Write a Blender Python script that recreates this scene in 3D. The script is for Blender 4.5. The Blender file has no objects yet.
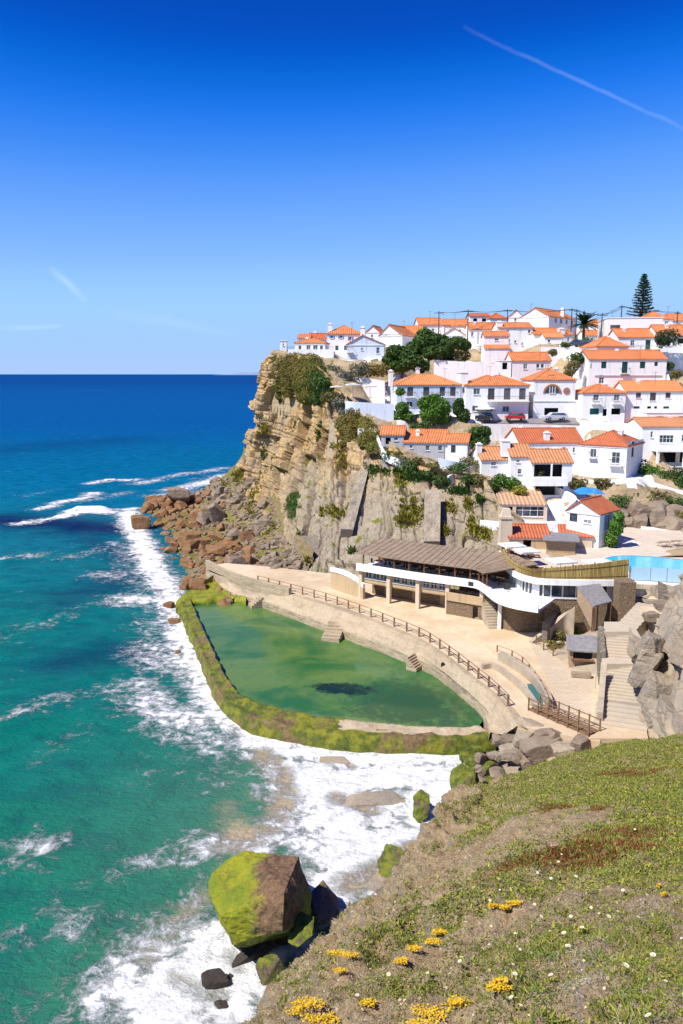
import bpy, math, random
import numpy as np
from math import radians as R, sin, cos, pi
random.seed(7); rng=np.random.default_rng(11)
sc=bpy.context.scene; col=sc.collection
# ---------------------------------------------------------------- camera model
F=800.0; HC=32.0; PT=math.atan(138/800.0)
CP,SP=cos(PT),sin(PT)
def hv(py): dy=py-512.0; return F*CP-dy*SP, F*SP+dy*CP
def W(px,py,Y):
    h,v=hv(py); t=Y/h; return np.array([(px-341.5)*t,Y,HC-v*t])
def G(px,py,z):
    h,v=hv(py); t=(HC-z)/v; return np.array([(px-341.5)*t,h*t,z])
cam=bpy.data.cameras.new('camera'); co=bpy.data.objects.new('camera',cam); col.objects.link(co)
co.location=(0,0,HC); co.rotation_euler=(R(90)-PT,0,0)
cam.sensor_fit='VERTICAL'; cam.sensor_height=24; cam.lens=24*F/1024; cam.clip_start=.1; cam.clip_end=120000
sc.camera=co
# ---------------------------------------------------------------- light
SUN_EL=R(52); SUN_AZ=R(236)          # compass style: 0=+Y, clockwise; 244 = behind left
sd=(sin(SUN_AZ)*cos(SUN_EL),cos(SUN_AZ)*cos(SUN_EL),sin(SUN_EL))
sl=bpy.data.lights.new('sun','SUN'); sl.energy=5.0; sl.angle=R(.5); sl.color=(1,.94,.84)
so=bpy.data.objects.new('sun',sl); col.objects.link(so)
from mathutils import Vector, Matrix
so.rotation_euler=Vector(sd).to_track_quat('Z','Y').to_euler()
wd=bpy.data.worlds.new('World'); sc.world=wd; wd.use_nodes=True
nt=wd.node_tree; N=nt.nodes; L=nt.links; N.clear()
sky=N.new('ShaderNodeTexSky'); sky.sky_type='NISHITA'; sky.sun_disc=False; sky.sun_elevation=SUN_EL; sky.sun_rotation=SUN_AZ
sky.air_density=.7; sky.dust_density=0; sky.ozone_density=2.0; sky.altitude=30
def wscale(sock,k):
    n=N.new('ShaderNodeVectorMath'); n.operation='SCALE'; L.new(sock,n.inputs[0]); n.inputs['Scale'].default_value=k; return n.outputs[0]
hs=N.new('ShaderNodeRGBCurve')     # deep, polarised summer blue
for ch,pts in ((0,((0,.0),(.112,.0015),(.135,.004),(.16,.03),(.202,.10),(.28,.19),(.392,.27),(.6,.30),(1,.33))),(1,((0,.02),(.195,.06),(.23,.12),(.27,.19),(.337,.29),(.45,.40),(.591,.495),(.8,.49),(1,.49))),(2,((0,.10),(.25,.26),(.367,.40),(.42,.56),(.47,.70),(.571,.78),(.799,.80),(1,.80)))):
    cv=hs.mapping.curves[ch]; cv.points[0].location=pts[0]; cv.points[1].location=pts[-1]
    for q in pts[1:-1]: cv.points.new(*q)
hs.mapping.update()
bg=N.new('ShaderNodeBackground'); bg.inputs[1].default_value=.12
wo=N.new('ShaderNodeOutputWorld')
L.new(wscale(sky.outputs[0],.12),hs.inputs['Color'])
tcw=N.new('ShaderNodeTexCoord')
def wmath(op,a,b=None,c=None,cl=False):
    n=N.new('ShaderNodeMath'); n.operation=op; n.use_clamp=cl
    for i,x in enumerate((a,b,c)):
        if x is None: continue
        if isinstance(x,(int,float)): n.inputs[i].default_value=x
        else: L.new(x,n.inputs[i])
    return n.outputs[0]
def wdir(px,py):
    h,v=hv(py); d=Vector((px-341.5,h,-v)); return d.normalized()
def wdot(vec):
    n=N.new('ShaderNodeVectorMath'); n.operation='DOT_PRODUCT'; L.new(tcw.outputs['Generated'],n.inputs[0]); n.inputs[1].default_value=vec; return n.outputs['Value']
cur=wscale(hs.outputs[0],1/.12)
wn=N.new('ShaderNodeTexNoise'); wn.inputs['Scale'].default_value=26; wn.inputs['Detail'].default_value=7; L.new(tcw.outputs['Generated'],wn.inputs['Vector'])
for (a,b,wid,amp) in (((478,34),(690,132),.0028,.11),((50,270),(85,300),.006,.16),((0,328),(60,327),.004,.16),((120,312),(235,335),.008,.07)):
    A,B=wdir(*a),wdir(*b); nrm=A.cross(B).normalized(); mid=(A+B).normalized(); half=A.angle(B)/2
    off=wmath('ABSOLUTE',wmath('ADD',wdot(nrm),wmath('MULTIPLY',wmath('SUBTRACT',wn.outputs[0],.5),wid*2.2)))
    m=wmath('SUBTRACT',1,wmath('DIVIDE',off,wid),cl=True)
    al=wmath('SUBTRACT',1,wmath('DIVIDE',wmath('ARCCOSINE',wdot(mid)),half*1.15),cl=True)
    al=wmath('POWER',al,.5)
    m=wmath('MULTIPLY',wmath('MULTIPLY',m,al),wmath('MULTIPLY',wn.outputs[0],amp*1.8),cl=True)
    mx=N.new('ShaderNodeMix'); mx.data_type='RGBA'; L.new(m,mx.inputs[0]); L.new(cur,mx.inputs[6]); mx.inputs[7].default_value=(7,8,9,1); cur=mx.outputs[2]
L.new(cur,bg.inputs[0]); L.new(bg.outputs[0],wo.inputs[0])
vs=sc.view_settings; vs.view_transform='Standard'; vs.look='None'; vs.exposure=0.35; vs.gamma=1
sc.render.engine='CYCLES'
# ---------------------------------------------------------------- noise
def _h(ix,iy,iz,s=0):
    n=(ix.astype(np.int64)*374761393+iy.astype(np.int64)*668265263+iz.astype(np.int64)*1274126177+s*974711)&0xffffffff
    n=((n^(n>>13))*1274126177)&0xffffffff; n=((n^(n>>16))*2246822519)&0xffffffff; n=n^(n>>15)
    return (n&0xffffff)/16777215.0
def vn(x,y,z,s=0):
    x,y,z=np.broadcast_arrays(x,y,z); x0,y0,z0=np.floor(x),np.floor(y),np.floor(z); fx,fy,fz=x-x0,y-y0,z-z0
    fx=fx*fx*(3-2*fx); fy=fy*fy*(3-2*fy); fz=fz*fz*(3-2*fz); r=0
    for a in (0,1):
        for b in (0,1):
            for c in (0,1):
                r=r+_h(x0+a,y0+b,z0+c,s)*(fx if a else 1-fx)*(fy if b else 1-fy)*(fz if c else 1-fz)
    return r
def fbm(x,y,z=0.0,o=4,s=0):
    x=np.asarray(x,float); r=0; a=.5; t=0
    for i in range(o):
        r=r+a*vn(x*2**i+i*17.3,np.asarray(y)*2**i,np.asarray(z)*2**i+i*5.1,s+i); t+=a; a*=.5
    return r/t
# ---------------------------------------------------------------- meshes
def tag(o,label=None,cat=None,group=None,kind=None):
    if label: o['label']=label
    if cat: o['category']=cat
    if group: o['group']=group
    if kind: o['kind']=kind
    return o
def empty(name,loc,rot=0,**k):
    o=bpy.data.objects.new(name,None); o.location=tuple(loc); o.rotation_euler=(0,0,rot); o.empty_display_size=.5; col.objects.link(o); return tag(o,**k)
def fast(name,v,f,mats,parent=None,smooth=False,mi=None,loc=None,attrs=None):
    v=np.asarray(v,np.float32); f=np.asarray(f,np.int32); k=f.shape[1]
    me=bpy.data.meshes.new(name); me.vertices.add(len(v)); me.vertices.foreach_set('co',v.ravel())
    me.loops.add(f.size); me.loops.foreach_set('vertex_index',f.ravel())
    me.polygons.add(len(f)); me.polygons.foreach_set('loop_start',np.arange(0,f.size,k,dtype=np.int32))
    me.polygons.foreach_set('use_smooth',np.full(len(f),smooth,bool))
    if not isinstance(mats,(list,tuple)): mats=[mats]
    for m in mats: me.materials.append(m)
    if mi is not None: me.polygons.foreach_set('material_index',np.asarray(mi,np.int32))
    me.update(calc_edges=True)
    for an,av in (attrs or {}).items():
        at=me.attributes.new(an,'FLOAT','POINT'); at.data.foreach_set('value',np.asarray(av,np.float32).ravel())
    o=bpy.data.objects.new(name,me); col.objects.link(o)
    if parent: o.parent=parent
    if loc is not None: o.location=tuple(loc)
    return o
def gridfaces(nu,nv):
    i=np.arange(nu-1)[:,None]*nv+np.arange(nv-1)[None,:]; i=i.ravel(); return np.stack([i,i+nv,i+nv+1,i+1],1)
class MB:
    def __init__(s): s.v=[]; s.f=[]; s.m=[]
    def add(s,vs,fs,m=0):
        b=len(s.v); s.v+= [tuple(map(float,p)) for p in vs]; s.f+=[tuple(b+i for i in f) for f in fs]; s.m+=[m]*len(fs)
    def box(s,x0,x1,y0,y1,z0,z1,m=0):
        s.add([(x0,y0,z0),(x1,y0,z0),(x1,y1,z0),(x0,y1,z0),(x0,y0,z1),(x1,y0,z1),(x1,y1,z1),(x0,y1,z1)],[(0,3,2,1),(4,5,6,7),(0,1,5,4),(1,2,6,5),(2,3,7,6),(3,0,4,7)],m)
    def obox(s,c,u,n,hu,hn,hz,m=0):   # c centre, u & n horizontal unit axes
        c=np.array(c,float);u=np.array(u,float);n=np.array(n,float);z=np.array([0,0,1.])
        P=[c+u*a*hu+n*b*hn+z*d*hz for d in(-1,1) for a,b in((-1,-1),(1,-1),(1,1),(-1,1))]
        s.add(P,[(0,3,2,1),(4,5,6,7),(0,1,5,4),(1,2,6,5),(2,3,7,6),(3,0,4,7)],m)
    def prism(s,poly,z0,z1,m=0):      # poly list of (x,y); z0,z1 numbers or lists
        n=len(poly); a=z0 if hasattr(z0,'__len__') else [z0]*n; b=z1 if hasattr(z1,'__len__') else [z1]*n
        s.add([(p[0],p[1],a[i]) for i,p in enumerate(poly)]+[(p[0],p[1],b[i]) for i,p in enumerate(poly)],
              [tuple(range(n))[::-1],tuple(range(n,2*n))]+[(i,(i+1)%n,n+(i+1)%n,n+i) for i in range(n)],m)
    def tube(s,a,b,r0,r1=None,k=6,m=0):
        r1=r0 if r1 is None else r1; a=Vector(a);b=Vector(b);d=(b-a)
        if d.length<1e-6: return
        q=d.to_track_quat('Z','Y'); P=[]
        for c,r in((a,r0),(b,r1)):
            for i in range(k): P.append(c+q@Vector((r*cos(2*pi*i/k),r*sin(2*pi*i/k),0)))
        s.add(P,[(i,(i+1)%k,k+(i+1)%k,k+i) for i in range(k)]+[tuple(range(k))[::-1],tuple(range(k,2*k))],m)
    def strip(s,A,B,m=0):             # quads between two polylines
        n=len(A); s.add(list(A)+list(B),[(i,i+1,n+i+1,n+i) for i in range(n-1)],m)
    def build(s,name,mats,parent=None,smooth=False,loc=None,bevel=0):
        if not isinstance(mats,(list,tuple)): mats=[mats]
        me=bpy.data.meshes.new(name); me.from_pydata(s.v,[],s.f)
        for m in mats: me.materials.append(m)
        me.polygons.foreach_set('material_index',s.m)
        if smooth: me.polygons.foreach_set('use_smooth',[True]*len(s.f))
        me.update(); o=bpy.data.objects.new(name,me); col.objects.link(o)
        if parent: o.parent=parent
        if loc is not None: o.location=tuple(loc)
        if bevel:
            b=o.modifiers.new('bevel','BEVEL'); b.width=bevel; b.segments=2; b.limit_method='ANGLE'
        return o
def cr(P,n):                          # catmull-rom resample of polyline P to n points
    P=np.asarray(P,float); m=len(P); Q=np.vstack([2*P[0]-P[1],P,2*P[-1]-P[-2]]); t=np.linspace(0,m-1,n); i=np.minimum(t.astype(int),m-2); u=(t-i)[:,None]
    a,b,c,d=Q[i],Q[i+1],Q[i+2],Q[i+3]
    return .5*((2*b)+(-a+c)*u+(2*a-5*b+4*c-d)*u*u+(-a+3*b-3*c+d)*u**3)
def loft(net,nu,nv):                  # net[cols][rows]
    rows=[cr(c,nv) for c in net]; rows=np.stack(rows); g=np.zeros((nu,nv,3))
    for j in range(nv): g[:,j]=cr(rows[:,j],nu)
    return g
def gnorm(g):
    du=np.gradient(g,axis=0); dv=np.gradient(g,axis=1); n=np.cross(du,dv); return n/(np.linalg.norm(n,axis=2,keepdims=True)+1e-9)
# ---------------------------------------------------------------- materials
class NT:
    def __init__(s,name,rough=.8,spec=.3):
        s.m=bpy.data.materials.new(name); s.m.use_nodes=True; s.t=s.m.node_tree; s.n=s.t.nodes; s.l=s.t.links
        s.b=s.n['Principled BSDF']; s.b.inputs['Roughness'].default_value=rough; s.b.inputs['Specular IOR Level'].default_value=spec
        s.tc=s.n.new('ShaderNodeTexCoord'); s.geo=s.n.new('ShaderNodeNewGeometry')
    def set(s,sock,x):
        if isinstance(x,(int,float)): sock.default_value=x
        elif isinstance(x,(tuple,list)): sock.default_value=tuple(x)+((1,) if len(x)==3 and sock.type=='RGBA' else ())
        else: s.l.new(x,sock)
    def math(s,op,a,b=None,c=None,cl=False):
        n=s.n.new('ShaderNodeMath'); n.operation=op; n.use_clamp=cl
        for i,x in enumerate((a,b,c)):
            if x is not None: s.set(n.inputs[i],x)
        return n.outputs[0]
    def noise(s,scale,detail=4,vec=None,dist=0,rough=.55):
        n=s.n.new('ShaderNodeTexNoise'); n.inputs['Scale'].default_value=scale; n.inputs['Detail'].default_value=detail; n.inputs['Distortion'].default_value=dist; n.inputs['Roughness'].default_value=rough
        s.l.new(vec if vec is not None else s.geo.outputs['Position'],n.inputs['Vector']); return n.outputs[0]
    def scalev(s,v,vec=None):
        n=s.n.new('ShaderNodeMapping'); n.inputs['Scale'].default_value=v; s.l.new(vec if vec is not None else s.geo.outputs['Position'],n.inputs['Vector']); return n.outputs[0]
    def voro(s,scale,feat='F1',vec=None,out=0,rand=1):
        n=s.n.new('ShaderNodeTexVoronoi'); n.feature=feat; n.inputs['Scale'].default_value=scale; n.inputs['Randomness'].default_value=rand
        s.l.new(vec if vec is not None else s.geo.outputs['Position'],n.inputs['Vector']); return n.outputs[out]
    def ramp(s,x,a,b,sm=True):
        n=s.n.new('ShaderNodeMapRange'); n.interpolation_type='SMOOTHSTEP' if sm else 'LINEAR'; s.set(n.inputs[0],x); n.inputs[1].default_value=a; n.inputs[2].default_value=b; return n.outputs[0]
    def mix(s,f,a,b,mode='MIX'):
        n=s.n.new('ShaderNodeMix'); n.data_type='RGBA'; n.blend_type=mode; s.set(n.inputs[0],f); s.set(n.inputs[6],a); s.set(n.inputs[7],b); return n.outputs[2]
    def xyz(s,vec=None):
        n=s.n.new('ShaderNodeSeparateXYZ'); s.l.new(vec if vec is not None else s.geo.outputs['Position'],n.inputs[0]); return n.outputs
    def attr(s,name):
        n=s.n.new('ShaderNodeAttribute'); n.attribute_name=name; return n.outputs['Fac']
    def bump(s,h,st=.5,d=.1):
        n=s.n.new('ShaderNodeBump'); n.inputs['Strength'].default_value=st; n.inputs['Distance'].default_value=d; s.l.new(h,n.inputs['Height']); s.l.new(n.outputs[0],s.b.inputs['Normal'])
    def color(s,c): s.set(s.b.inputs['Base Color'],c); return s
M={}
def simple(name,a,b=None,sc_=3,rough=.8,bump=.3,bd=.03,spec=.3,obj=True,metal=0):
    t=NT(name,rough,spec); b=b or tuple(x*.8 for x in a)
    v=t.tc.outputs['Object'] if obj else None
    n=t.noise(sc_,5,v); t.color(t.mix(t.ramp(n,.35,.65),a,b)); t.b.inputs['Metallic'].default_value=metal
    if bump: t.bump(t.noise(sc_*4,4,v),bump,bd)
    M[name]=t.m; return t.m
def rockmat(name,a,b,c,dark,strat=1.0,moss=None,lvl=None,scale=1.0,low=None):
    t=NT(name,.9,.2); p=t.xyz()
    n1=t.noise(.09*scale,5); n2=t.noise(.6*scale,6,rough=.65); lay=t.noise(1.0,6,t.scalev((.10*scale,.10*scale,.9*scale)),dist=.5,rough=.6)
    cc=t.mix(t.ramp(n1,.4,.6),a,b); cc=t.mix(t.ramp(lay,.35,.62),cc,c)
    cc=t.mix(t.math('MULTIPLY',t.ramp(n2,.5,.8),.6),cc,dark)
    if name=='cliff':
        vt=t.noise(1,6,t.scalev((.55,.55,.07)),dist=.3,rough=.65); cc=t.mix(t.math('MULTIPLY',t.ramp(vt,.54,.66),.55),cc,tuple(x*1.6 for x in dark)); vt2=t.noise(1,5,t.scalev((.2,.2,.3)),rough=.6); cc=t.mix(t.math('MULTIPLY',t.ramp(vt2,.5,.66),.5),cc,(.55,.36,.13))
    if low: cc=t.mix(t.math('MULTIPLY',t.ramp(t.math('ADD',p[2],t.math('MULTIPLY',n1,16)),26,19),t.ramp(p[0],-16,-4)),cc,t.mix(t.ramp(n2,.35,.65),low,tuple(x*.75 for x in low)))
    vc=t.voro(.45*scale,'DISTANCE_TO_EDGE',t.scalev((1,1,1.7))); 
    cc=t.mix(t.math('MULTIPLY',t.math('SUBTRACT',1,t.ramp(vc,0,.045)),.45*strat),cc,dark)
    st=t.noise(3.2*scale,6,t.scalev((1,1,1)),rough=.7)
    cc=t.mix(t.math('MULTIPLY',t.ramp(st,.52,.75),.5),cc,dark)
    if lvl:
        cc=t.mix(t.ramp(t.math('ADD',p[2],t.math('MULTIPLY',n2,lvl[1])),lvl[0],lvl[0]-2.5),cc,lvl[2])
    if moss:
        nz=t.xyz(t.geo.outputs['Normal'])[2]
        mk=t.math('MULTIPLY',t.ramp(nz,moss[1],moss[1]+.35),t.ramp(t.noise(.35*scale,5,rough=.65),moss[2],moss[2]+.12))
        cc=t.mix(mk,cc,t.mix(n2,moss[0],tuple(x*.5 for x in moss[0])))
    t.color(cc); h=t.math('ADD',t.math('MULTIPLY',n2,.6),t.math('ADD',t.math('MULTIPLY',st,.5),t.math('MULTIPLY',lay,1.0))); t.bump(h,.9,.35/scale)
    M[name]=t.m; return t.m
rockmat('cliff',(.47,.29,.115),(.32,.25,.17),(.52,.37,.19),(.08,.055,.035),.8,moss=((.20,.20,.03),.22,.56),low=(.37,.31,.225))
rockmat('talus',(.24,.165,.09),(.19,.145,.10),(.29,.205,.115),(.07,.055,.04),moss=((.22,.23,.03),.3,.47))
rockmat('boulder_grey',(.22,.165,.12),(.25,.20,.155),(.31,.24,.17),(.08,.065,.05),.3,scale=1.5)
rockmat('boulder_brown',(.22,.10,.04),(.27,.14,.06),(.30,.17,.085),(.05,.028,.018),.4,scale=1.5,lvl=(.9,.8,(.05,.03,.02)))
rockmat('rock_right',(.36,.30,.225),(.42,.34,.24),(.31,.265,.21),(.08,.065,.05),.8,scale=.8)
rockmat('hillside',(.42,.31,.18),(.36,.28,.18),(.48,.37,.23),(.15,.11,.07),.3,moss=((.16,.17,.05),.45,.52))
rockmat('sea_rock',(.045,.037,.03),(.07,.055,.042),(.06,.048,.04),(.015,.013,.011),.2,scale=2)
rockmat('pale_rock',(.36,.29,.205),(.30,.26,.21),(.42,.34,.24),(.12,.095,.07),.4,scale=1.6,moss=((.3,.3,.05),.5,.62))
def mossmat(name,moss,moss2,bare,th,scale=1,vert=0):
    t=NT(name,.75,.35); n1=t.noise(.35*scale,6,rough=.65); n2=t.noise(3*scale,6,rough=.7); n3=t.noise(1.1*scale,5)
    m=t.mix(t.ramp(n3,.38,.62),moss,moss2); br=t.mix(t.ramp(n2,.4,.7),bare,tuple(x*.45 for x in bare))
    x=n1
    if vert: nx=t.xyz(t.geo.outputs['Normal']); x=t.math('SUBTRACT',n1,t.math('MULTIPLY',t.math('ADD',nx[0],t.math('MULTIPLY',nx[2],.2)),vert))
    cc=t.mix(t.ramp(x,th-.05,th+.05),br,m); cc=t.mix(t.math('MULTIPLY',t.ramp(n2,.5,.75),.55),cc,tuple(x*.3 for x in moss2))
    t.color(cc); t.bump(t.math('ADD',n2,n3),.9,.15/scale); M[name]=t.m
mossmat('mossy_wall',(.20,.20,.012),(.075,.10,.012),(.20,.13,.06),.45)
mossmat('mossy_rock',(.2,.19,.015),(.09,.11,.012),(.20,.13,.08),.52,2,.3)
mossmat('mossy_green',(.17,.18,.015),(.07,.10,.012),(.14,.10,.06),.45,2.2)
# walls
def wallmat(name,a,b):
    t=NT(name,.85,.2); n=t.noise(.8,6,rough=.6); s=t.noise(1,5,t.scalev((2.2,2.2,.25)))
    cc=t.mix(t.math('MULTIPLY',t.ramp(n,.45,.8),.6),a,b); cc=t.mix(t.math('MULTIPLY',t.ramp(s,.52,.74),.6),cc,tuple(x*.72 for x in b))
    t.color(cc); t.bump(t.noise(6,4),.15,.03); M[name]=t.m
wallmat('white',(.88,.87,.85),(.80,.79,.77)); wallmat('old_white',(.74,.72,.70),(.52,.49,.47)); wallmat('cream',(.66,.54,.40),(.55,.44,.31))
wallmat('pinkish',(.82,.77,.76),(.72,.66,.65)); wallmat('grey_wall',(.46,.45,.47),(.36,.35,.36)); wallmat('beige',(.50,.37,.22),(.40,.29,.17)); wallmat('pale_blue',(.66,.72,.82),(.56,.62,.72))  # last tone: white wall with bluish shade put into the colour
def roofmat(name,a,b,c,per=.42,dk=.5):
    t=NT(name,.75,.25); o=t.tc.outputs['Object']; p=t.xyz(o); nn=t.xyz(t.tc.outputs['Normal'])
    sel=t.math('GREATER_THAN',t.math('ABSOLUTE',nn[0]),t.math('ABSOLUTE',nn[1]))
    cx=t.math('ADD',t.math('MULTIPLY',p[0],t.math('SUBTRACT',1,sel)),t.math('MULTIPLY',p[1],sel))
    w=t.math('SINE',t.math('MULTIPLY',cx,2*pi/per)); n=t.noise(.9,5,o); n2=t.noise(5,4,o,rough=.7)
    cc=t.mix(t.ramp(n,.35,.65),a,b); cc=t.mix(t.math('MULTIPLY',t.ramp(n2,.5,.75),.55),cc,c)
    cc=t.mix(t.math('MULTIPLY',t.ramp(w,-.2,-1.0),dk),cc,tuple(x*.35 for x in b))
    rw=t.math('FRACT',t.math('MULTIPLY',t.math('SUBTRACT',p[2],0),5.5)); cc=t.mix(t.math('MULTIPLY',t.ramp(rw,.25,0),.25),cc,tuple(x*.4 for x in b))
    t.color(cc); t.bump(t.math('ADD',w,n2),.7,.06); M[name]=t.m
roofmat('roof',(.76,.27,.10),(.62,.20,.07),(.50,.25,.14)); roofmat('roof_red',(.62,.17,.07),(.50,.14,.06),(.40,.25,.17))
roofmat('roof_old',(.70,.30,.13),(.55,.24,.11),(.60,.42,.27),.5,.5); roofmat('roof_pale',(.66,.42,.24),(.60,.36,.2),(.45,.36,.26),.6,.5)
roofmat('roof_orange',(.80,.32,.12),(.70,.26,.09),(.58,.32,.18))
simple('frame_white',(.82,.82,.8),rough=.5,bump=0); simple('green_paint',(.012,.10,.085),rough=.5,bump=0); simple('blue_paint',(.10,.28,.62),rough=.5,bump=0)
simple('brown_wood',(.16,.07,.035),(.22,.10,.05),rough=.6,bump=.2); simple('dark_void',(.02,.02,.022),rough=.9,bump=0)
simple('red_wood',(.28,.06,.04),rough=.6,bump=0); simple('metal_grey',(.28,.28,.28),rough=.5,bump=0); simple('dark_metal',(.04,.04,.045),rough=.5,bump=0)
simple('post_wood',(.26,.16,.09),(.18,.11,.06),bump=.3); simple('grey_felt',(.20,.19,.20),(.27,.26,.26),bump=.3); simple('tan_wood',(.42,.30,.19),(.34,.24,.15))
simple('umbrella_white',(.82,.81,.76),rough=.8,bump=0); simple('blue_tarp',(.02,.22,.72),(.05,.32,.8),sc_=1.5,rough=.4,bump=.8,bd=.3)
simple('rust_pot',(.45,.2,.1)); simple('concrete',(.46,.38,.28),(.36,.30,.22),sc_=.8,obj=False,bump=.5,bd=.05); simple('dry_leaf',(.28,.17,.08))
t=NT('glass',.08,.6); t.color(t.mix(t.ramp(t.noise(.7,3),.4,.6),(.035,.05,.07),(.09,.12,.15))); M['glass']=t.m
t=NT('glass_teal',.1,.6); t.color((.13,.22,.22)); M['glass_teal']=t.m
def deckmat(name,a,b,c,per=0):
    t=NT(name,.9,.2); n=t.noise(.15,6,rough=.65); n2=t.noise(1.6,6,rough=.7)
    cc=t.mix(t.ramp(n,.38,.62),a,b); cc=t.mix(t.math('MULTIPLY',t.ramp(n2,.5,.72),.5),cc,c)
    if per:
        br=t.n.new('ShaderNodeTexBrick'); br.inputs['Scale'].default_value=per; t.l.new(t.geo.outputs['Position'],br.inputs['Vector']); br.inputs['Color1'].default_value=(1,1,1,1); br.inputs['Color2'].default_value=(.85,.85,.85,1); br.inputs['Mortar'].default_value=(.6,.6,.6,1); br.inputs['Mortar Size'].default_value=.03
        cc=t.mix(.7,cc,br.outputs[0],'MULTIPLY')
    t.color(cc); t.bump(n2,.5,.05); M[name]=t.m
deckmat('deck',(.54,.41,.26),(.66,.53,.36),(.40,.31,.20)); deckmat('deck_tile',(.58,.47,.33),(.64,.53,.39),(.46,.38,.28),.8); deckmat('terrace_tile',(.66,.55,.43),(.7,.6,.48),(.6,.5,.38),.5)
deckmat('asphalt',(.22,.20,.2),(.27,.25,.24),(.18,.17,.17)); deckmat('step_stone',(.52,.44,.33),(.45,.39,.31),(.35,.29,.22))
def stonemat(name,a,b,mort,sc_=2.2,flat=1.6):
    t=NT(name,.9,.2); v=t.scalev((1,1,flat)); vo=t.voro(sc_,'DISTANCE_TO_EDGE',v); vc=t.voro(sc_,'F1',v,1); n=t.noise(4,5,rough=.7)
    sx=t.n.new('ShaderNodeSeparateColor'); t.l.new(vc,sx.inputs[0]); cc=t.mix(sx.outputs[0],a,b); cc=t.mix(t.math('MULTIPLY',n,.5),cc,tuple(x*.5 for x in a))
    cc=t.mix(t.ramp(vo,.07,.01),cc,mort); t.color(cc); t.bump(t.math('ADD',t.ramp(vo,0,.12),t.math('MULTIPLY',n,.5)),.9,.12); M[name]=t.m
stonemat('stone',(.34,.235,.14),(.23,.165,.11),(.33,.26,.18),3); stonemat('stone_grey',(.30,.26,.20),(.24,.205,.16),(.30,.26,.205),2.4); rockmat('seawall',(.44,.34,.22),(.36,.29,.20),(.50,.40,.27),(.17,.135,.09),.5,scale=1.8,lvl=(1.75,.9,(.11,.10,.035)))
rockmat('buttress',(.36,.30,.22),(.32,.27,.205),(.40,.335,.25),(.15,.12,.085),.7,scale=1.3)
t=NT('bamboo',.7,.3); p=t.xyz(); w=t.noise(1,3,t.scalev((7,7,.25)),rough=.8); t.color(t.mix(t.ramp(w,.35,.65),(.24,.17,.05),(.50,.38,.14))); t.bump(w,.8,.1); M['bamboo']=t.m
t=NT('pergola_wood',.8,.2); w=t.noise(1,4,t.scalev((1.2,4,4)),rough=.7); t.color(t.mix(t.ramp(w,.3,.7),(.20,.145,.10),(.36,.27,.19))); t.bump(w,.6,.1); M['pergola_wood']=t.m
t=NT('pool_blue',.05,.5); t.color(t.mix(t.noise(.5,4),(.03,.45,.80),(.08,.58,.85))); t.bump(t.noise(2,3),.2,.05); M['pool_blue']=t.m
t=NT('balustrade',.2,.5); t.color((.55,.72,.80)); t.b.inputs['Alpha'].default_value=.55; M['balustrade']=t.m
def leafmat(name,a,b,c=None,sc_=1.2,tr=.25):
    t=NT(name,.6,.3); n=t.noise(sc_,3); n2=t.noise(sc_*9,2); cc=t.mix(t.ramp(n,.35,.65),a,b); cc=t.mix(t.math('MULTIPLY',t.ramp(n2,.4,.7),.6),cc,c or tuple(x*1.5 for x in a))
    t.color(cc)
    if tr:
        tl=t.n.new('ShaderNodeBsdfTranslucent'); t.set(tl.inputs[0],cc); ms=t.n.new('ShaderNodeMixShader'); ms.inputs[0].default_value=tr; out=t.n['Material Output']; t.l.new(t.b.outputs[0],ms.inputs[1]); t.l.new(tl.outputs[0],ms.inputs[2]); t.l.new(ms.outputs[0],out.inputs[0])
    M[name]=t.m
leafmat('leaf_green',(.045,.095,.018),(.09,.16,.025)); leafmat('leaf_dark',(.022,.05,.02),(.045,.08,.025)); leafmat('leaf_bright',(.07,.17,.02),(.13,.24,.03))
leafmat('leaf_olive',(.13,.13,.04),(.19,.18,.05),(.25,.16,.06),.5); leafmat('leaf_yellow',(.26,.25,.03),(.34,.32,.04),(.2,.15,.04)); leafmat('leaf_grey',(.13,.14,.10),(.18,.18,.13))
leafmat('leaf_red',(.28,.07,.04),(.22,.10,.05),(.36,.12,.06)); leafmat('leaf_pine',(.012,.035,.018),(.02,.05,.025),tr=.1); leafmat('mat_green',(.15,.18,.03),(.26,.23,.05),(.30,.20,.05),.35); leafmat('mat_rust',(.22,.18,.04),(.27,.19,.05),(.17,.18,.03),.35)
simple('bark',(.16,.12,.09),(.1,.08,.06))
# ================================================================ TERRAIN
def struct(o): o['kind']='structure'; return o
# ---- cliff
cn=[[(308,351,186),(306,380,196),(304,410,204),(300,440,210),(300,460,212)],
 [(272,350,184),(262,385,188),(253,425,190),(246,447,191),(238,464,190)],
 [(290,352,172),(278,388,175),(266,430,177),(260,460,177),(256,482,176)],
 [(306,358,166),(298,400,168),(288,440,166),(279,480,162),(272,522,155)],
 [(328,375,158),(322,415,156),(312,460,150),(303,510,138),(292,562,121)],
 [(348,400,150),(345,430,147),(338,470,138),(330,530,123),(325,584,113)],
 [(370,422,143),(371,450,138),(369,482,131),(366,522,122),(362,590,109)],
 [(398,448,133),(399,470,131),(400,495,125),(400,532,117),(402,600,106)],
 [(438,470,127),(439,488,126),(440,510,121),(440,540,115),(442,612,104)],
 [(480,474,125),(480,490,122.5),(480,510,119),(480,540,113),(482,620,102)],
 [(499,502,119.5),(499,509,118),(500,518,116),(503,540,112),(530,630,100)]]
net=[[W(*p) for p in c] for c in cn]
for c in net: c.append(c[-1]+np.array([-1.0,-1.5,-6]))
net.insert(0,[net[0][i]+np.array([40,30,0.]) for i in range(6)])
NU,NV=760,230
g=loft(net,NU,NV); n=gnorm(g)
if n[NU//2,NV//2,1]>0: n=-n
x,y,z=g[...,0],g[...,1],g[...,2]
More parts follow.
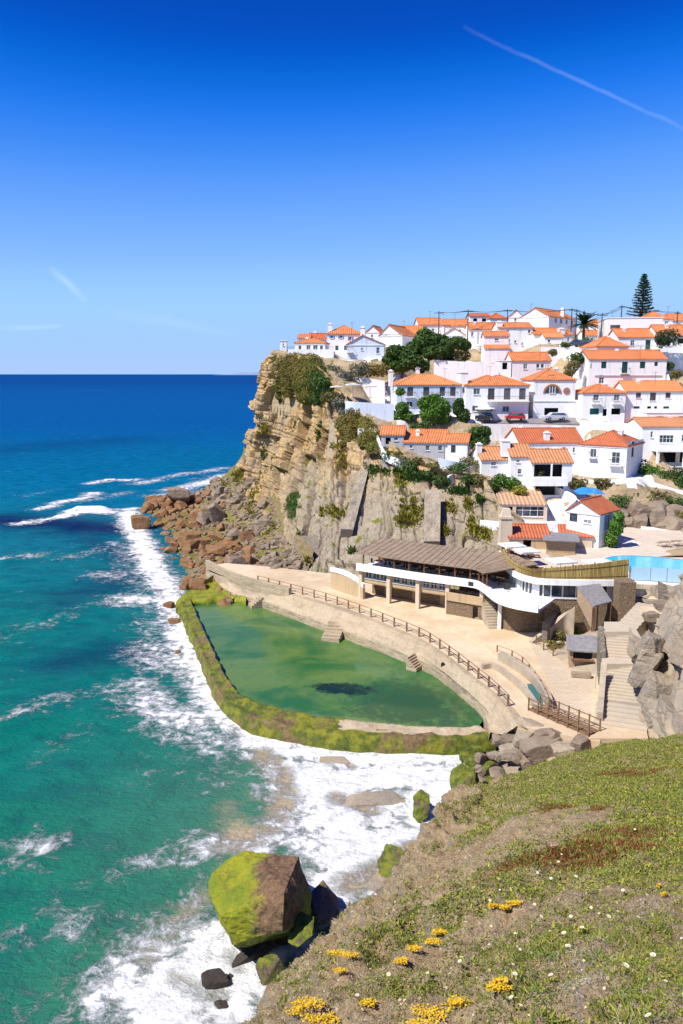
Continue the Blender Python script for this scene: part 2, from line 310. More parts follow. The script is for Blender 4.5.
sarc=np.cumsum(np.linalg.norm(np.gradient(g[:,NV//2],axis=0),axis=1))[:,None]+0*z
wz=z+.06*sarc+1.4*(fbm(x*.06,y*.06,z*.05,3,5)-.5)*2
d=0
for (th,bw,amp,s) in ((5.2,7.,1.7,1),(2.1,3.4,.85,2),(.8,1.8,.14,3)):
    ly=np.floor(wz/th+.8*vn(sarc/30,wz*0,wz*0,s)); 
    bx=sarc/bw+_h(ly,ly*0,ly*0,s+40)*9+.4*fbm(x*.3,y*.3,z*.3,2,s); bi=np.floor(bx)
    r=_h(bi,ly,ly*0,s+7); fr=bx-bi; fz=wz/th-np.floor(wz/th)
    edge=np.minimum(np.minimum(fr,1-fr)*bw,np.minimum(fz,1-fz)*th); 
    d=d+amp*(r-.5)*1.6 - amp*.35*np.exp(-(edge/.18)**2)
d=d+4.2*(fbm(x*.05,y*.05,z*.05,4,9)-.5)+1.5*(fbm(x*.25,y*.25,z*.18,5,10)-.5)
ss=sarc+5*(fbm(x*.08,y*.08,z*.10,4,14)-.5)+.15*z
for (p_,w_,a_,s_) in ((11.,.9,2.0,51),(5.3,.45,1.0,52),(2.6,.22,.45,53)):
    k_=np.floor(ss/p_); f_=ss/p_-k_; c_=.2+.6*_h(k_,k_*0,k_*0,s_); on=np.clip(vn(k_,z/7.,k_*0,s_+3)*2.2-.5,0,1); d=d-a_*on*np.exp(-((f_-c_)*p_/w_)**2)
lowm_=np.clip((17-z)/4,0,1)*np.clip((x+14)/8,0,1); d=d*(1-.55*lowm_)
# rounded soft toe and headland cap smoother
vv=np.linspace(0,1,NV)[None,:]; fade=np.clip(vv/.07,0,1)
fade=fade*np.clip((sarc-0)/8,0,1)
g2=g+n*(d*fade)[...,None]; CLG=g2; CLN=n
struct(fast('cliff_terrain',g2.reshape(-1,3),gridfaces(NU,NV),M['cliff']))
# ---- talus
tn=[[(240,460,192),(222,478,193),(196,494,195),(165,503,200),(130,506,206)],
 [(257,478,178),(236,494,180),(205,510,183),(172,520,185),(132,528,172)],
 [(264,505,164),(246,516,163),(215,530,160),(185,545,156),(148,560,139)],
 [(276,530,146),(258,540,144),(232,552,141),(200,566,136),(163,584,120)],
 [(292,560,123),(272,566,122),(246,574,120),(215,586,116),(186,606,107)],
 [(306,576,116),(286,580,115.5),(262,586,113),(232,600,107),(200,625,97)]]
tnet=[]
for c in tn:
    P=[W(*p) for p in c]; P[-2][2]=max(P[-2][2],.5); P[-1][2]=-2.0; P.insert(0,P[0]+np.array([1.5,3,3.])); tnet.append(P)
tnet.insert(0,[p+np.array([14,16,-2.]) for p in tnet[0]])
TU,TV=260,130
tg=loft(tnet,TU,TV); tnn=gnorm(tg); 
if tnn[TU//2,TV//2,2]<0: tnn=-tnn
x,y,z=tg[...,0],tg[...,1],tg[...,2]
dd=2.6*(fbm(x*.16,y*.16,z*.16,4,21)-.5)+1.0*(fbm(x*.9,y*.9,z*.9,3,22)-.5)
TG=tg+tnn*dd[...,None]
struct(fast('talus_slope',TG.reshape(-1,3),gridfaces(TU,TV),M['talus']))
# ---- hillside heightfield
CP_=[]    # control points x,y,z,weight
def cpt(px,py,Y,w=1): p=W(px,py,Y); CP_.append((p[0],p[1],p[2]-.15,w))
rim=[net[i][0] for i in range(1,11)]+[W(490,486,121.5)]
RIM=cr(np.array(rim),120)
for p in RIM[:-6:4]: CP_.append((p[0]+1.5,p[1]+2,p[2]-.2,1))
for q in ((318,357,176),(360,362,172),(400,372,164),(440,374,163),(470,378,162),(425,412,150),(400,418,147),(378,420,146),(450,416,149),(470,422,148),(520,422,148),(560,421,148),(600,428,146),
 (440,458,136),(480,458,135),(500,440,140),(560,440,142),(620,432,144),(500,482,125),(530,498,123),(570,500,122.5),(590,500,122),(600,480,130),(560,485,128),(640,470,137),(683,470,137),(660,490,128),(683,500,125),(650,512,121),(683,525,119),
 (620,540,115),(640,541,115),(683,545,116),(560,530,114),(520,524,115),(545,521,116.5),(350,350,200),(400,346,195),(440,338,205),(480,350,190),(480,335,210),(520,330,225),(580,346,182),(600,350,178),(640,350,172),(683,352,170),(640,330,200),(683,328,205),(570,375,165),(575,390,158),(683,400,158),(683,376,166),(720,352,172),(740,330,205),(760,470,137),(760,420,150),(760,540,116),(580,325,230),(640,322,235),(683,320,240)):
    cpt(*q)
CPH=[]   # filled by houses (world x,y,z)
# ---- sea
def seg(P,A,B):
    A=np.array(A);B=np.array(B); d=B-A; t=np.clip(((P-A)@d)/(d@d+1e-9),0,1); return np.linalg.norm(P-(A+t[:,None]*d),axis=1)
def axis_nonuni(lo,hi,step,far,grow=1.22):
    a=list(np.arange(lo,hi,step)); s=step
    while a[-1]<far[1]: s*=grow; a.append(a[-1]+s)
    s=step
    while a[0]>far[0]: s*=grow; a.insert(0,a[0]-s)
    return np.array(a)
xs=axis_nonuni(-95,42,.5,(-60000,60000)); ys=axis_nonuni(30,250,.5,(-400,80000))
X,Y=np.meshgrid(xs,ys,indexing='ij'); X=X.ravel();Y=Y.ravel(); P2=np.stack([X,Y],1)
def strokes(L_):
    dens=np.zeros(len(X))
    for pts,w,st in L_:
        q=[G(a,b,0)[:2] for a,b in pts]; dm=np.full(len(X),1e9)
        bx=np.array(q); near=(X>bx[:,0].min()-4*w)&(X<bx[:,0].max()+4*w)&(Y>bx[:,1].min()-4*w)&(Y<bx[:,1].max()+4*w)
        if len(q)==1: q=q*2
        sub=P2[near]; dmm=np.full(len(sub),1e9)
        for i in range(len(q)-1): dmm=np.minimum(dmm,seg(sub,q[i],q[i+1]+1e-4))
        dm[near]=dmm; dens=np.maximum(dens,st*np.exp(-(dm/w)**2))
    return dens
foam=strokes([([(128,512),(140,540),(152,565),(172,596),(183,630),(198,665),(214,695),(240,722),(262,740)],3.6,1.0),
 ([(120,545),(150,590),(165,630),(180,670),(200,700),(225,725)],5,.5),
 ([(120,600),(145,600)],4,.75),([(105,575),(150,572)],4,.6),([(140,690),(170,712),(215,738)],5,.7),([(150,650),(175,660)],5,.7),
 ([(20,524),(60,518),(90,512),(132,508)],3.2,.85),([(78,512),(105,512)],4,1.1),([(42,509),(66,502),(86,498),(94,493)],3.2,.8),([(60,505),(110,497),(128,492)],3,.5),
 ([(90,484),(110,480),(135,479)],3.5,.75),([(140,483),(175,476),(205,472),(222,468)],5,.62),([(178,490),(205,484),(232,474)],6,.8),([(150,495),(195,492)],5,.6),
 ([(60,560),(100,552),(125,545)],3,.45),([(50,625),(75,612)],2.5,.42),([(0,640),(30,628)],3,.4),([(20,497),(60,490)],3,.3),([(0,390),(200,392)],20,.22),
 ([(295,748),(330,755),(400,755),(448,752),(460,765)],4.2,1.03),([(318,770),(330,800),(330,835),(350,855)],5.0,1.08),([(350,780),(400,775),(440,780),(430,800)],5,1.03),([(380,810),(410,810)],5,0.98),([(370,850),(400,840),(385,870)],5,0.93),([(350,840),(330,900)],3,.9),
 ([(290,760),(298,800),(290,835),(255,850)],1.8,.95),([(205,850),(225,845),(250,850)],2.2,.65),([(180,862),(205,852)],1.8,.5),
 ([(210,905),(190,925),(160,950),(130,980),(105,1010),(90,1040)],3.2,.72),([(215,950),(195,975),(160,1000),(180,1040)],3.4,1.1),([(235,965),(245,1000),(220,1030)],3,.95),([(265,950),(250,975)],2.5,.9),([(300,930),(280,950)],2,.9),
 ([(75,985),(50,1010),(0,1030)],2,.35),([(0,858),(40,852)],2.6,.6),([(0,720),(35,712),(60,700)],2.5,.45),([(20,930),(50,915),(80,930)],2,.45),([(110,880),(150,860),(185,850)],1.6,.5),([(0,560),(40,556)],3,.5),([(150,730),(200,742),(250,752)],2.5,.5),([(140,780),(180,775),(230,790)],3,.30),([(60,840),(110,850)],2,.3),([(70,740),(40,760)],3,.3),([(200,780),(250,775)],2.5,.25)])
sand=strokes([([(262,752),(282,770),(288,800),(275,825),(245,845)],2.0,.95),([(250,780),(240,820),(215,845)],4.5,.55),([(222,870),(195,905),(165,930),(120,975)],3,.55),([(200,900),(150,960)],1.6,.8),([(330,762),(350,765)],1.2,.9),([(340,798),(372,808)],1.8,1.0),([(350,882),(400,860)],2.2,1.0),([(395,850),(420,840)],1.5,.9),([(240,830),(225,845)],2,.9),([(180,985),(215,1000)],1.5,.8),([(230,955),(240,975)],1,.8)])
deep=strokes([([(0,520),(50,525),(110,530)],9,1.0),([(60,600),(105,590),(125,575)],6,.6),([(60,665),(110,650),(140,655)],4,.65),([(90,540),(130,560)],4,.6),([(0,450),(120,440)],25,.35)])
shal=strokes([([(262,760),(270,800),(240,835)],6,.9),([(150,930),(100,990)],6,.6),([(300,1000),(250,960)],9,.6),([(330,820),(400,800)],16,1.0)])
dist=np.sqrt((X)**2+Y**2)
sw=np.clip(1-dist/900,0,1)
# swell crests run roughly parallel to the coast
q=(X*.93+Y*.35); Z=sw*(.28*np.sin(q/7.5+3*fbm(X/40,Y/40,0,2,31))+.7*(fbm(X/6,Y/9,0,4,32)-.5)+.25*(fbm(X/1.6,Y/2.2,0,3,33)-.5))
Z=Z+foam*.35*(fbm(X/2,Y/2,0,3,34)-.2)+1.1*strokes([([(80,512),(103,511)],2.2,1)])
Z=np.where(shal>.5,Z*.6,Z)
t=NT('sea_water',.12,.5); p=t.xyz(); fo=t.attr('foam'); sa=t.attr('sand'); dp=t.attr('deep'); sh=t.attr('shal')
yy=p[1]; big=t.noise(.03,4,t.scalev((1,2.2,1))); md=t.noise(.22,5,t.scalev((1,1.8,1)),dist=.8,rough=.6)
yv=t.math('ADD',yy,t.math('MULTIPLY',t.math('SUBTRACT',big,.5),60))
c=t.mix(t.ramp(yv,45,110,0),(.001,.150,.10),(.001,.140,.15)); c=t.mix(t.ramp(yv,110,220,0),c,(.001,.125,.25)); c=t.mix(t.ramp(yv,220,500,0),c,(.001,.075,.27)); c=t.mix(t.ramp(yv,700,3000,0),c,(.001,.045,.22))
c=t.mix(t.math('MULTIPLY',t.ramp(md,.42,.72),.55),c,(.001,.055,.085)); c=t.mix(t.math('MULTIPLY',t.ramp(md,.46,.25),.35),c,(.01,.22,.19))
c=t.mix(t.math('MULTIPLY',dp,t.ramp(big,.2,.5)),c,(.002,.016,.075)); 
c=t.mix(t.math('MULTIPLY',sh,.55),c,(.10,.22,.12)); c=t.mix(t.ramp(t.math('ADD',sa,t.math('MULTIPLY',t.math('SUBTRACT',md,.5),.9)),.42,1.0),c,(.40,.32,.20))
nf=t.noise(.8,10,dist=.35,rough=.74); nf2=t.noise(.16,5,dist=.5); vo=t.voro(.55,'DISTANCE_TO_EDGE',None)
# foam lace: warped voronoi cells
wv=t.n.new('ShaderNodeVectorMath'); wv.operation='MULTIPLY_ADD'; nc=t.n.new('ShaderNodeTexNoise'); nc.inputs['Scale'].default_value=.5; nc.inputs['Detail'].default_value=5; t.l.new(t.geo.outputs['Position'],nc.inputs['Vector']); t.l.new(nc.outputs['Color'],wv.inputs[0]); wv.inputs[1].default_value=(2.2,2.2,0); t.l.new(t.geo.outputs['Position'],wv.inputs[2])
lace=t.voro(.75,'DISTANCE_TO_EDGE',wv.outputs[0]); lace2=t.voro(2.1,'DISTANCE_TO_EDGE',wv.outputs[0])
lc=t.math('MAXIMUM',t.ramp(lace,.16,.0),t.math('MULTIPLY',t.ramp(lace2,.2,.0),.75))
v=t.math('ADD',fo,t.math('ADD',t.math('MULTIPLY',t.math('SUBTRACT',nf,.5),2.0),t.math('MULTIPLY',t.math('SUBTRACT',nf2,.5),1.0)))
fm=t.ramp(v,.42,.85); fl=t.math('MULTIPLY',t.math('MULTIPLY',lc,t.ramp(v,.28,.75)),.85)
ffar=t.math('MULTIPLY',t.ramp(t.noise(1,7,t.scalev((.05,.16,1)),rough=.75),.70,.80),t.math('MULTIPLY',t.ramp(fo,.02,.15),.5))
F_=t.math('MAXIMUM',t.math('MAXIMUM',fm,fl),ffar,cl=True)
F_=t.math('MULTIPLY',F_,t.math('SUBTRACT',1,t.math('MULTIPLY',t.ramp(sa,.55,1.0),t.ramp(nf,.62,.42))))
fc=t.mix(t.ramp(nf,.35,.6),(.60,.60,.57),(.86,.87,.87)); c=t.mix(F_,c,fc)
t.color(c); t.set(t.b.inputs['Roughness'],t.math('ADD',.16,t.math('MULTIPLY',F_,.7)))
wv1=t.noise(1.6,6,t.scalev((1,1.6,1)),dist=.6,rough=.6); t.bump(t.math('ADD',wv1,t.math('MULTIPLY',F_,t.math('ADD',.5,nf))),.8,.35)
t.b.inputs['Specular IOR Level'].default_value=.16
df=t.n.new('ShaderNodeBsdfDiffuse'); t.set(df.inputs[0],c); ms=t.n.new('ShaderNodeMixShader'); t.set(ms.inputs[0],t.math('ADD',.62,t.math('MULTIPLY',t.ramp(yy,50,260),.35))); ou=t.n['Material Output']; t.l.new(t.b.outputs[0],ms.inputs[1]); t.l.new(df.outputs[0],ms.inputs[2]); t.l.new(ms.outputs[0],ou.inputs[0])
for l_ in list(t.b.inputs['Normal'].links): t.l.new(l_.from_socket,df.inputs['Normal'])
M['sea_water']=t.m
so_=struct(fast('sea',np.stack([X,Y,Z],1),gridfaces(len(xs),len(ys)),M['sea_water'],smooth=True,attrs=dict(foam=foam,sand=sand,deep=deep,shal=shal)))
# ---- distant headland
hx=np.linspace(-4200,-700,60); mb=MB(); hh=[max(6,(20+60*fbm(a/700,0,0,4,44)+ (35*min(1,(a+4200)/2500)))*min(1,(a+4200)/900)) for a in hx]
A=[(a,26000,-5) for a in hx]; B=[(a,27000,h_*1.2) for a,h_ in zip(hx,hh)]; C_=[(a,30000,-5) for a in hx]; mb.strip(A,B); mb.strip(B,C_)
simple('far_hill_hazed',(.22,.31,.44),(.20,.29,.42),sc_=.002,bump=0); struct(mb.build('distant_hills',M['far_hill_hazed']))  # blue-grey base colour stands in for distance haze
# ================================================================ POOL, DECK, SEAWALL
def gz(pts,z): return np.array([G(a,b,z) for a,b in pts])
WZ=.75
I_=cr(gz([(191,600),(197,615),(212,648),(229,681),(249,700),(300,714),(345,721),(400,726),(445,729),(478,727)],1.25),90)
O_=cr(gz([(176,602),(184,626),(199,660),(213,694),(238,717),(290,733),(340,740),(400,743),(450,743),(500,740)],1.2),90)
O_=I_+(O_-I_)*.7
Mv=(I_+O_)/2
nz=lambda P,k,a: P+np.stack([a*(fbm(P[:,0]*k,P[:,1]*k,P[:,2]*k,3,51+i)-.5) for i in range(3)],1)
rows=[I_+[0,0,-2.2],I_,(I_*.7+O_*.3)+[0,0,.12],Mv+[0,0,.05],(I_*.3+O_*.7)+[0,0,0],O_]
out=O_.copy(); dr=(O_-I_); dr[:,2]=0; dr/=np.linalg.norm(dr,axis=1,keepdims=True)
rows+= [out+dr*.25+[0,0,-.5],out+dr*.5+[0,0,-1.2],out+dr*.6+[0,0,-3]]
rg=np.stack([cr(r,420) for r in rows],1); rg=np.stack([cr(rg[i],40) for i in range(420)])
nn=gnorm(rg); x,y,z=rg[...,0],rg[...,1],rg[...,2]
rg=rg+nn*(.5*(fbm(x*.8,y*.8,z*.8,4,61)-.5))[...,None]
t=bpy.data.materials
pw=fast('pool_wall',rg.reshape(-1,3),gridfaces(420,40),[M['mossy_wall'],M['seawall']],smooth=True)
# pale worn ledge along the near right stretch of the wall
px_=(x[:-1,:-1]).ravel(); mi=np.zeros(len(px_),int)
jj=np.tile(np.arange(39)[None,:],(419,1)).ravel(); edge=(vn(px_*1.3,np.zeros_like(px_),jj*.35,3)-.5)*2.5
ii=np.repeat(np.arange(419),39)
mi[(px_+edge>.2)&(jj<17+edge*3)&(jj>4)&(ii>200)]=1
pw.data.polygons.foreach_set('material_index',mi.astype(np.int32)); tag(pw,'curved mossy sea wall around the outside of the tidal swimming pool','sea wall')
# water outline
Ue=gz([(191,600),(232,596),(262,607),(300,621),(350,640),(392,656),(432,674),(462,697),(482,716),(478,727)],WZ)
Uc=cr(Ue,60); In=cr(gz([(191,600),(197,615),(212,648),(229,681),(249,700),(300,714),(345,721),(400,726),(445,729),(478,727)],WZ),60)
wg=np.stack([In+(Uc-In)*f for f in np.linspace(-.02,1.03,50)],1); wg=np.stack([cr(wg[:,j],160) for j in range(50)],1)
wg[...,2]=WZ+.03*(fbm(wg[...,0]*1.5,wg[...,1]*1.5,0,3,71)-.5)
t=NT('pool_water',.12,.12); pp=t.geo.outputs['Position']; n1=t.noise(.12,5,dist=.8); n2=t.noise(.7,6,rough=.7); wd_=t.noise(.20,6,dist=.5,rough=.7)
c=t.mix(t.ramp(n1,.35,.62),(.025,.12,.035),(.11,.19,.045)); c=t.mix(t.math('MULTIPLY',t.ramp(n2,.45,.7),.35),c,(.02,.10,.06))
dk=G(345,689,WZ); sub=t.n.new('ShaderNodeVectorMath'); sub.operation='SUBTRACT'; t.l.new(pp,sub.inputs[0]); sub.inputs[1].default_value=tuple(dk)
s3=t.xyz(sub.outputs[0]); ex=t.math('DIVIDE',s3[0],3.4); ey=t.math('DIVIDE',t.math('ADD',s3[1],t.math('MULTIPLY',s3[0],.1)),1.6); rr=t.math('SQRT',t.math('ADD',t.math('MULTIPLY',ex,ex),t.math('MULTIPLY',ey,ey)))
rr=t.math('ADD',rr,t.math('MULTIPLY',t.math('SUBTRACT',t.noise(.9,5,rough=.7),.5),1.8)); c=t.mix(t.ramp(rr,1.1,.75),c,(.008,.028,.02))
d2=G(410,705,WZ); sub2=t.n.new('ShaderNodeVectorMath'); sub2.operation='DISTANCE'; t.l.new(pp,sub2.inputs[0]); sub2.inputs[1].default_value=tuple(d2)
rr2=t.math('ADD',t.math('DIVIDE',sub2.outputs['Value'],7.5),t.math('MULTIPLY',t.math('SUBTRACT',t.noise(.8,5,rough=.75),.5),2.6)); c=t.mix(t.math('MULTIPLY',t.ramp(rr2,1.0,.5),.7),c,(.03,.07,.035))
sx=t.attr('shore'); c=t.mix(t.ramp(t.math('ADD',sx,t.math('MULTIPLY',t.math('SUBTRACT',n2,.5),.5)),.55,1.0),c,(.20,.25,.09))
t.color(c); t.bump(t.noise(2.2,4),.12,.08); M['pool_water']=t.m
sa=np.zeros(wg.shape[:2]); sa[:,:18]=np.linspace(1.1,0,18)[None,:]*(.35+.65*np.linspace(0,1,160)[:,None]); 
struct(fast('pool_water',wg.reshape(-1,3),gridfaces(160,50),M['pool_water'],smooth=True,attrs=dict(shore=sa)))
# mossy platform at the pool's far corner
mp=MB(); a=gz([(176,602),(191,601),(232,597),(246,601)],1.35); b=gz([(186,592),(200,588),(228,580),(248,588)],1.6); c2=gz([(200,582),(208,578),(222,572),(245,580)],2.4)
gg=np.stack([cr(a+[0,0,-2],60),cr(a,60),cr(b,60),cr(c2,60)],1); gg=np.stack([cr(q,30) for q in gg]); nn=gnorm(gg); gg=gg+nn*(.9*(fbm(gg[...,0]*.7,gg[...,1]*.7,gg[...,2],4,81)-.5))[...,None]
mossmat('moss_bright',(.27,.27,.015),(.15,.18,.015),(.3,.2,.08),.36); struct(fast('mossy_ledge',gg.reshape(-1,3),gridfaces(60,30),M['moss_bright'],smooth=True))
# seawall (two tiers) and deck
DZ=3.2
E0=[(207,566),(219,573),(236,580),(265,588),(322,604),(360,617),(393,630),(431,647),(485,688),(505,706),(518,726)]
E_=cr(gz(E0,DZ),120)
Mo=cr(gz([(207,569),(217,578),(232,588),(262,598),(318,617),(356,632),(390,645),(428,661),(472,696),(488,712),(503,735)],2.0),120)
Mi=Mo+(Mo-E_)*[.25,.25,0]; 
Wt=cr(gz([(205,574),(214,583),(230,596),(262,606),(300,620),(350,639),(392,655),(432,673),(462,696),(482,715),(490,740)],1.0),120)
rows=[E_+(E_-Mo)*[.6,.6,0],E_,E_+(Mo-E_)*.5,Mo+[0,0,.05],Wt+[0,0,.7],Wt,Wt+[0,0,-2]]
rg=np.stack([cr(r,500) for r in rows],1)
ks=[rg[:,0],rg[:,1]]
def dens(a,b,k): return [a+(b-a)*f for f in np.linspace(0,1,k+1)[1:]]
L2=[rg[:,0]]
for i,k in enumerate((2,7,6,6,4,4)): L2+=dens(rg[:,i],rg[:,i+1],k)
rg=np.stack(L2,1); nn=gnorm(rg); rg[:,3:]=rg[:,3:]+(nn*(.35*(fbm(rg[...,0]*1.1,rg[...,1]*1.1,rg[...,2]*1.1,4,91)-.5))[...,None])[:,3:]
rg[:,:3,2]=DZ+.02
sw_=fast('seawall',rg.reshape(-1,3),gridfaces(rg.shape[0],rg.shape[1]),M['seawall']); tag(sw_,'tiered stone retaining wall between the beach deck and the tidal pool','retaining wall')
mb=MB(); back=[(600,742),(600,690),(597,640),(560,600),(500,590),(440,590),(360,578),(335,574),(300,570),(262,566),(225,563)]
poly=[tuple(p[:2]) for p in E_]+[tuple(G(a,b,DZ)[:2]) for a,b in back]
mb.prism(poly,.2,DZ); struct(mb.build('beach_deck',M['deck']))
# curved low parapet at the far end of the deck
def wallstrip(name,pts,h,th,mat,label,cat='wall',n=40,foot=2.0,cap=None,group=None):
    """pts: world points of the wall top line"""
    P=cr(np.array(pts),n) if len(pts)>2 else np.array(pts,float); n=len(P)
    d=np.gradient(P,axis=0); d[:,2]=0; d/=np.linalg.norm(d,axis=1,keepdims=True)+1e-9; s=np.stack([-d[:,1],d[:,0],0*d[:,0]],1)*th/2
    mb=MB(); a,b=P+s,P-s; lo=np.array([0,0,h+foot]); mb.strip(a,b); mb.strip(b,b-lo); mb.strip(a-lo,a)
    for i in(0,n-1): mb.add([a[i],b[i],b[i]-lo,a[i]-lo],[(0,1,2,3)])
    o=mb.build(name,mat); return tag(o,label,cat,group)
wallstrip('parapet',[G(a,b,4.1) for a,b in ((207,560),(222,568),(243,576),(268,583),(290,588))],.9,.5,M['seawall'],'low curved stone parapet between the boulders and the mossy pool corner')
# fallen stone steps on the seawall
def steps(name,p0,p1,w,n,label,mat,dz=None,cat='stairs',foot=1.5):
    p0=np.array(p0);p1=np.array(p1); d=p1-p0; hd=np.array([d[0],d[1],0]); Ln=np.linalg.norm(hd); u=hd/Ln; s=np.array([-u[1],u[0],0])*w/2; mb=MB()
    for i in range(n):
        a=p0+u*Ln*i/n; b=p0+u*Ln*(i+1)/n; zt=p0[2]+d[2]*(i+1)/n; zb=p0[2]+d[2]*i/n-foot
        mb.add([(a-s)[:2].tolist()+[zb],(a+s)[:2].tolist()+[zb],(b+s)[:2].tolist()+[zb],(b-s)[:2].tolist()+[zb],(a-s)[:2].tolist()+[zt],(a+s)[:2].tolist()+[zt],(b+s)[:2].tolist()+[zt],(b-s)[:2].tolist()+[zt]],[(4,5,6,7),(0,1,5,4),(1,2,6,5),(2,3,7,6),(3,0,4,7)])
    return tag(mb.build(name,mat),label,cat)
steps('steps',G(330,640,1.0),G(338,621,2.2),2.2,6,'short stone steps leading down into the pool beside a green mossy block',M['seawall'])
steps('steps',G(420,668,1.0),G(410,655,2.2),1.6,6,'narrow steps in the pool wall midway along the deck railing',M['seawall'])
steps('steps',G(250,606,1.0),G(262,596,2.2),1.6,5,'short steps in the pool wall near the far mossy corner',M['seawall'])
mb=MB(); c_=G(355,634,1.0); mb.obox(c_+[0,0,.4],(.8,-.6,0),(.6,.8,0),1.9,.5,.9); o=mb.build('mossy_block',M['mossy_green'],bevel=.15); tag(o,'green moss covered stone block in the pool wall beside the steps','stone block')
mb=MB(); mb.obox(G(447,668,2.2)+[0,0,0],(.8,-.6,0),(.6,.8,0),.55,.3,.5); tag(mb.build('drain_grate',M['dark_void']),'small dark drain opening in the stone wall above the pool','drain')
# railing
def railing(label,P,h=1.05,every=2.2,mat='post_wood',rails=(1.0,.55),name='railing',r=.06,cat='railing',group=None):
    P=np.array(P); sl_=np.concatenate([[0],np.cumsum(np.linalg.norm(np.diff(P,axis=0),axis=1))]); n=max(2,int(sl_[-1]/every)+1); t_=np.linspace(0,sl_[-1],n)
    Q=np.stack([np.interp(t_,sl_,P[:,i]) for i in range(3)],1); root=empty(name,Q[0],0,label=label,cat=cat,group=group); B=Q[0]
    for q in Q:
        mb=MB(); q=q-B; mb.box(q[0]-r,q[0]+r,q[1]-r,q[1]+r,q[2]-.2,q[2]+h); mb.build('post',M[mat],root)
    for k in rails:
        mb=MB()
        for a,b in zip(Q[:-1],Q[1:]): mb.tube(a-B+[0,0,h*k],b-B+[0,0,h*k],r*.45,k=5)
        mb.build('rail',M[mat],root)
    return root
railing('long post and rail fence along the seaward edge of the beach deck',cr(gz([(258,583),(322,600),(360,613),(393,626),(431,643),(485,684),(508,706)],DZ),60),mat='post_wood',r=.09)
railing('short inner fence along the sunken channel near the round wall',cr(gz([(497,655),(520,665),(540,690),(548,708)],DZ),20),every=1.8)
railing('low rope fence above the plant bed beside the kiosk',cr(gz([(536,645),(552,656),(570,660)],DZ),12),every=1.5)
# seawall low kerb by restaurant
wallstrip('kerb',[G(a,b,DZ+.35) for a,b in ((345,598),(380,607),(420,618),(460,630),(480,640),(500,655))],.35,.35,M['deck'],'low pale kerb curving across the deck in front of the restaurant','kerb')
# sunken channel and tide pool
cz=DZ+.9
wallstrip('channel_wall',[G(a,b,cz) for a,b in ((500,652),(515,660),(532,672),(545,688),(550,700))],.9,.55,M['concrete'],'curved pale concrete wall on the outer side of the sunken channel')
wallstrip('channel_wall',[G(a,b,DZ+.5) for a,b in ((482,664),(495,664),(512,676),(527,690),(538,706))],.5,.45,M['concrete'],'low concrete edge on the seaward side of the sunken channel')
mb=MB(); oc=[(527,684),(533,684),(539,692),(543,700),(543,706),(538,706),(531,698)]
mb.prism([tuple(G(a,b,DZ)[:2]) for a,b in oc],DZ-.1,DZ+.03); t=NT('teal_water',.1,.5); t.color((.015,.13,.14)); M['teal_water']=t.m; struct(mb.build('tide_pool_water',t.m))
mb=MB(); mb.prism([tuple(G(a,b,DZ)[:2]) for a,b in ((552,620),(598,640),(594,715),(560,712),(552,690),(536,655),(528,640))],DZ-.1,DZ+.06); struct(mb.build('tiled_terrace',M['deck_tile']))
# ---- low ground around deck and stairs
lo=[]
def lp(px,py,z): p=G(px,py,z); lo.append((p[0],p[1],z,1))
for q in ((420,640,-1),(470,700,-1),(440,690,-1.5),(400,700,-2),(380,660,-2),(350,690,-2),(460,715,-1.5),(420,725,-1.5),(380,725,-2),(410,670,-1.5),(500,737,1.0),(512,748,.6),(495,760,-.8),(460,775,-2.5),(430,800,-3),(530,735,2.0),(545,745,2.2),(570,742,2.5),(590,745,2.6),(520,765,1),(560,770,2),(600,690,2.8),(600,640,2.8),(560,640,2.8),(540,610,2.8),(600,600,5.8),(640,735,2.8),(620,730,2.8),(655,700,5.5),(645,660,6.5),(640,625,7.5),(660,608,7.8),(683,604,7.8),(683,650,6),(700,680,5),(720,720,4),(640,760,1.5),(683,760,4),(610,625,6.0),(720,600,8),(760,650,6),(480,820,-3)): lp(*q)
def idw(PX,PY,C,p=4,eps=1.0):
    C=np.array(C); num=np.zeros(PX.shape); den=np.zeros(PX.shape)
    for c in C:
        w=c[3]/(((PX-c[0])**2+(PY-c[1])**2+eps)**(p/2)); num+=w*c[2]; den+=w
    return num/den
gx,gy=np.meshgrid(np.arange(3,90,.4),np.arange(40,100,.4),indexing='ij'); zz=idw(gx,gy,lo,3.5,2)
zz=zz+1.1*(fbm(gx*.35,gy*.35,0,4,101)-.5)-.35
struct(fast('shore_ground',np.stack([gx,gy,zz],2).reshape(-1,3),gridfaces(*gx.shape),M['pale_rock']))
# ================================================================ HOUSES
X_=np.array([1,0,0.]);Y_=np.array([0,1.,0]);Z_=np.array([0,0,1.])
def wall(mb,o,u,n,wd,h,ops,th=.2,z0=0):
    """wall rectangle with openings; n = outward normal"""
    us=sorted({0,wd,*[a for op in ops for a in (op[0],op[1])]}); zs=sorted({z0,h,*[a for op in ops for a in (op[2],op[3])]})
    for a,b in zip(us[:-1],us[1:]):
        for c,d in zip(zs[:-1],zs[1:]):
            m=((a+b)/2,(c+d)/2)
            if any(op[0]<m[0]<op[1] and op[2]<m[1]<op[3] for op in ops): continue
            mb.add([o+u*a+Z_*c,o+u*b+Z_*c,o+u*b+Z_*d,o+u*a+Z_*d],[(0,1,2,3)])
    for a,b,c,d in ops:
        q=[o+u*a+Z_*c,o+u*b+Z_*c,o+u*b+Z_*d,o+u*a+Z_*d]; r=[p-n*th for p in q]; mb.add(q+r,[(0,1,5,4),(1,2,6,5),(2,3,7,6),(3,0,4,7)])
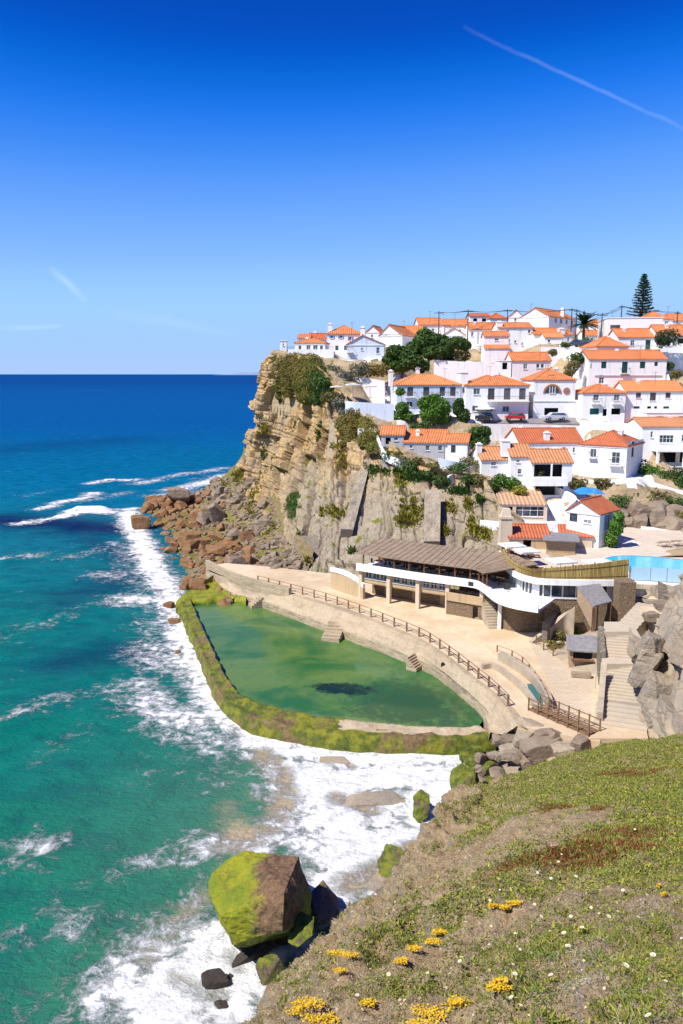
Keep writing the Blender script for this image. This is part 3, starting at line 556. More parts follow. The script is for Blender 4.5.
def opening(root,o,u,n,a,b,c,d,kind):
    o=np.array(o); ctr=o+u*(a+b)/2+Z_*(c+d)/2; hw=(b-a)/2; hh=(d-c)/2; f=.06
    door=kind in 'oDGr' and hh>.85
    nm='door' if (kind in 'oDGk' and hh>.85) else 'window'
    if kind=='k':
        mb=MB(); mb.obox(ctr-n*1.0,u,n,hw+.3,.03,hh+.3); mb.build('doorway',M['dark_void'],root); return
    mat={'d':'frame_white','w':'frame_white','g':'green_paint','b':'frame_white','o':'brown_wood','D':'frame_white','G':'green_paint','r':'red_wood','m':'dark_metal'}[kind]
    mb=MB(); p=ctr-n*.1
    for s in(-1,1): mb.obox(p+u*s*(hw-f/2),u,n,f/2,.04,hh); mb.obox(p+Z_*s*(hh-f/2),u,n,hw-f,.04,f/2)
    if kind in 'gG':
        mb.obox(p-n*.02,u,n,hw-f,.02,hh-f)
        k=int(hh*2/.12)
        for i in range(k): mb.obox(p+n*.01+Z_*(-hh+.08+i*(2*hh-.14)/max(1,k-1)),u,n,hw-f,.012,.025)
        mb.obox(p+n*.02,u,n,.03,.03,hh-f)
    else:
        if hw>.4: mb.obox(p,u,n,.03,.035,hh-f)
        if kind in 'wr' : mb.obox(p+Z_*hh*.15,u,n,hw-f,.03,.025)
        if hw>1.0:
            for s in(-.5,.5): mb.obox(p+u*s*hw,u,n,.03,.035,hh-f)
    w=mb.build(nm,M[mat],root)
    if kind not in 'gG':
        mb=MB(); mb.obox(ctr-n*.13,u,n,hw-.02,.012,hh-.02); mb.build('pane',M['glass'],w)
    if kind=='b':
        for s in(-1,1):
            mb=MB(); mb.obox(ctr+n*.05+u*s*(hw*1.55),u,n,hw*.5,.03,hh*1.03); mb.build('shutter',M['blue_paint'],root)
    if kind in 'dwbr' :
        mb=MB(); mb.obox(ctr-Z_*(hh+.05)+n*.04,u,n,hw+.08,.09,.04); mb.build('sill',M['frame_white'],w)
NB=[0]
def house(label,x0,x1,yb,ye,Y,rot=0,dep=8,roof='gx',rise=1.7,wins=(),side=(),wallm='white',roofm='roof',ov=.22,chim=(),found=4,balc=(),name='house',cat='house',peak=.5,reg=True,extra=None,wb=None,cor=True):
    rise*=.8; rot=R(rot); o=W((x0+x1)/2,yb,Y); h=W(0,ye,Y)[2]-o[2]; sm=Y/hv(yb)[0]; wd=(x1-x0)*sm/max(.35,cos(rot)-sin(rot)*((x0+x1)/2-341.5)/hv(yb)[0]); zof=lambda py:W(0,py,Y)[2]-o[2]
    root=empty(name,o,rot,label=label,cat=cat); u=X_; 
    c_,s_=cos(rot),sin(rot)
    if reg:
        for a in(-.5,0,.5):
            for b in((0.,.5,1) if dep<14 else (0,.33,.66,1)):
                lx,ly=a*wd,b*dep; CPH.append((o[0]+lx*c_-ly*s_,o[1]+lx*s_+ly*c_,o[2]-.1,1.2))
    mb=MB(); L0=np.array([-wd/2,0,0.]); ops=[]
    for w in wins:
        a=(w[0]-x0)/(x1-x0)*wd; hw=w[2]*sm/2/cos(rot); zc=zof(w[1]); hh=w[3]*sm/2; c0=max(.05,zc-hh); ops.append((max(.05,a-hw),min(wd-.05,a+hw),c0,min(h-.12,zc+hh),w[4]))
    wall(mb,L0,X_,-Y_,wd,h,[q[:4] for q in ops],z0=-found)
    sops={'R':[],'L':[]}
    for w in side: d=w[1]*dep; sops[w[0]].append((d-w[3]/2,d+w[3]/2,w[2]-w[4]/2,w[2]+w[4]/2,w[5]))
    Ro=np.array([wd/2,0,0.]); Lo=np.array([-wd/2,dep,0.]); wall(mb,Ro,Y_,X_,dep,h,[q[:4] for q in sops['R']],z0=-found); wall(mb,Lo,-Y_,-X_,dep,h,[q[:4] for q in sops['L']],z0=-found)
    wall(mb,np.array([wd/2,dep,0.]),-X_,Y_,wd,h,[],z0=-found)
    x=wd/2
    if roof=='gx':
        for s in(-1,1): mb.add([(s*x,0,h),(s*x,dep,h),(s*x,dep*peak,h+rise)],[(0,1,2)])
    if roof=='gy':
        pk=-x+wd*peak
        for yy in(0,dep): mb.add([(-x,yy,h),(x,yy,h),(pk,yy,h+rise)],[(0,1,2)])
    if roof=='mono':
        for s in(-1,1): mb.add([(s*x,0,h),(s*x,dep,h),(s*x,dep,h+rise)],[(0,1,2)])
        mb.add([(-x,dep,h),(x,dep,h),(x,dep,h+rise),(-x,dep,h+rise)],[(0,1,2,3)])
    mb.add([(-x,0,-found),(x,0,-found),(x,dep,-found),(-x,dep,-found)],[(0,1,2,3)])
    if roof=='flat':
        mb.add([(-x,0,h-.3),(x,0,h-.3),(x,dep,h-.3),(-x,dep,h-.3)],[(0,1,2,3)]); 
    mb.build('wall',M[wallm],root)
    t=.16; rb=MB(); e=ov
    def slab(P):
        P=[np.array(p,float) for p in P]; rb.add(P+[p-Z_*t for p in P],[tuple(range(len(P))),tuple(range(len(P),2*len(P)))[::-1]]+[(i,(i+1)%len(P),len(P)+(i+1)%len(P),len(P)+i) for i in range(len(P))])
    if roof=='gx':
        k1=rise/(dep*peak); k2=rise/(dep*(1-peak)); hz=h+t+.02
        slab([(-x-e,-e,hz-k1*e),(x+e,-e,hz-k1*e),(x+e,dep*peak,hz+rise),(-x-e,dep*peak,hz+rise)]); slab([(x+e,dep+e,hz-k2*e),(-x-e,dep+e,hz-k2*e),(-x-e,dep*peak,hz+rise),(x+e,dep*peak,hz+rise)])
        rb.tube((-x-e,dep*peak,hz+rise+.02),(x+e,dep*peak,hz+rise+.02),.13)
    if roof=='gy':
        pk=-x+wd*peak; kl=rise/(wd*peak); kr=rise/(wd*(1-peak)); hz=h+t+.02
        slab([(-x-e,dep+e,hz-kl*e),(-x-e,-e,hz-kl*e),(pk,-e,hz+rise),(pk,dep+e,hz+rise)]); slab([(x+e,-e,hz-kr*e),(x+e,dep+e,hz-kr*e),(pk,dep+e,hz+rise),(pk,-e,hz+rise)])
        rb.tube((pk,-e,hz+rise+.02),(pk,dep+e,hz+rise+.02),.13)
    if roof=='hip':
        hz=h+t+.02; m=min(wd,dep)/2; a=(-x-e,-e,hz);b=(x+e,-e,hz);c=(x+e,dep+e,hz);d=(-x-e,dep+e,hz)
        if wd>=dep: r1=(-x+m,dep/2,hz+rise); r2=(x-m+.01,dep/2,hz+rise); rb.add([a,b,c,d,r1,r2],[(0,1,5,4),(1,2,5),(2,3,4,5),(3,0,4)])
        else: r1=(0,m,hz+rise); r2=(0,dep-m+.01,hz+rise); rb.add([a,b,c,d,r1,r2],[(0,1,4),(1,2,5,4),(2,3,5),(3,0,4,5)])
        A_=[np.array(p)-Z_*t for p in(a,b,c,d)]; rb.add([a,b,c,d]+A_,[(0,1,5,4),(1,2,6,5),(2,3,7,6),(3,0,4,7),(7,6,5,4)])
        rb.tube(r1,r2,.12); 
        for p,q in ((a,r1),(d,r1),(b,r2),(c,r2)): rb.tube(p,q,.1)
        if wd<dep:
            pass
    if roof=='mono':
        k=rise/dep; hz=h+t+.02; slab([(-x-e,-e,hz-k*e),(x+e,-e,hz-k*e),(x+e,dep+e,hz+rise+k*e),(-x-e,dep+e,hz+rise+k*e)])
    if roof!='flat':
        rb.build('roof',M[roofm],root)
        if cor:
            cb=MB(); cb.box(-x-.12,x+.12,-.12,-.003,h-.22,h-.02); cb.box(x+.003,x+.12,0,dep,h-.22,h-.02); cb.build('cornice',M['frame_white'],root)
    else:
        cb=MB(); q=.12; cb.box(-x-q,x+q,-q,.2,h,h+.14); cb.box(-x-q,x+q,dep-.2,dep+q,h,h+.14); cb.box(-x-q,-x+.2,.2,dep-.2,h,h+.14); cb.box(x-.2,x+q,.2,dep-.2,h,h+.14); cb.build('parapet',M[wallm],root)
    for q in ops: opening(root,L0,X_,-Y_,*q)
    for q in sops['R']: opening(root,Ro,Y_,X_,*q)
    for q in sops['L']: opening(root,Lo,-Y_,-X_,*q)
    if not chim and roof in('gx','hip') and wd>6: q_=(int(abs(o[0]*13+o[1]*7))%100)/100; chim=((x0+(x1-x0)*(.2+.6*q_),W(0,ye,Y)[2] and ye-(rise+.35)/sm,.55+.3*q_,.35+.3*q_),)
    for c in chim:      # (px, top py, width m, frac depth)
        cx=(c[0]-x0)/(x1-x0)*wd-wd/2; ct=zof(c[1]); w_=c[2]/2; cy=c[3]*dep; mb=MB(); mb.box(cx-w_,cx+w_,cy-w_,cy+w_,h-.2,ct-.25); mb.box(cx-w_-.1,cx+w_+.1,cy-w_-.1,cy+w_+.1,ct-.25,ct-.1); mb.box(cx-w_*.6,cx+w_*.6,cy-w_*.6,cy+w_*.6,ct-.1,ct+.12); mb.build('chimney',M['white'],root)
    for b in balc:      # (px0,px1,py floor, projection, railmat)
        a=(b[0]-x0)/(x1-x0)*wd-wd/2; c=(b[1]-x0)/(x1-x0)*wd-wd/2; z=zof(b[2]); pr=b[3]; mb=MB(); mb.box(a,c,-pr,-.003,z-.15,z); bo=mb.build('balcony',M['frame_white'],root)
        mb=MB(); mb.box(a,c,-pr,-pr+.05,z+.9,z+.96); mb.box(a,a+.05,-pr+.05,-.003,z+.9,z+.96); mb.box(c-.05,c,-pr+.05,-.003,z+.9,z+.96)
        k=max(3,int((c-a)/.18))
        for i in range(k+1): xx=a+.02+(c-a-.04)*i/k; mb.box(xx-.012,xx+.012,-pr+.01,-pr+.035,z,z+.9)
        mb.build('balcony_rail',M[b[4]],bo)
    if extra: extra(root,wd,h,dep,zof,sm,lambda px:(px-x0)/(x1-x0)*wd-wd/2)
    return root
H=house
# --- headland cluster
def ex_bung(root,wd,h,dep,zof,sm,ux):
    mb=MB(); mb.box(-wd/2-1,wd/2+2.2,-3.2,-3.0,-1.6,.35); mb.box(-wd/2-1,wd/2+2.2,-3.0,-.01,-1.7,-.05); mb.build('terrace',M['white'],root)
    mb=MB(); mb.box(-wd/2-1,wd/2+2.2,-3.13,-3.09,.85,.9)
    for i in range(40): xx=-wd/2-1+i*(wd+3.1)/39; mb.box(xx-.015,xx+.015,-3.12,-3.1,.35,.85)
    mb.build('terrace_rail',M['brown_wood'],root)
H('low white bungalow at the cliff tip with a long railed terrace',295,325,351.5,343.5,173,-6,7,'hip',1.3,[(300,347.5,3,4,'d'),(308.5,347.5,4,5,'d'),(315.5,348,4.5,6,'D'),(321.5,348,3,5,'D')],extra=ex_bung,found=5,side=[('R',.5,1.2,1.2,1.3,'d')])
H('tiny white flat roofed hut at the extreme end of the headland',280,286.5,348,341,177,0,4,'flat',wins=[(283.5,344.5,1.6,2,'d')],found=3)
H('plain white gabled house rising behind the cliff tip bungalow',298,310,346,338.5,184,0,8,'mono',1.6,found=4,wins=[(304,342,2,2.5,'d')])
H('small brown walled house with a rusty tiled roof behind the cliff tip bungalow',311,326,346,339,188,5,7,'gx',1.6,[(315,342,2,2.5,'d'),(321,342,2,2.5,'d')],wallm='beige',roofm='roof_red',chim=[(316,331,.7,.5)])
H('white two storey house with bright blue window shutters on the headland',327.5,362,352,334.5,181,0,10,'hip',2.6,[(332,336.5,2.6,3.4,'b'),(341,336.5,2.6,3.4,'b'),(350.5,338.5,2.6,3.6,'b'),(337,348,3.5,5,'D'),(345.5,348,3,5,'D')],chim=[(330,323,1.0,.15)],found=5)
def ex_gable(root,wd,h,dep,zof,sm,ux):
    pass
H('wide low shade tinted house with a broad shallow gable and a tall white chimney',347,384,358,344.5,172,-4,10,'gy',2.3,[(378,350.5,3.4,6,'w'),(362,349,2.4,2.4,'w')],wallm='pale_blue',chim=[(362,326,1.0,.3)],peak=.42,found=5,balc=[(347,353,352,.8,'brown_wood')])  # bluish shade of the gable is put into the wall colour
H('white house with a steep gable and attic window just behind the big trees',379,402,347,335.5,196,-22,13,'gy',3.0,[(386,331.5,3,4.5,'w')],peak=.42,found=5)
H('small white gabled house half hidden between the headland houses',366,379,345,332,205,-15,9,'gy',1.8,[(372,336,2.2,3,'d')])
H('white house end with a broad orange roof above the dark tree crown',398,421,342,334,208,-10,9,'gx',2.6,[(416,338,2,2.6,'d')])
H('orange roofed row house on the skyline left of the tall utility pole',419,443,335,325,216,4,9,'gx',2.4,[(424,330,2,3,'d'),(433,330,2,3,'d')],wallm='pinkish',chim=[(437,319,.7,.5)])
H('orange roofed row house on the skyline behind the low white gable',444,468,336,326,213,-3,9,'gx',2.3,[(450,331,2,3,'d'),(460,331,2,3,'d')],chim=[(455,319,.7,.5)])
H('low white gable end beside the umbrella shaped trees',443,465,347,335,201,-8,9,'gy',2.0,[(454,340,2.2,2.8,'d')],found=5)
H('long white house with one continuous orange roof near the second utility pole',469,498,345,329.5,206,0,8,'gx',2.2,[(472,334,2.2,4,'d'),(486,334,2.2,4,'d')],found=5)
H('small far house on the skyline with many dark framed openings',470,490,325,316.5,243,0,8,'gx',1.2,[(475,320,4,3,'k'),(484,320,4,3,'k')],roofm='roof_red',wallm='pinkish')
H('far skyline house with a red roof beside the pole',490,508,327,319,240,6,8,'hip',2.2,[(495,323,2,2.5,'d'),(502,323,2,2.5,'d')],roofm='roof_red')
H('white skyline house with a narrow steep gable left of the large gabled house',508,523,330,317,214,-12,9,'gy',2.2,[(515,319.5,2,3,'d')],found=5)
H('large white skyline house with a wide gable and an orange roof running right',520,548,332,317,203,-38,17,'gy',2.6,[(527,325,2.4,3,'d')],side=[('R',.25,3.0,1.3,1.4,'d'),('R',.45,3.0,1.3,1.4,'d'),('R',.65,3.0,1.3,1.4,'d'),('R',.85,3.0,1.3,1.4,'d')],found=5,chim=[(545,306,.8,.6)])
H('tall plain white house with a thin orange roof above the bare ochre bank',498,532,352,328,187,0,9,'gx',1.6,[(507,331.5,2.6,3,'d'),(528.5,331.5,2.6,3.4,'d'),(508,341,3.4,4,'d'),(515,341.5,2.2,2.4,'d'),(522,344,1.6,3,'d')],chim=[(499.5,321,1.3,.15)],found=5)
def ex_tier(root,wd,h,dep,zof,sm,ux):
    rb=MB(); z=zof(348.5); z1=zof(344.5); x=wd/2
    P=[(-x-.2,-2.2,z),(x+.2,-2.2,z),(x+.2,-.003,z1),(-x-.2,-.003,z1)]; P=[np.array(p) for p in P]; rb.add(P+[p-Z_*.15 for p in P],[(0,1,2,3),(7,6,5,4),(0,1,5,4),(1,2,6,5),(3,0,4,7)]); rb.build('lower_roof',M['roof'],root)
    mb=MB(); mb.box(-x,x,-2.0,-.003,-4,z-.1); fw=mb.build('front_room',M['pinkish'],root)
    for a in (-.28,.02,.28):
        opening(root,np.array([a*wd-.55,-2.0+.12,0.]),X_,-Y_,0,1.1,z-2.3,z-.7,'w')
H('narrow house with two stacked orange roofs and a wide four pane window',484,508,361,336.5,178,-5,8,'gx',1.4,[(496,339.5,4,2.4,'d')],wallm='pinkish',extra=ex_tier,found=5)
H('low house with orange roofs and a white gable wall left of the date palm',534,572,347,335,186,8,8,'gx',2.0,[(555,341,3.2,4,'k'),(568,340,2,4,'w')],chim=[(562,328,1.4,.1)])
H('small house with a paler orange roof tucked above the parked cars',545,563,343,337.5,181,0,6,'gx',1.4,[(549,341,2.5,3,'d')],roofm='roof_orange')
H('distant orange roofed house right behind the date palm',590,607,335,326,222,0,9,'hip',2.2,[(595,330,2,3,'d'),(602,330,2,3,'d')])
H('lower distant house with an orange roof between the palm and the blank white block',586,606,343,336,206,3,8,'gx',1.8,[(592,339,2,2.6,'d')])
H('large blank white flat roofed block with a single dark horizontal window',606,661,348,318,180,-8,12,'flat',wins=[(614,327,9.5,4.2,'m')],found=6)
H('house with a low hipped orange roof behind the flat white block beside the pine',640,672,330,320,204,-8,10,'hip',2.8,[(666,323,3.5,3.2,'w')],chim=[(657,312,.8,.5)])
H('far right skyline house partly cut by the picture edge',672,700,330,321,208,0,9,'gx',2.4,[(679,325,3,3,'d')])
H('orange roofed house at the right edge beside the dark shrubbery',658,712,352,336,169,0,9,'gx',2.9,[(669,343,3,5,'d'),(680,341,6,5,'k'),(694,341,4,5,'d')],found=6)
H('house with a long orange roof, small square window and tall green door',618,660,352,337.5,171,0,8,'gx',2.3,[(632,343,4,5,'w'),(647.5,345.5,5,11,'G')],balc=[(628,655,350,.8,'metal_grey')],found=6)
H('low house with a pyramid shaped orange roof in front of the long green door house',597,628,353,347,166,5,9,'hip',2.6,[(607,350,2,2.2,'d')],found=6)
H('white two storey house with green shutters and a taller green balcony door',588,665,389,359.5,159,0,9,'gx',2.2,[(602.5,365,5,6.5,'g'),(623.5,367.5,5.6,11,'G'),(641,365,5.2,6.5,'g'),(654.5,364,3.4,4,'g'),(601,380.5,5,6,'w'),(589.9,366,1,5,'g')],balc=[(619,628,373,.9,'dark_metal')],found=6,
  extra=lambda root,wd,h,dep,zof,sm,ux:(lambda mb:(mb.box(ux(594),ux(661),-.14,-.003,zof(376.2),zof(375.2)),mb.build('ledge',M['grey_wall'],root)))(MB()))
H('white house with a sloping hipped orange roof and two small iron balconies',582,624.5,418,393.5,150,0,8,'hip',1.9,[(595,397.5,5.4,6,'w'),(615.5,397.5,5.4,6,'w'),(594,411.5,9,6,'g'),(604.5,412.5,4,7,'k'),(615.5,411.5,9,6,'k')],balc=[(590.5,600,403.5,.7,'metal_grey'),(611,620,403.5,.7,'metal_grey')],found=6)
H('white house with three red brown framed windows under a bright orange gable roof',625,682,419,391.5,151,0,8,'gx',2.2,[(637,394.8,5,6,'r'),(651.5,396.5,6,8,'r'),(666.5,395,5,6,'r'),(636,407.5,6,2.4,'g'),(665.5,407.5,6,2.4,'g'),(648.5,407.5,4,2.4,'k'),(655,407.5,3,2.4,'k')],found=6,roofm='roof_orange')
def ex_church(root,wd,h,dep,zof,sm,ux):
    cx=ux(551); z=zof(393.2); mb=MB()
    for r0,r1,dpt in ((1.72,1.38,.07),):
        n=18; P=[];
        for i in range(n+1):
            a=pi*i/n; P+= [(cx+r0*cos(a),-.05-dpt,z+r0*sin(a)),(cx+r1*cos(a),-.05-dpt,z+r1*sin(a)),(cx+r0*cos(a),-.003,z+r0*sin(a)),(cx+r1*cos(a),-.003,z+r1*sin(a))]
        fs=[]
        for i in range(n): b=4*i; fs+=[(b,b+1,b+5,b+4),(b+2,b,b+4,b+6),(b+1,b+3,b+7,b+5)]
        mb.add(P,fs)
    mb.build('arch_surround',M['rust_pot'],root)
    mb=MB(); n=18; P=[(cx,-.02,z)]+[(cx+1.38*cos(pi*i/n),-.02,z+1.38*sin(pi*i/n)) for i in range(n+1)]; P+=[(p[0],-.06,p[2]) for p in P]; k=n+2
    mb.add(P,[(k,)+tuple(k+1+i for i in range(n+1))]); mb.build('arch_glass',M['glass'],root)
    mb=MB()
    for dx in(-.5,0,.5): mb.box(cx+dx-.06,cx+dx+.06,-.12,-.065,z,z+1.2)
    mb.box(cx-.6,cx+.6,-.13,-.065,z-.1,z+.04); mb.build('arch_mullion',M['frame_white'],root)
    cx=ux(565.3); z=zof(391); mb=MB()
    for k in range(8):
        a=2*pi*k/8; mb.tube((cx,-.05,z),(cx+.55*cos(a),-.05,z+.55*sin(a)),.07)
    for i in range(16):
        a,b=2*pi*i/16,2*pi*(i+1)/16; mb.tube((cx+.58*cos(a),-.05,z+.58*sin(a)),(cx+.58*cos(b),-.05,z+.58*sin(b)),.08)
    mb.build('rose_window',M['rust_pot'],root)
    mb=MB(); mb.box(-wd/2-.05,wd/2+.05,-.12,-.003,zof(401.6),zof(400.6)); mb.build('string_course',M['frame_white'],root)
    mb=MB(); mb.box(ux(548.5),ux(554.5),1.2,2.2,h+.95,h+1.05); mb.build('skylight',M['glass'],root)
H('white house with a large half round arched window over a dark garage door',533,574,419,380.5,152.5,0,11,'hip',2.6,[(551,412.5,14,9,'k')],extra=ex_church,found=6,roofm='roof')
H('pink tinged white house with a plain orange roof below the ochre bank',512,550,377,361,166,0,8,'gx',2.1,[(525,366.5,4,5,'w'),(537.5,366,3.2,4,'d'),(542,366,3.2,4,'d')],wallm='pinkish',found=6)
def ex_umb(root,wd,h,dep,zof,sm,ux): pass
H('two storey white house with a long balcony and three dark doors above the street',465.5,528,418.5,386,152,0,9,'hip',2.2,[(476,391.5,6.5,6,'d'),(490.5,394,6.5,11,'o'),(506.3,394,6.5,11,'o'),(521.5,394,6.5,11,'o'),(475,408.5,6,5.5,'d'),(489.5,409,6.5,5,'d'),(505.5,409,6.8,5.6,'d')],balc=[(486,528,401,1.0,'brown_wood')],found=6,wallm='white',side=[('R',.4,1.3,2.2,2.4,'k')])
H('small white house with a pair of orange roofs stepping behind the long balcony house',461,480,379,371.5,165,0,7,'gx',1.8,[(468,375,2.5,2.6,'d')],found=5)
H('small white house with a dark opening under its orange roof behind the balcony house',481,496.5,380,371.5,164,0,7,'gx',1.8,[(486.5,373.5,6,3.4,'k')],found=5)
H('white cube shaped hut with one brown framed opening',499,511,375,361,166,0,5,'flat',wins=[(504.5,366,5,6.5,'k')],found=6)
H('long shade tinted villa with four brown balcony doors and a broad hipped orange roof',397,460,411,385.5,153,5,9,'hip',2.4,[(410,391.5,6,9,'o'),(426,391.5,6,9,'o'),(442,391.5,5.5,9,'o'),(452.5,391.5,5.5,9,'o'),(409.5,404,6,5,'d'),(424,404,4,4,'d')],wallm='pale_blue',balc=[(405,415,397,.8,'brown_wood'),(421,432,397,.8,'brown_wood'),(437,457,397,.8,'brown_wood')],found=6,roofm='roof_orange',chim=[(394,370,.8,.5),(424.5,367,.8,.9)],side=[('L',.4,3.5,1,1.2,'d')])  # front faces away from the sun; its blue shade is painted as wall colour
H('narrow white house squeezed between the long villa and the balcony house',460,467,416,373,154,0,6,'flat',wins=[(463,390,2.6,6,'d')],found=6)
# lower left grey house
H('small end wing with an orange roof and shaded porch overlooking the cliff',381,403.5,448,435,135,-8,6,'gx',1.5,[(388,441,5,6.5,'k'),(396,439,4,3.6,'d')],wallm='grey_wall',found=5)
H('long low grey walled house with a wide orange roof right above the cliff vegetation',404,444,456,443,133.5,-12,9,'gx',2.0,[(411,447,3,3,'d'),(427.5,448,4,5,'d'),(440,448,4,5,'d'),(448,451,0,0,'d')][:3],wallm='grey_wall',found=5,roofm='roof',peak=.75)
H('white end block with a low orange roof joined to the grey walled house',444,467,461,443,132.5,-14,7,'gx',1.4,[(453,449,4.5,7.5,'o')],found=6)
# big centre
H('left wing of the large white house with a long weathered red orange roof',519,582,470,443,139,3,10,'gx',2.6,[(532,449.5,5,3.6,'w'),(546.5,449.5,4,3.6,'w'),(563,449.8,4,5,'w'),(573,450,2.5,5,'w')],roofm='roof_red',chim=[(547,432,.9,.1)],found=6)
H('right wing of the large white house with a weathered hipped roof and iron balconies',578,625,477,446,131,-36,9,'hip',2.6,[(592,453.5,5,8,'w'),(614.5,457,6.5,11,'w'),(588,461,0,0,'w')][:2],side=[('R',.35,4.6,1.2,2.6,'m')],balc=[(588,596,458,.6,'dark_metal'),(609,622,464,.9,'dark_metal')],roofm='roof_red',found=7,wallm='white')
H('white cottage with a striped terracotta roof above the cliff garden',481,511,482,460,128,6,7,'gx',2.1,[(493,463.5,5,3.8,'w'),(497,463.5,0,0,'w')][:1],roofm='roof_old',chim=[(481.5,444,.8,.3)],found=6)
H('slim white house with a striped terracotta roof beside the recessed loggia house',510,531,489,457,126,0,7,'gx',2.0,[(517,461,3.2,2.8,'w'),(519,471.5,4,5,'w')],roofm='roof_old',chim=[(507.5,441,1.3,.4)],found=6)
def ex_log(root,wd,h,dep,zof,sm,ux):
    mb=MB(); z=zof(484); zt=zof(477.5); mb.box(-wd/2+.1,ux(565),-1.3,-.003,z-.15,z); mb.box(-wd/2+.1,ux(565),-1.3,-1.15,z,zt); mb.box(ux(565)-.15,ux(565),-1.15,-.003,z,zt); mb.box(-wd/2+.1,-wd/2+.25,-1.15,-.003,z,zt); mb.build('balcony',M['white'],root)
    mb=MB(); mb.box(ux(548.5)-.12,ux(548.5)+.12,-1.25,-1.05,zt,h); mb.build('post',M['white'],root)
H('white house with a deep shaded loggia over a long solid balcony',531,571,496,463,124,0,8,'gx',2.0,[(547,470.5,28,12.5,'k'),(549,490.5,28,9.5,'k')],roofm='roof_old',extra=ex_log,found=5)
# right edge house with porch
def ex_porch(root,wd,h,dep,zof,sm,ux):
    mb=MB(); zt=zof(450.5); x0,x1=ux(650),wd/2; mb.box(x0,x1,-3,-.003,zt,zt+.35); mb.build('porch_roof',M['white'],root)
    for p in (651,677,700):
        mb=MB(); xx=ux(p); mb.box(xx-.22,xx+.22,-2.9,-2.5,-1,zt); mb.build('column',M['white'],root)
    mb=MB(); zb=zof(470); mb.box(x0-2,x1,-3.0,-2.8,zb,zb+.12); mb.box(x0-2,x1,-3.0,-2.8,zb+.85,zb+1.0)
    k=int((x1-x0+2)/.3)
    for i in range(k): xx=x0-2+.15+i*.3; mb.box(xx-.06,xx+.06,-2.96,-2.84,zb+.12,zb+.85)
    mb.build('balustrade',M['frame_white'],root); mb=MB(); mb.box(x0-2,x1,-3.1,-.003,zb-2.5,zb-.003); mb.build('terrace',M['white'],root)
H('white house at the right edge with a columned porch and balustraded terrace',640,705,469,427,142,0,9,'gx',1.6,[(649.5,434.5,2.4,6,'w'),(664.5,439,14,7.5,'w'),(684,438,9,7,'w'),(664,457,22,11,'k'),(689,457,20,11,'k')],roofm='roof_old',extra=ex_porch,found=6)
H('upper white annexe with a small tiled lean-to and two four pane windows',646,705,430,413,148,0,6,'flat',wins=[(659.5,418.5,6.5,5,'w'),(681,418.5,6.5,5,'w')],found=6)
H('white annexe with a small sloping terracotta roof left of the porch house',641,655,441,426,144.5,0,4,'gx',1.5,[],roofm='roof_old',found=5)
# lower right group near the pool
def ex_glass(root,wd,h,dep,zof,sm,ux):
    mb=MB(); x=wd/2
    for px in (500,514,545): xx=ux(px); mb.box(xx-.25,xx+.25,-.1,.35,-1,h)
    mb.build('pillar',M['cream'],root)
H('tan pavilion with a pale tiled roof and a wall of greenish glass',500,545,519,505,116.5,-6,8,'mono',1.3,[(507,512,11,10,'k'),(530,511,29,11,'w')],roofm='roof_pale',wallm='cream',extra=ex_glass,found=3,side=[('R',.5,1.0,3,1.6,'k')])
H('bright white gabled house with a red tiled roof and blue shaded side',565,598,546,512.5,105,-44,5.5,'gy',1.8,[(572,519,6,8,'m'),(586,521,6,3.4,'w')],side=[('R',.45,3.3,1.1,2.0,'b')],peak=.42,roofm='roof_red',found=2)
H('low curved ochre building with a faded red tile roof behind the sun terrace',509,549,549,538,102.8,-4,6.5,'gx',1.3,[(527,543.5,8,7,'k')],wallm='beige',roofm='roof_red',found=2,name='low_building',cat='building')
H('low red tiled annexe attached beneath the bright white gabled house',560,592,547.5,537,104,-12,4,'mono',.9,[],wallm='cream',roofm='roof_red',found=2,name='annexe',cat='building')
H('wooden bar hut with a flat dark grey felt roof on the terrace',546,575,553,541.5,100.4,-14,4.2,'flat',wins=[],wallm='tan_wood',found=1,name='bar_hut',cat='hut',extra=lambda root,wd,h,dep,zof,sm,ux:(lambda mb:(mb.box(-wd/2-.5,wd/2+.5,-.8,dep+.3,h+.15,h+.3),mb.build('flat_roof',M['grey_felt'],root)))(MB()))
# tapered chimney stack
mb=MB(); o=W(505,541,104); s=.9
for z0,z1,a,b in((0,3.6,.8,.72),(3.6,3.9,.85,.85),(3.9,4.9,.62,.45)):
    mb.add([(-a,-a,z0),(a,-a,z0),(a,a,z0),(-a,a,z0),(-b,-b,z1),(b,-b,z1),(b,b,z1),(-b,b,z1)],[(0,3,2,1),(4,5,6,7),(0,1,5,4),(1,2,6,5),(2,3,7,6),(3,0,4,7)])
tag(mb.build('chimney_stack',M['cream'],loc=o-[0,0,.5]),'freestanding tapered ochre chimney stack beside the low curved building','chimney')
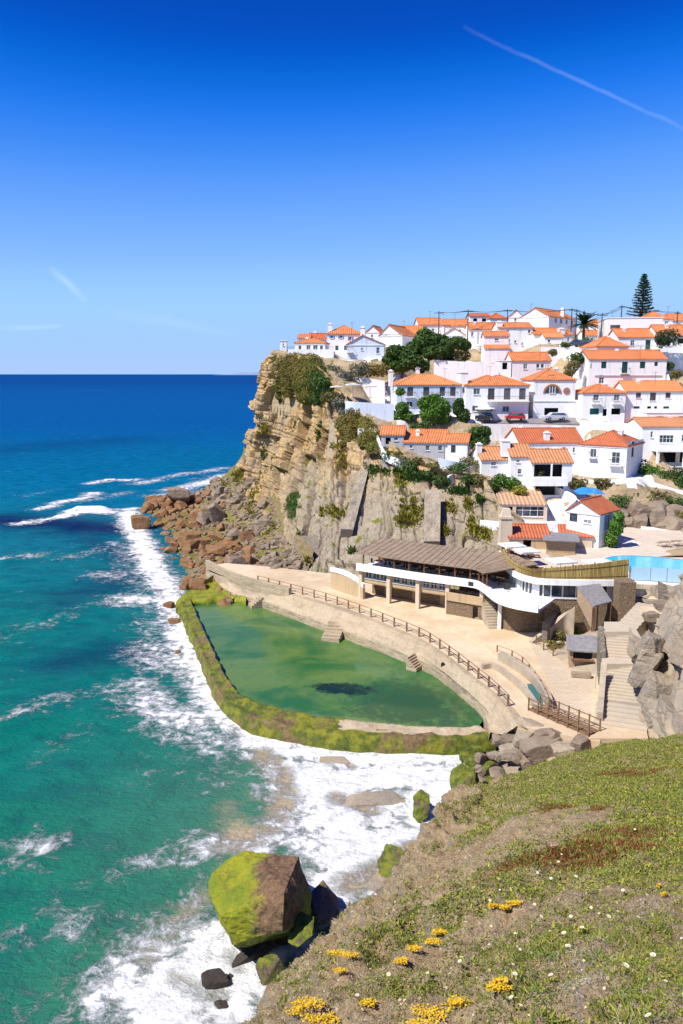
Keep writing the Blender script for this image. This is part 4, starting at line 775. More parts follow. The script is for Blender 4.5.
# ================================================================ HILLSIDE
gx,gy=np.meshgrid(np.arange(-62,175,.8),np.arange(98,330,.8),indexing='ij')
C=np.array(CP_+CPH); zz=np.full(gx.shape,0.); den=np.zeros(gx.shape)
for c in C:
    w=c[3]/(((gx-c[0])**2+(gy-c[1])**2+1.5)**2.2); zz+=w*c[2]; den+=w
zz/=den
rx=np.array([RIM[:,0],RIM[:,1],RIM[:,2]]).T
line=np.vstack([net[0][0][None,:]+[0,6,0],rx, [W(509,562,99.5)-[0,0,.6], G(517,572,8.6)+[0,1,0],G(530,577,8.6)+[0,1,0],G(590,580,8.6)+[0,1.5,0],G(720,580,8.6)+[0,1.5,0]]])
best=np.full(gx.shape,1e9); sgn=np.zeros(gx.shape); rz=np.zeros(gx.shape)
for a,b in zip(line[:-1],line[1:]):
    d=b[:2]-a[:2]; t_=np.clip(((gx-a[0])*d[0]+(gy-a[1])*d[1])/(d@d+1e-9),0,1); qx,qy=a[0]+t_*d[0],a[1]+t_*d[1]; D=np.hypot(gx-qx,gy-qy); m=D<best
    cr_=d[0]*(gy-a[1])-d[1]*(gx-a[0]); best=np.where(m,D,best); sgn=np.where(m,np.sign(cr_),sgn); rz=np.where(m,a[2]+t_*(b[2]-a[2]),rz)
out=(sgn<0)
HZ0=zz+1.0*(fbm(gx*.25,gy*.25,0,4,120)-.5)
blend=np.clip(best/5,0,1); zin=rz*(1-blend)+HZ0*blend
sb_=best*np.where(out,1,-1)+1.2
zz=np.where(sb_>0,np.minimum(zin,rz-.2)-7*sb_,zin)
zz=np.maximum(zz,-4)
def hillz(x,y):
    i=np.clip((np.asarray(x)+62)/.8,0,gx.shape[0]-1.01); j=np.clip((np.asarray(y)-98)/.8,0,gx.shape[1]-1.01); a=i.astype(int);b=j.astype(int); fa=i-a;fb=j-b
    return zz[a,b]*(1-fa)*(1-fb)+zz[a+1,b]*fa*(1-fb)+zz[a,b+1]*(1-fa)*fb+zz[a+1,b+1]*fa*fb
# whitewashed ground between the houses, bare bank elsewhere
cxy=np.array([(c[0],c[1]) for c in CPH]); fc=gridfaces(*gx.shape); cx_=(gx[:-1,:-1]+.4).ravel(); cy_=(gy[:-1,:-1]+.4).ravel()
dm=np.full(cx_.shape,1e9)
for c in cxy: dm=np.minimum(dm,(cx_-c[0])**2+(cy_-c[1])**2)
nzv=fbm(cx_*.12,cy_*.12,0,3,130); mi=((dm<11)&(nzv>.42)&(sb_[:-1,:-1].ravel()<-3)).astype(int)
lowm=(zz<rz-11)&(sb_>0); keep=~(lowm[fc//gx.shape[1],fc%gx.shape[1]].all(1)); fc=fc[keep]; mi=mi[keep]
struct(fast('hillside_terrain',np.stack([gx,gy,zz],2).reshape(-1,3),fc,[M['hillside'],M['old_white']],mi=mi))
# ---------------------------------------------------------------- retaining walls
def RW(label,pts,h,mat='white',th=.4,foot=2,cat='wall',name='retaining_wall'): return wallstrip(name,[W(*p) for p in pts],h,th,M[mat],label,cat,n=30,foot=foot)
RW('long pale retaining wall under the street with the parked cars',[(468,424,150),(500,424,149.5),(560,425,148.5),(598,427,147)],3.6,'old_white')
RW('white parapet wall below the two iron balconies house',[(580,421,147.5),(610,422,146.5),(646,425,145.5)],3.2,'white')
RW('big plain bluish white wall under the cliff edge sitting terrace',[(346,401,149),(356,402,147.5),(394,404,146.5)],5.5,'pale_blue')  # white wall drawn with the bluish wall tone
RW('sloping white apron wall beside the grey walled house',[(358,428,141),(374,430,140),(384,451,134),(405,461,131.5),(442,471,129)],.8,'white',foot=.5)
RW('white wall in front of the end block of the grey walled house',[(438,458,129.5),(452,461,129),(467,463,130)],2.6,'pale_blue')
RW('stepped white wall climbing from the cottage to the grey walled house',[(448,476,126),(462,470,128),(480,463,130)],2,'old_white')
RW('long white path wall between the green banks at the right',[(622,475,131),(636,477,130.5),(650,481,129.8),(665,486,129),(700,496,127)],2.2,'white')
RW('white wall at the back of the swimming pool terrace',[(641,526,117),(655,528,116.5),(683,534,114.5),(720,541,113)],2.2,'white')
RW('short rubble stone wall beside the green bush on the pool terrace',[(594,549,107.5),(606,545,108.5),(617,541,109.5)],1.1,'stone')
RW('short white wall between the bush and the swimming pool',[(618,541,110),(630,538,111.5),(641,534,113)],1.6,'white')
RW('grey stone wall under the headland houses',[(325,353,178),(350,359,170),(385,359.5,170)],2.6,'grey_wall')
RW('long white wall running behind the umbrella shaped trees',[(434,360,163),(470,362,162.5),(499,364,162)],2.6,'white')
RW('white street wall in front of the two parked dark cars',[(540,347,176),(575,347.5,175.5),(606,349,174)],2.2,'white')
RW('white garden wall at the right edge above the bare bank',[(663,353,166),(690,353,166)],3,'white')
RW('tall white wall right of the green shutter house',[(667,372,160),(669,380,158),(672,392,156)],3.5,'white')
RW('short bright white wall left of the ochre chimney stack',[(480,520,116),(492,521,115.5),(503,522,115)],1.7,'white')
RW('low white wall along the path under the loggia house',[(556,486,125),(575,497,121),(566,508,117)],1.0,'white')
RW('white boundary wall in front of the large white house',[(583,478,129.5),(602,482,128.5),(622,481,128.5)],1.3,'white')
RW('graffiti stained pale wall behind the sitting terrace',[(338,378,162),(360,377,162),(385,381,160)],3.2,'pinkish')
RW('dry stone garden wall above the cliff by the cottage',[(470,485,124.5),(500,487,124),(512,493,122.5)],1.2,'stone')
RW('white garden wall below the house with stacked roofs',[(460,366,168),(484,362,172),(500,366,168)],2.0,'white')
RW('white wall between the arched window house and the iron balconies house',[(573,399,153),(584,402,152)],4,'white')
RW('broad white wall under the long orange roof by the green door',[(605,352,167),(640,352,166.5),(668,352,166)],2.2,'white')
RW('lower wall under the porch terrace of the right hand house',[(622,470,138),(640,471,137),(705,477,136)],1.6,'old_white')
# cliff works ---------------------------------------------------------------
def slab4(name,label,c,th=3.5,mat='buttress',cat='buttress',k=34,amp=.8,s=0):
    A=[W(*p) for p in c]; u,v=np.meshgrid(np.linspace(0,1,k),np.linspace(0,1,k*2),indexing='ij'); g=sum(wt[...,None]*a for wt,a in (((1-u)*(1-v),A[0]),(u*(1-v),A[1]),(u*v,A[2]),((1-u)*v,A[3])))
    n=gnorm(g)[k//2,k]; n=n if n[1]<0 else -n
    g=g-n*(1.0 if cat=='revetment' else .7)
    g=g+n*(amp*(fbm(g[...,0]*.8,g[...,1]*.8,g[...,2]*.8,4,140+s)-.5)+.5)[...,None]
    bk=g-n*th; nv=2*k; V=np.concatenate([g.reshape(-1,3),bk.reshape(-1,3)]); f=gridfaces(k,nv); o=k*nv
    i=np.arange(k-1)*nv; j=np.arange(nv-1)
    ed=[np.stack([i,i+nv,i+nv+o,i+o],1),np.stack([i+nv-1,i+nv-1+nv,i+nv-1+nv+o,i+nv-1+o],1),np.stack([j,j+1,j+1+o,j+o],1),np.stack([j+(k-1)*nv,j+1+(k-1)*nv,j+1+(k-1)*nv+o,j+(k-1)*nv+o],1)]
    return tag(fast(name,V,np.concatenate([f,f+o]+ed),M[mat]),label,cat)
slab4('buttress','tall pale concrete buttress running up the middle of the headland cliff',[(330,418,151.5),(338,419,151.5),(333,519,129.5),(321,521,129.5)],s=1)
slab4('buttress','leaning grey concrete buttress beside the tallest one',[(363,458,136.5),(371,460,136),(353,530,119.5),(341,528,119.5)],s=2)
slab4('buttress','round faced concrete tower buttress above the brown restaurant roof',[(425,488,122),(441,489,121.5),(440,541,112),(424,540,112)],s=4,th=4)
slab4('revetment','wide stone revetment at the foot of the cliff beside the deck',[(293,534,127),(328,532,123),(332,590,111.5),(284,583,116)],s=5,mat='stone_grey',cat='revetment',amp=.6)
# ================================================================ RESTAURANT
FL=[G(a,b,7.5) for a,b in ((362,565.5),(390,570),(419,574.5),(449,578.5),(486,584))]
root=empty('beach_restaurant',(FL[2][0],FL[2][1],3.2),label='two storey beach restaurant with a white balcony band and a long brown pergola roof',cat='restaurant'); B=np.array([FL[2][0],FL[2][1],0])
Bz=np.array([FL[2][0],FL[2][1],3.2])
def fr(a,b):
    d=(b-a)*[1,1,0]; Ln=np.linalg.norm(d); u=d/Ln; n=np.array([u[1],-u[0],0]); return u,n,Ln
for i in range(4):
    a=FL[i]*[1,1,0]-Bz+[0,0,3.2]; b=FL[i+1]*[1,1,0]-Bz+[0,0,3.2]; u,n,Ln=fr(a,b); a=a*[1,1,0]; mb=MB()
    if i<3:
        k=3; ops=[(.5+j*(Ln-.8)/k,.5+(j+1)*(Ln-.8)/k-.18,2.75,3.65) for j in range(k)]
        wall(mb,a+n*0,u,n,Ln,4.1,ops,z0=2.15); mb.build('wall',M['beige'],root)
        for q in ops: opening(root,a,u,n,*q,'w' if i else 'd')
        mb=MB(); mb.obox(a+u*Ln/2-n*2.6+Z_*1.0,u,n,Ln/2,.1,1.1); mb.build('back_wall',M['stone'],root)
        mb=MB(); mb.obox(a+u*Ln*.6-n*2.45+Z_*.95,u,n,.55,.04,.95); mb.build('door',M['tan_wood'],root)
        mb=MB(); mb.obox(a+u*Ln/2-n*1.6+Z_*2.1,u,n,Ln/2,1.55,.06); mb.build('ceiling',M['beige'],root)
    else:
        wall(mb,a+n*.6,u,n,Ln,1.95,[(Ln*.72,Ln*.86,0,1.5)],z0=-.3); mb.build('wall',M['stone'],root)
        mb=MB(); mb.obox(a+u*Ln/2-n*1.2+Z_*1.9,u,n,Ln/2,2.0,.12); mb.obox(a+u*Ln/2+n*.7+Z_*2.35,u,n,Ln/2,.08,.45); mb.build('terrace',M['beige'],root)
        mb=MB(); mb.obox(a+u*Ln/2-n*3.2+Z_*3,u,n,Ln/2,.1,1.2); mb.build('back_wall',M['brown_wood'],root)
        for t_ in (.25,.5,.75):
            mb=MB(); c_=a+u*Ln*t_-n*.9+Z_*2.0; mb.obox(c_+Z_*.72,u,n,.5,.4,.03); mb.obox(c_+Z_*.36,u,n,.06,.06,.36); mb.build('table',M['metal_grey'],root)
    for t_ in ((0,) if i<3 else (0,.93)):
        mb=MB(); mb.obox(a+u*Ln*t_+n*.22+Z_*1.95,u,n,.24,.24,2.15); mb.build('pillar',M['cream'],root)
BL=cr([G(a,b,7.5) for a,b in ((360,565.2),(390,570),(419,574.5),(449,578.5),(478,582.5),(489,587),(496,592.5),(505,598.5),(520,603),(541,606.5))],90)-Bz
d=np.gradient(BL,axis=0); d[:,2]=0; d/=np.linalg.norm(d,axis=1,keepdims=True); nn=np.stack([d[:,1],-d[:,0],0*d[:,0]],1)
mb=MB(); f1=BL+nn*.9; f0=BL+nn*.72
mb.strip(f1+[0,0,.45],f1-[0,0,.5]); mb.strip(f0+[0,0,.45],f1+[0,0,.45]); mb.strip(f0-[0,0,.2],f0+[0,0,.45]); bkk=BL-nn*4.5; mb.strip(f1-[0,0,.5],bkk-[0,0,.5]); mb.strip(f0-[0,0,.2],bkk-[0,0,.2])
mb.add([f1[-1]+[0,0,.45],f1[-1]-[0,0,.5],f0[-1]-[0,0,.5],f0[-1]+[0,0,.45]],[(0,1,2,3)]); mb.build('balcony',M['white'],root)
k0=54; RF=BL[:k0]
mb=MB(); a=RF+nn[:k0]*1.0+[0,0,1.85]; b=RF-nn[:k0]*5.5+[0,0,2.75]; mb.strip(a,b); mb.strip(b-[0,0,.12],a-[0,0,.12]); mb.strip(a-[0,0,.12],a); mb.build('pergola_roof',M['pergola_wood'],root)
mb=MB()
for j in range(0,k0,2): mb.tube(a[j]+[0,0,.03],b[j]+[0,0,.03],.035,k=4)
mb.build('roof_slats',M['pergola_wood'],root)
for j in range(2,k0,5):
    mb=MB(); p=RF[j]+nn[j]*.55; mb.box(p[0]-.08,p[0]+.08,p[1]-.08,p[1]+.08,p[2]-.15,p[2]+1.85); mb.build('post',M['brown_wood'],root)
mb=MB(); p=RF-nn[:k0]*4.6; mb.strip(p+[0,0,-.2],p+[0,0,2.5]); mb.build('rear_wall',M['brown_wood'],root)
for j in range(4,k0,6):
    p=RF[j]-nn[j]*1.6; mb=MB(); mb.obox(p+Z_*.52,d[j],nn[j],.5,.4,.03); mb.obox(p+Z_*.15,d[j],nn[j],.05,.05,.35)
    for s in(-1,1): mb.obox(p+d[j]*s*.9+Z_*.2,d[j],nn[j],.2,.2,.03); mb.obox(p+d[j]*s*1.08+Z_*.45,d[j],nn[j],.02,.2,.28)
    mb.build('dining_set',M['dark_metal'],root)
mb=MB(); p=BL[38]+nn[38]*.93; mb.obox(p+Z_*-.05,d[38],nn[38],.34,.02,.25); mb.build('fish_emblem',M['dark_metal'],root)
wallstrip('parapet',[W(331,567,106),W(345,571,103.5),W(358,578,101.5),W(364,584,100.5)],.55,.4,M['white'],'white sloping parapet at the left end of the beach restaurant',foot=0)
wallstrip('ramp_wall',[W(332,572,105.8),W(345,576,103.4),W(358,583,101.4),W(364,588,100.4)],1.5,.35,M['beige'],'low beige wall under the sloping white parapet',foot=3)
steps('stairs',G(495,629,3.2),G(487,597,6.0)+[0,.8,0],1.4,12,'narrow outdoor stairs between the restaurant and the white column',M['concrete'])
mb=MB(); p=G(499,629,3.2); mb.box(p[0]-.18,p[0]+.18,p[1]-.18,p[1]+.18,0,7.05-.003); tag(mb.build('column',M['white']),'slim white column holding up the curved balcony','column')
# stone wall below the curved balcony and round building
def curtain(name,label,top,z0,mat,th=.6,cat='wall',n=60): 
    P=cr(np.array(top),n); return wallstrip(name,P,top[0][2]-z0,th,M[mat],label,cat,n=n,foot=0)
curtain('stone_wall','rough stone retaining wall in shade under the curved white balcony',[p for p in (G(502,596,6.9),G(512,600.5,6.9)+[0,.9,0],G(524,602.5,6.9)+[0,1.,0],G(545,603,6.9)+[0,1.2,0])],2,'stone')
TZ=9.3
rt=cr([G(a,b,TZ) for a,b in ((503,553),(505,560),(510,567.5),(519,574),(532,578.5),(548,580.5),(590,581.5),(627,581.5))],120)
root=empty('round_terrace_building',(rt[60][0],rt[60][1],3),label='curved stone building with a ribbon of windows under the bamboo fenced sun terrace',cat='building'); Bz=np.array([rt[60][0],rt[60][1],3.]); q=rt-Bz
d=np.gradient(q,axis=0); d[:,2]=0; d/=np.linalg.norm(d,axis=1,keepdims=True); nn=np.stack([d[:,1],-d[:,0],0*d[:,0]],1)
mb=MB(); a=q+nn*.5; b=q+nn*.0; mb.strip(a+[0,0,.28],a-[0,0,.4]); mb.strip(b+[0,0,.28],a+[0,0,.28]); mb.strip(a-[0,0,.4],q-nn*1.5-[0,0,.4]); mb.strip(b+[0,0,-.1],b+[0,0,.28]); mb.add([a[-1]+[0,0,.28],a[-1]-[0,0,.4],q[-1]-nn[-1]*1.5-[0,0,.4],q[-1]-nn[-1]*1.5+[0,0,.28]],[(0,1,2,3)]); mb.build('slab_edge',M['white'],root)
w0=q-nn*.35
mb=MB(); mb.strip(w0+[0,0,-.38],w0+[0,0,-.6]); mb.strip(w0+[0,0,-1.95],w0+[0,0,-7.2]); mb.build('wall',M['stone'],root)
mb=MB(); w1=w0-nn*.25; mb.strip(w1+[0,0,-.4],w1+[0,0,-2.1]); mb.build('glazing',M['glass'],root)
mb=MB(); mb.strip(w0+[0,0,-1.95]+nn*.1,w0+[0,0,-1.95]-nn*.3); mb.strip(w0+[0,0,-2.15]+nn*.1,w0+[0,0,-1.95]+nn*.1); mb.build('sill',M['frame_white'],root)
for j in list(range(22,118,5)):
    mb=MB(); wide=.4 if j in (22,47,72,112) else .07; mb.obox(w0[j]+[0,0,-1.28],d[j],nn[j],wide,.08,.68); mb.build('mullion',M['frame_white'],root)
mb=MB(); mb.prism([tuple(p[:2]) for p in rt]+[tuple(G(a,b,TZ)[:2]) for a,b in ((631,584),(720,588),(740,520),(600,524),(560,530),(503,530))],TZ-.5,TZ); struct(mb.build('sun_terrace',M['terrace_tile']))
# bamboo fence
ft=np.interp(np.linspace(0,1,120),[0,.3,.6,.72,1],[1.35,1.15,1.15,1.5,2.6])[:,None]*Z_
root=empty('bamboo_fence',rt[60],label='long curved bamboo fence of upright canes around the sun terrace',cat='fence'); q=rt-rt[60]; q=cr(q,420); ft=cr(ft,420); d=np.gradient(q,axis=0); d[:,2]=0; d/=np.linalg.norm(d,axis=1,keepdims=True); nn=np.stack([d[:,1],-d[:,0],0*d[:,0]],1)
off=(.03*np.where(np.arange(420)%2,1,-1))[:,None]; jit=(.12*(rng.random(420)-.5))[:,None]*Z_
mb=MB(); a=q+nn*(.25+off); b=q+nn*(.12+off); mb.strip(a+ft+jit,a+[0,0,.2]); mb.strip(b+[0,0,.2],b+ft+jit); mb.strip(b+ft+jit,a+ft+jit); mb.build('canes',M['bamboo'],root)
for j in range(5,420,30):
    mb=MB(); p=q[j]+nn[j]*.02; mb.box(p[0]-.07,p[0]+.07,p[1]-.07,p[1]+.07,0,ft[j][2]+.1); mb.build('post',M['post_wood'],root)
for k in (.3,.8):
    mb=MB(); 
    for j in range(0,418,6): mb.tube(q[j]+nn[j]*.3+ft[j]*k,q[min(j+6,419)]+nn[min(j+6,419)]*.3+ft[min(j+6,419)]*k,.03,k=4)
    mb.build('rail',M['post_wood'],root)
# right: pool, white edge wall, glass balustrade, stone base
eg=[G(629,581.5,TZ),G(650,582.5,TZ),G(683,585,TZ),G(730,589,TZ)]
wallstrip('pool_edge_wall',[p+[0,-.3,.15] for p in eg],1.75,.35,M['white'],'plain white wall below the glass balustrade of the swimming pool',foot=0)
curtain('stone_wall','stone wall at the right edge under the white pool wall',[p+[0,-.1,-1.65] for p in eg],4,'stone')
mb=MB(); p=G(640,603,TZ-3.5); u,n,Ln=fr(G(630,583,TZ),G(652,584,TZ)); c_=G(641,583.5,TZ)+[0,-.9,0]; mb.obox((c_[0],c_[1],TZ-3.2),u,n,1.45,.7,1.6); o=mb.build('stone_block',M['stone_grey'],bevel=.05); tag(o,'square stone block with a white panel under the pool wall','stone block')
mb=MB(); mb.obox((c_[0],c_[1],TZ-2.8)-n*-.72,u,n,.75,.04,.72); mb.build('panel',M['white'],o)
root=empty('glass_balustrade',G(650,582.5,TZ),label='see through pale blue glass balustrade in front of the swimming pool',cat='balustrade'); b0=G(650,582.5,TZ)
for a,b in zip(eg[:-1],eg[1:]):
    u,n,Ln=fr(a,b); k=max(1,int(Ln/1.6))
    for i in range(k):
        mb=MB(); mb.obox(a+u*Ln*(i+.5)/k-b0+Z_*.95,u,n,Ln/k/2-.05,.012,.75); mb.build('glass_panel',M['balustrade'],root)
        mb=MB(); mb.obox(a+u*Ln*i/k-b0+Z_*.95,u,n,.03,.03,.85); mb.build('post',M['metal_grey'],root)
mb=MB(); P=[G(a,b,TZ+.05)[:2] for a,b in ((594,563),(604,558.5),(618,556),(640,556),(665,558),(700,562),(730,565),(730,586),(683,582),(650,580),(632,579),(629,572),(610,569),(598,568))]
P=cr(np.array(P+[P[0]]),60)[:-1]; mb.prism([tuple(p) for p in P],TZ-.4,TZ+.045); struct(mb.build('swimming_pool_water',M['pool_blue']))
P2_=P+0; ctr_=P.mean(0); mb=MB(); k=len(P); o2=[ctr_+(p-ctr_)*1.035 for p in P]; vv_=[(p[0],p[1],TZ+.09) for p in P]+[(p[0],p[1],TZ+.09) for p in o2]+[(p[0],p[1],TZ-.02) for p in o2]
mb.add(vv_,[(i,(i+1)%k,k+(i+1)%k,k+i) for i in range(k)]+[(k+i,k+(i+1)%k,2*k+(i+1)%k,2*k+i) for i in range(k)]); struct(mb.build('pool_coping',M['frame_white']))
# covered stairway
root=empty('stair_shelter',G(592,612,5.5),label='wooden sided stair shelter with a sloping grey roof beside the stone wall',cat='shelter'); o=G(592,612,5.5)
a1=W(577,586,84)-o;b1=W(600,583.5,85.5)-o;c1=W(612,601,82)-o;d1=W(594,606,80.5)-o
mb=MB(); P=[a1,b1,c1,d1]; mb.add(P+[p-[0,0,.15] for p in P],[(0,1,2,3),(7,6,5,4),(0,1,5,4),(1,2,6,5),(2,3,7,6),(3,0,4,7)]); mb.build('roof',M['grey_felt'],root)
mb=MB(); lo_=W(577,601,84)-o; lo2=W(594,634,80.5)-o; P=[a1+[.05,0,-.16],d1+[.05,0,-.16],lo2,lo_]; Q=[p+[.12,.1,0] for p in P]; mb.add(P+Q,[(0,1,2,3),(7,6,5,4),(0,1,5,4),(1,2,6,5),(2,3,7,6),(3,0,4,7)]); mb.build('side_panel',M['tan_wood'],root)
for p in(c1,b1,d1):
    mb=MB(); mb.box(p[0]-.15,p[0]-.03,p[1]-.06,p[1]+.06,-3,p[2]-.16); mb.build('post',M['brown_wood'],root)
mb=MB(); mb.obox(W(624,600,83.5),(1,0,0),(0,-1,0),.9,.9,2.2); tag(mb.build('stone_pier',M['stone'],bevel=.05),'dark stone pier at the corner of the round building','pier')
# big stairs ---------------------------------------------------------------
steps('stairs',G(619,738,3.0),G(622,704,4.0),4.2,7,'lowest fan shaped flight of the broad public stairs',M['step_stone'])
steps('stairs',G(622,703,4.0),G(625,661,6.3),4.0,13,'main straight flight of the broad public stairs in the middle of the slope',M['step_stone'],foot=3)
steps('stairs',G(618,658,6.3),G(617,629,8.1),2.9,10,'upper narrower flight of the public stairs below the stone pier',M['step_stone'],foot=3)
steps('stairs',G(625,629,8.1),G(648,604,9.2),2.0,8,'topmost flight bending right towards the pool wall',M['step_stone'],foot=3)
mb=MB(); mb.prism([tuple(G(a,b,6.3)[:2]) for a,b in ((602,664),(642,664),(644,652),(602,652))],3,6.32); struct(mb.build('stair_landing',M['step_stone']))
mb=MB(); mb.prism([tuple(G(a,b,8.1)[:2]) for a,b in ((604,632),(634,632),(634,622),(604,622))],4,8.13); struct(mb.build('upper_landing',M['step_stone']))
mb=MB(); mb.prism([tuple(G(a,b,3.0)[:2]) for a,b in ((592,690),(608,700),(640,703),(648,742),(590,742))],.5,3.3); struct(mb.build('lower_landing',M['deck']))
mb=MB(); mb.prism([tuple(G(a,b,9.2)[:2]) for a,b in ((640,607),(690,640),(720,610),(700,592),(650,596))],5,9.15); struct(mb.build('upper_path',M['deck']))
wallstrip('stair_wall',[G(600,712,4.2),G(602,688,5.0),G(604,662,6.9)],1.2,.5,M['concrete'],'low concrete wall on the left side of the main stairs',foot=2)
wallstrip('stair_wall',[G(603,652,6.9),G(602,640,7.5),G(601,626,8.5)],1.2,.5,M['stone_grey'],'stepped stone wall left of the upper stairs',foot=2)
wallstrip('stair_wall',[G(632,627,9.0),G(640,640,8.6),G(646,650,8.3)],1.0,.5,M['concrete'],'slanting concrete wall between the upper path and the rocks',foot=2)
curtain('garden_wall','stone wall closing the plant bed behind the kiosk',[G(545,622,5.6),G(556,612,5.6),G(570,606,5.6),G(598,604,5.6)],2,'stone_grey')
wallstrip('ramp_wall',[G(531,641,3.5),G(548,628,4.6),G(563,615,5.6),G(575,607,6.6)],1.2,.5,M['concrete'],'slanting pale concrete wall climbing beside the plant bed',foot=2)
# kiosk
o=G(582,668,3.3); root=empty('kiosk',o,R(-12),label='small wooden kiosk with a sloping grey roof at the top of the tiled terrace',cat='kiosk')
mb=MB(); wall(mb,np.array([-1.25,0,0.]),X_,-Y_,2.5,1.9,[(.35,2.15,.9,1.6)],z0=-.5); 
for o_,u_,n_,w_ in ((np.array([1.25,0,0.]),Y_,X_,2.2),(np.array([1.25,2.2,0.]),-X_,Y_,2.5),(np.array([-1.25,2.2,0.]),-Y_,-X_,2.2)): wall(mb,o_,u_,n_,w_,1.9,[],z0=-.5)
mb.build('wall',M['tan_wood'],root)
mb=MB(); P=[(-1.5,-.35,1.75),(1.5,-.35,1.75),(1.5,2.5,2.45),(-1.5,2.5,2.45)]; mb.add(P+[(p[0],p[1],p[2]+.12) for p in P],[(3,2,1,0),(4,5,6,7),(0,1,5,4),(1,2,6,5),(2,3,7,6),(3,0,4,7)]); mb.build('roof',M['grey_felt'],root)
mb=MB(); mb.box(-1.1,1.1,-.5,-.02,.85,.93); mb.build('counter',M['brown_wood'],root)
mb=MB(); mb.box(-.9,.9,.15,.2,.9,1.6); mb.build('hatch',M['dark_void'],root)
mb=MB(); mb.obox(G(581,677,3.3)+[0,0,.25],(1,-.2,0),(.2,1,0),.9,.25,.25); tag(mb.build('stone_bench',M['pale_rock'],bevel=.04),'low stone block standing in front of the kiosk','bench')
# footbridge
a=G(534,708,3.25); b=G(594,734,3.25); u,n,Ln=fr(a,b); root=empty('footbridge',(a+b)/2,label='brown plank footbridge with side rails over the rocks beside the pool end',cat='bridge'); m_=(a+b)/2
k=int(Ln/.3); mb=MB()
for i in range(k): mb.obox(u*(-Ln/2+(i+.5)*Ln/k)+Z_*.1,u,n,Ln/k/2-.02,.7,.04)
mb.build('planks',M['post_wood'],root)
for s in(-1,1):
    mb=MB(); mb.obox(n*s*.6+Z_*-.1,u,n,Ln/2,.08,.14); mb.build('beam',M['post_wood'],root)
    mb=MB(); 
    for z in(.55,1.05): mb.obox(n*s*.72+Z_*z,u,n,Ln/2,.03,.035)
    mb.build('rail',M['post_wood'],root)
    for i in range(7): mb=MB(); mb.obox(u*(-Ln/2+i*Ln/6)+n*s*.72+Z_*.55,u,n,.05,.05,.6); mb.build('post',M['post_wood'],root)
# ================================================================ STREET THINGS
def car(label,px,py,Y,rot,mat,L_=4.2,estate=True,name='parked_car',group=None):
    o=W(px,py,Y); root=empty(name,o,R(rot),label=label,cat='car',group=group)
    prof=[(-2.1,.35),(-2.1,.85),(-1.25,.98),(-.75,1.45),(1.5 if estate else 1.0,1.47),(2.02,.95),(2.1,.6),(2.1,.35)]
    prof=[(a*L_/4.2,b) for a,b in prof]; k=len(prof); mb=MB()
    ys=[(-.84,1),(-.72,1),(.72,1),(.84,1)]
    vs=[(a,-(.84 if b<1 else .66),b) for a,b in prof]+[(a,(.84 if b<1 else .66),b) for a,b in prof]
    mb.add(vs,[tuple(range(k)),tuple(range(k,2*k))[::-1]]+[((i+1)%k,i,k+i,k+(i+1)%k) for i in range(k)]); mb.build('body',M[mat],root,bevel=.06)
    for s in(-1,1):
        mb=MB(); P=[(-1.1,1.0),(-.72,1.38),(1.35,1.4),(1.75,1.0)]; mb.add([(a*L_/4.2,s*(.845 if b<1.2 else .70),b) for a,b in P],[(0,1,2,3)]); mb.build('side_window',M['glass'],root)
    mb=MB(); mb.add([(-1.24,-.7,1.02),(-1.24,.7,1.02),(-.79,.6,1.42),(-.79,-.6,1.42)],[(0,1,2,3)]); mb.build('windscreen',M['glass'],root)
    for a in(-1.3,1.3):
        for s in(-1,1): mb=MB(); mb.tube((a,s*.7,.32),(a,s*.88,.32),.32,k=14); w=mb.build('wheel',M['dark_void'],root); mb=MB(); mb.tube((a,s*.88,.32),(a,s*.9,.32),.18,k=10); mb.build('rim',M['metal_grey'],w)
for n_,c_ in (('paint_silver',(.55,.6,.68)),('paint_red',(.45,.03,.03)),('paint_black',(.03,.03,.035)),('paint_blue',(.05,.09,.14))):
    t=NT(n_,.25,.5); t.color(c_); M[n_]=t.m
mb=MB(); P=[W(464,423,150.5),W(600,424,148.5),W(600,416.5,153),W(464,416.5,154)]; mb.add([p+[0,0,.03] for p in P]+[p-[0,0,2] for p in P],[(0,1,2,3),(0,1,5,4),(1,2,6,5),(3,0,4,7)]); struct(mb.build('street',M['asphalt']))
car('silver blue estate car parked under the arched window house',555,420.3,150,4,'paint_silver',4.6)
car('red car parked beside the long balcony house',515,420.5,150.3,0,'paint_red',3.6)
car('black car parked next to the white parasol',484,420.5,150.5,-10,'paint_black',3.4)
car('dark blue parked car nearer the date palm, on the left of the pair',576.5,346.5,177,0,'paint_blue',3.8)
car('dark blue parked car half behind the white wall, on the right of the pair',583.5,347,176.5,0,'paint_blue',3.8)
def parasol(label,p,r=1.6,h=2.4,sq=False,group=None):
    root=empty('parasol',p,R(15),label=label,cat='parasol',group=group); k=4 if sq else 10; mb=MB(); ring=[(r*cos(2*pi*(i+.5)/k),r*sin(2*pi*(i+.5)/k),h-.35*(r/1.6)*(0.5 if sq else 1)) for i in range(k)]
    mb.add([(0,0,h)]+ring+[(a,b,c-.18) for a,b,c in ring],[(0,1+i,1+(i+1)%k) for i in range(k)]+[(1+i,k+1+i,k+1+(i+1)%k,1+(i+1)%k) for i in range(k)]); mb.build('canopy',M['umbrella_white'],root)
    mb=MB(); mb.tube((0,0,0),(0,0,h),.04); mb.build('pole',M['metal_grey'],root); mb=MB(); mb.tube((0,0,0),(0,0,.12),.3,k=10); mb.build('base',M['concrete'],root)
parasol('white parasol outside the long balcony house on the street',W(485,420,150.8),1.9,2.6)
zt=TZ
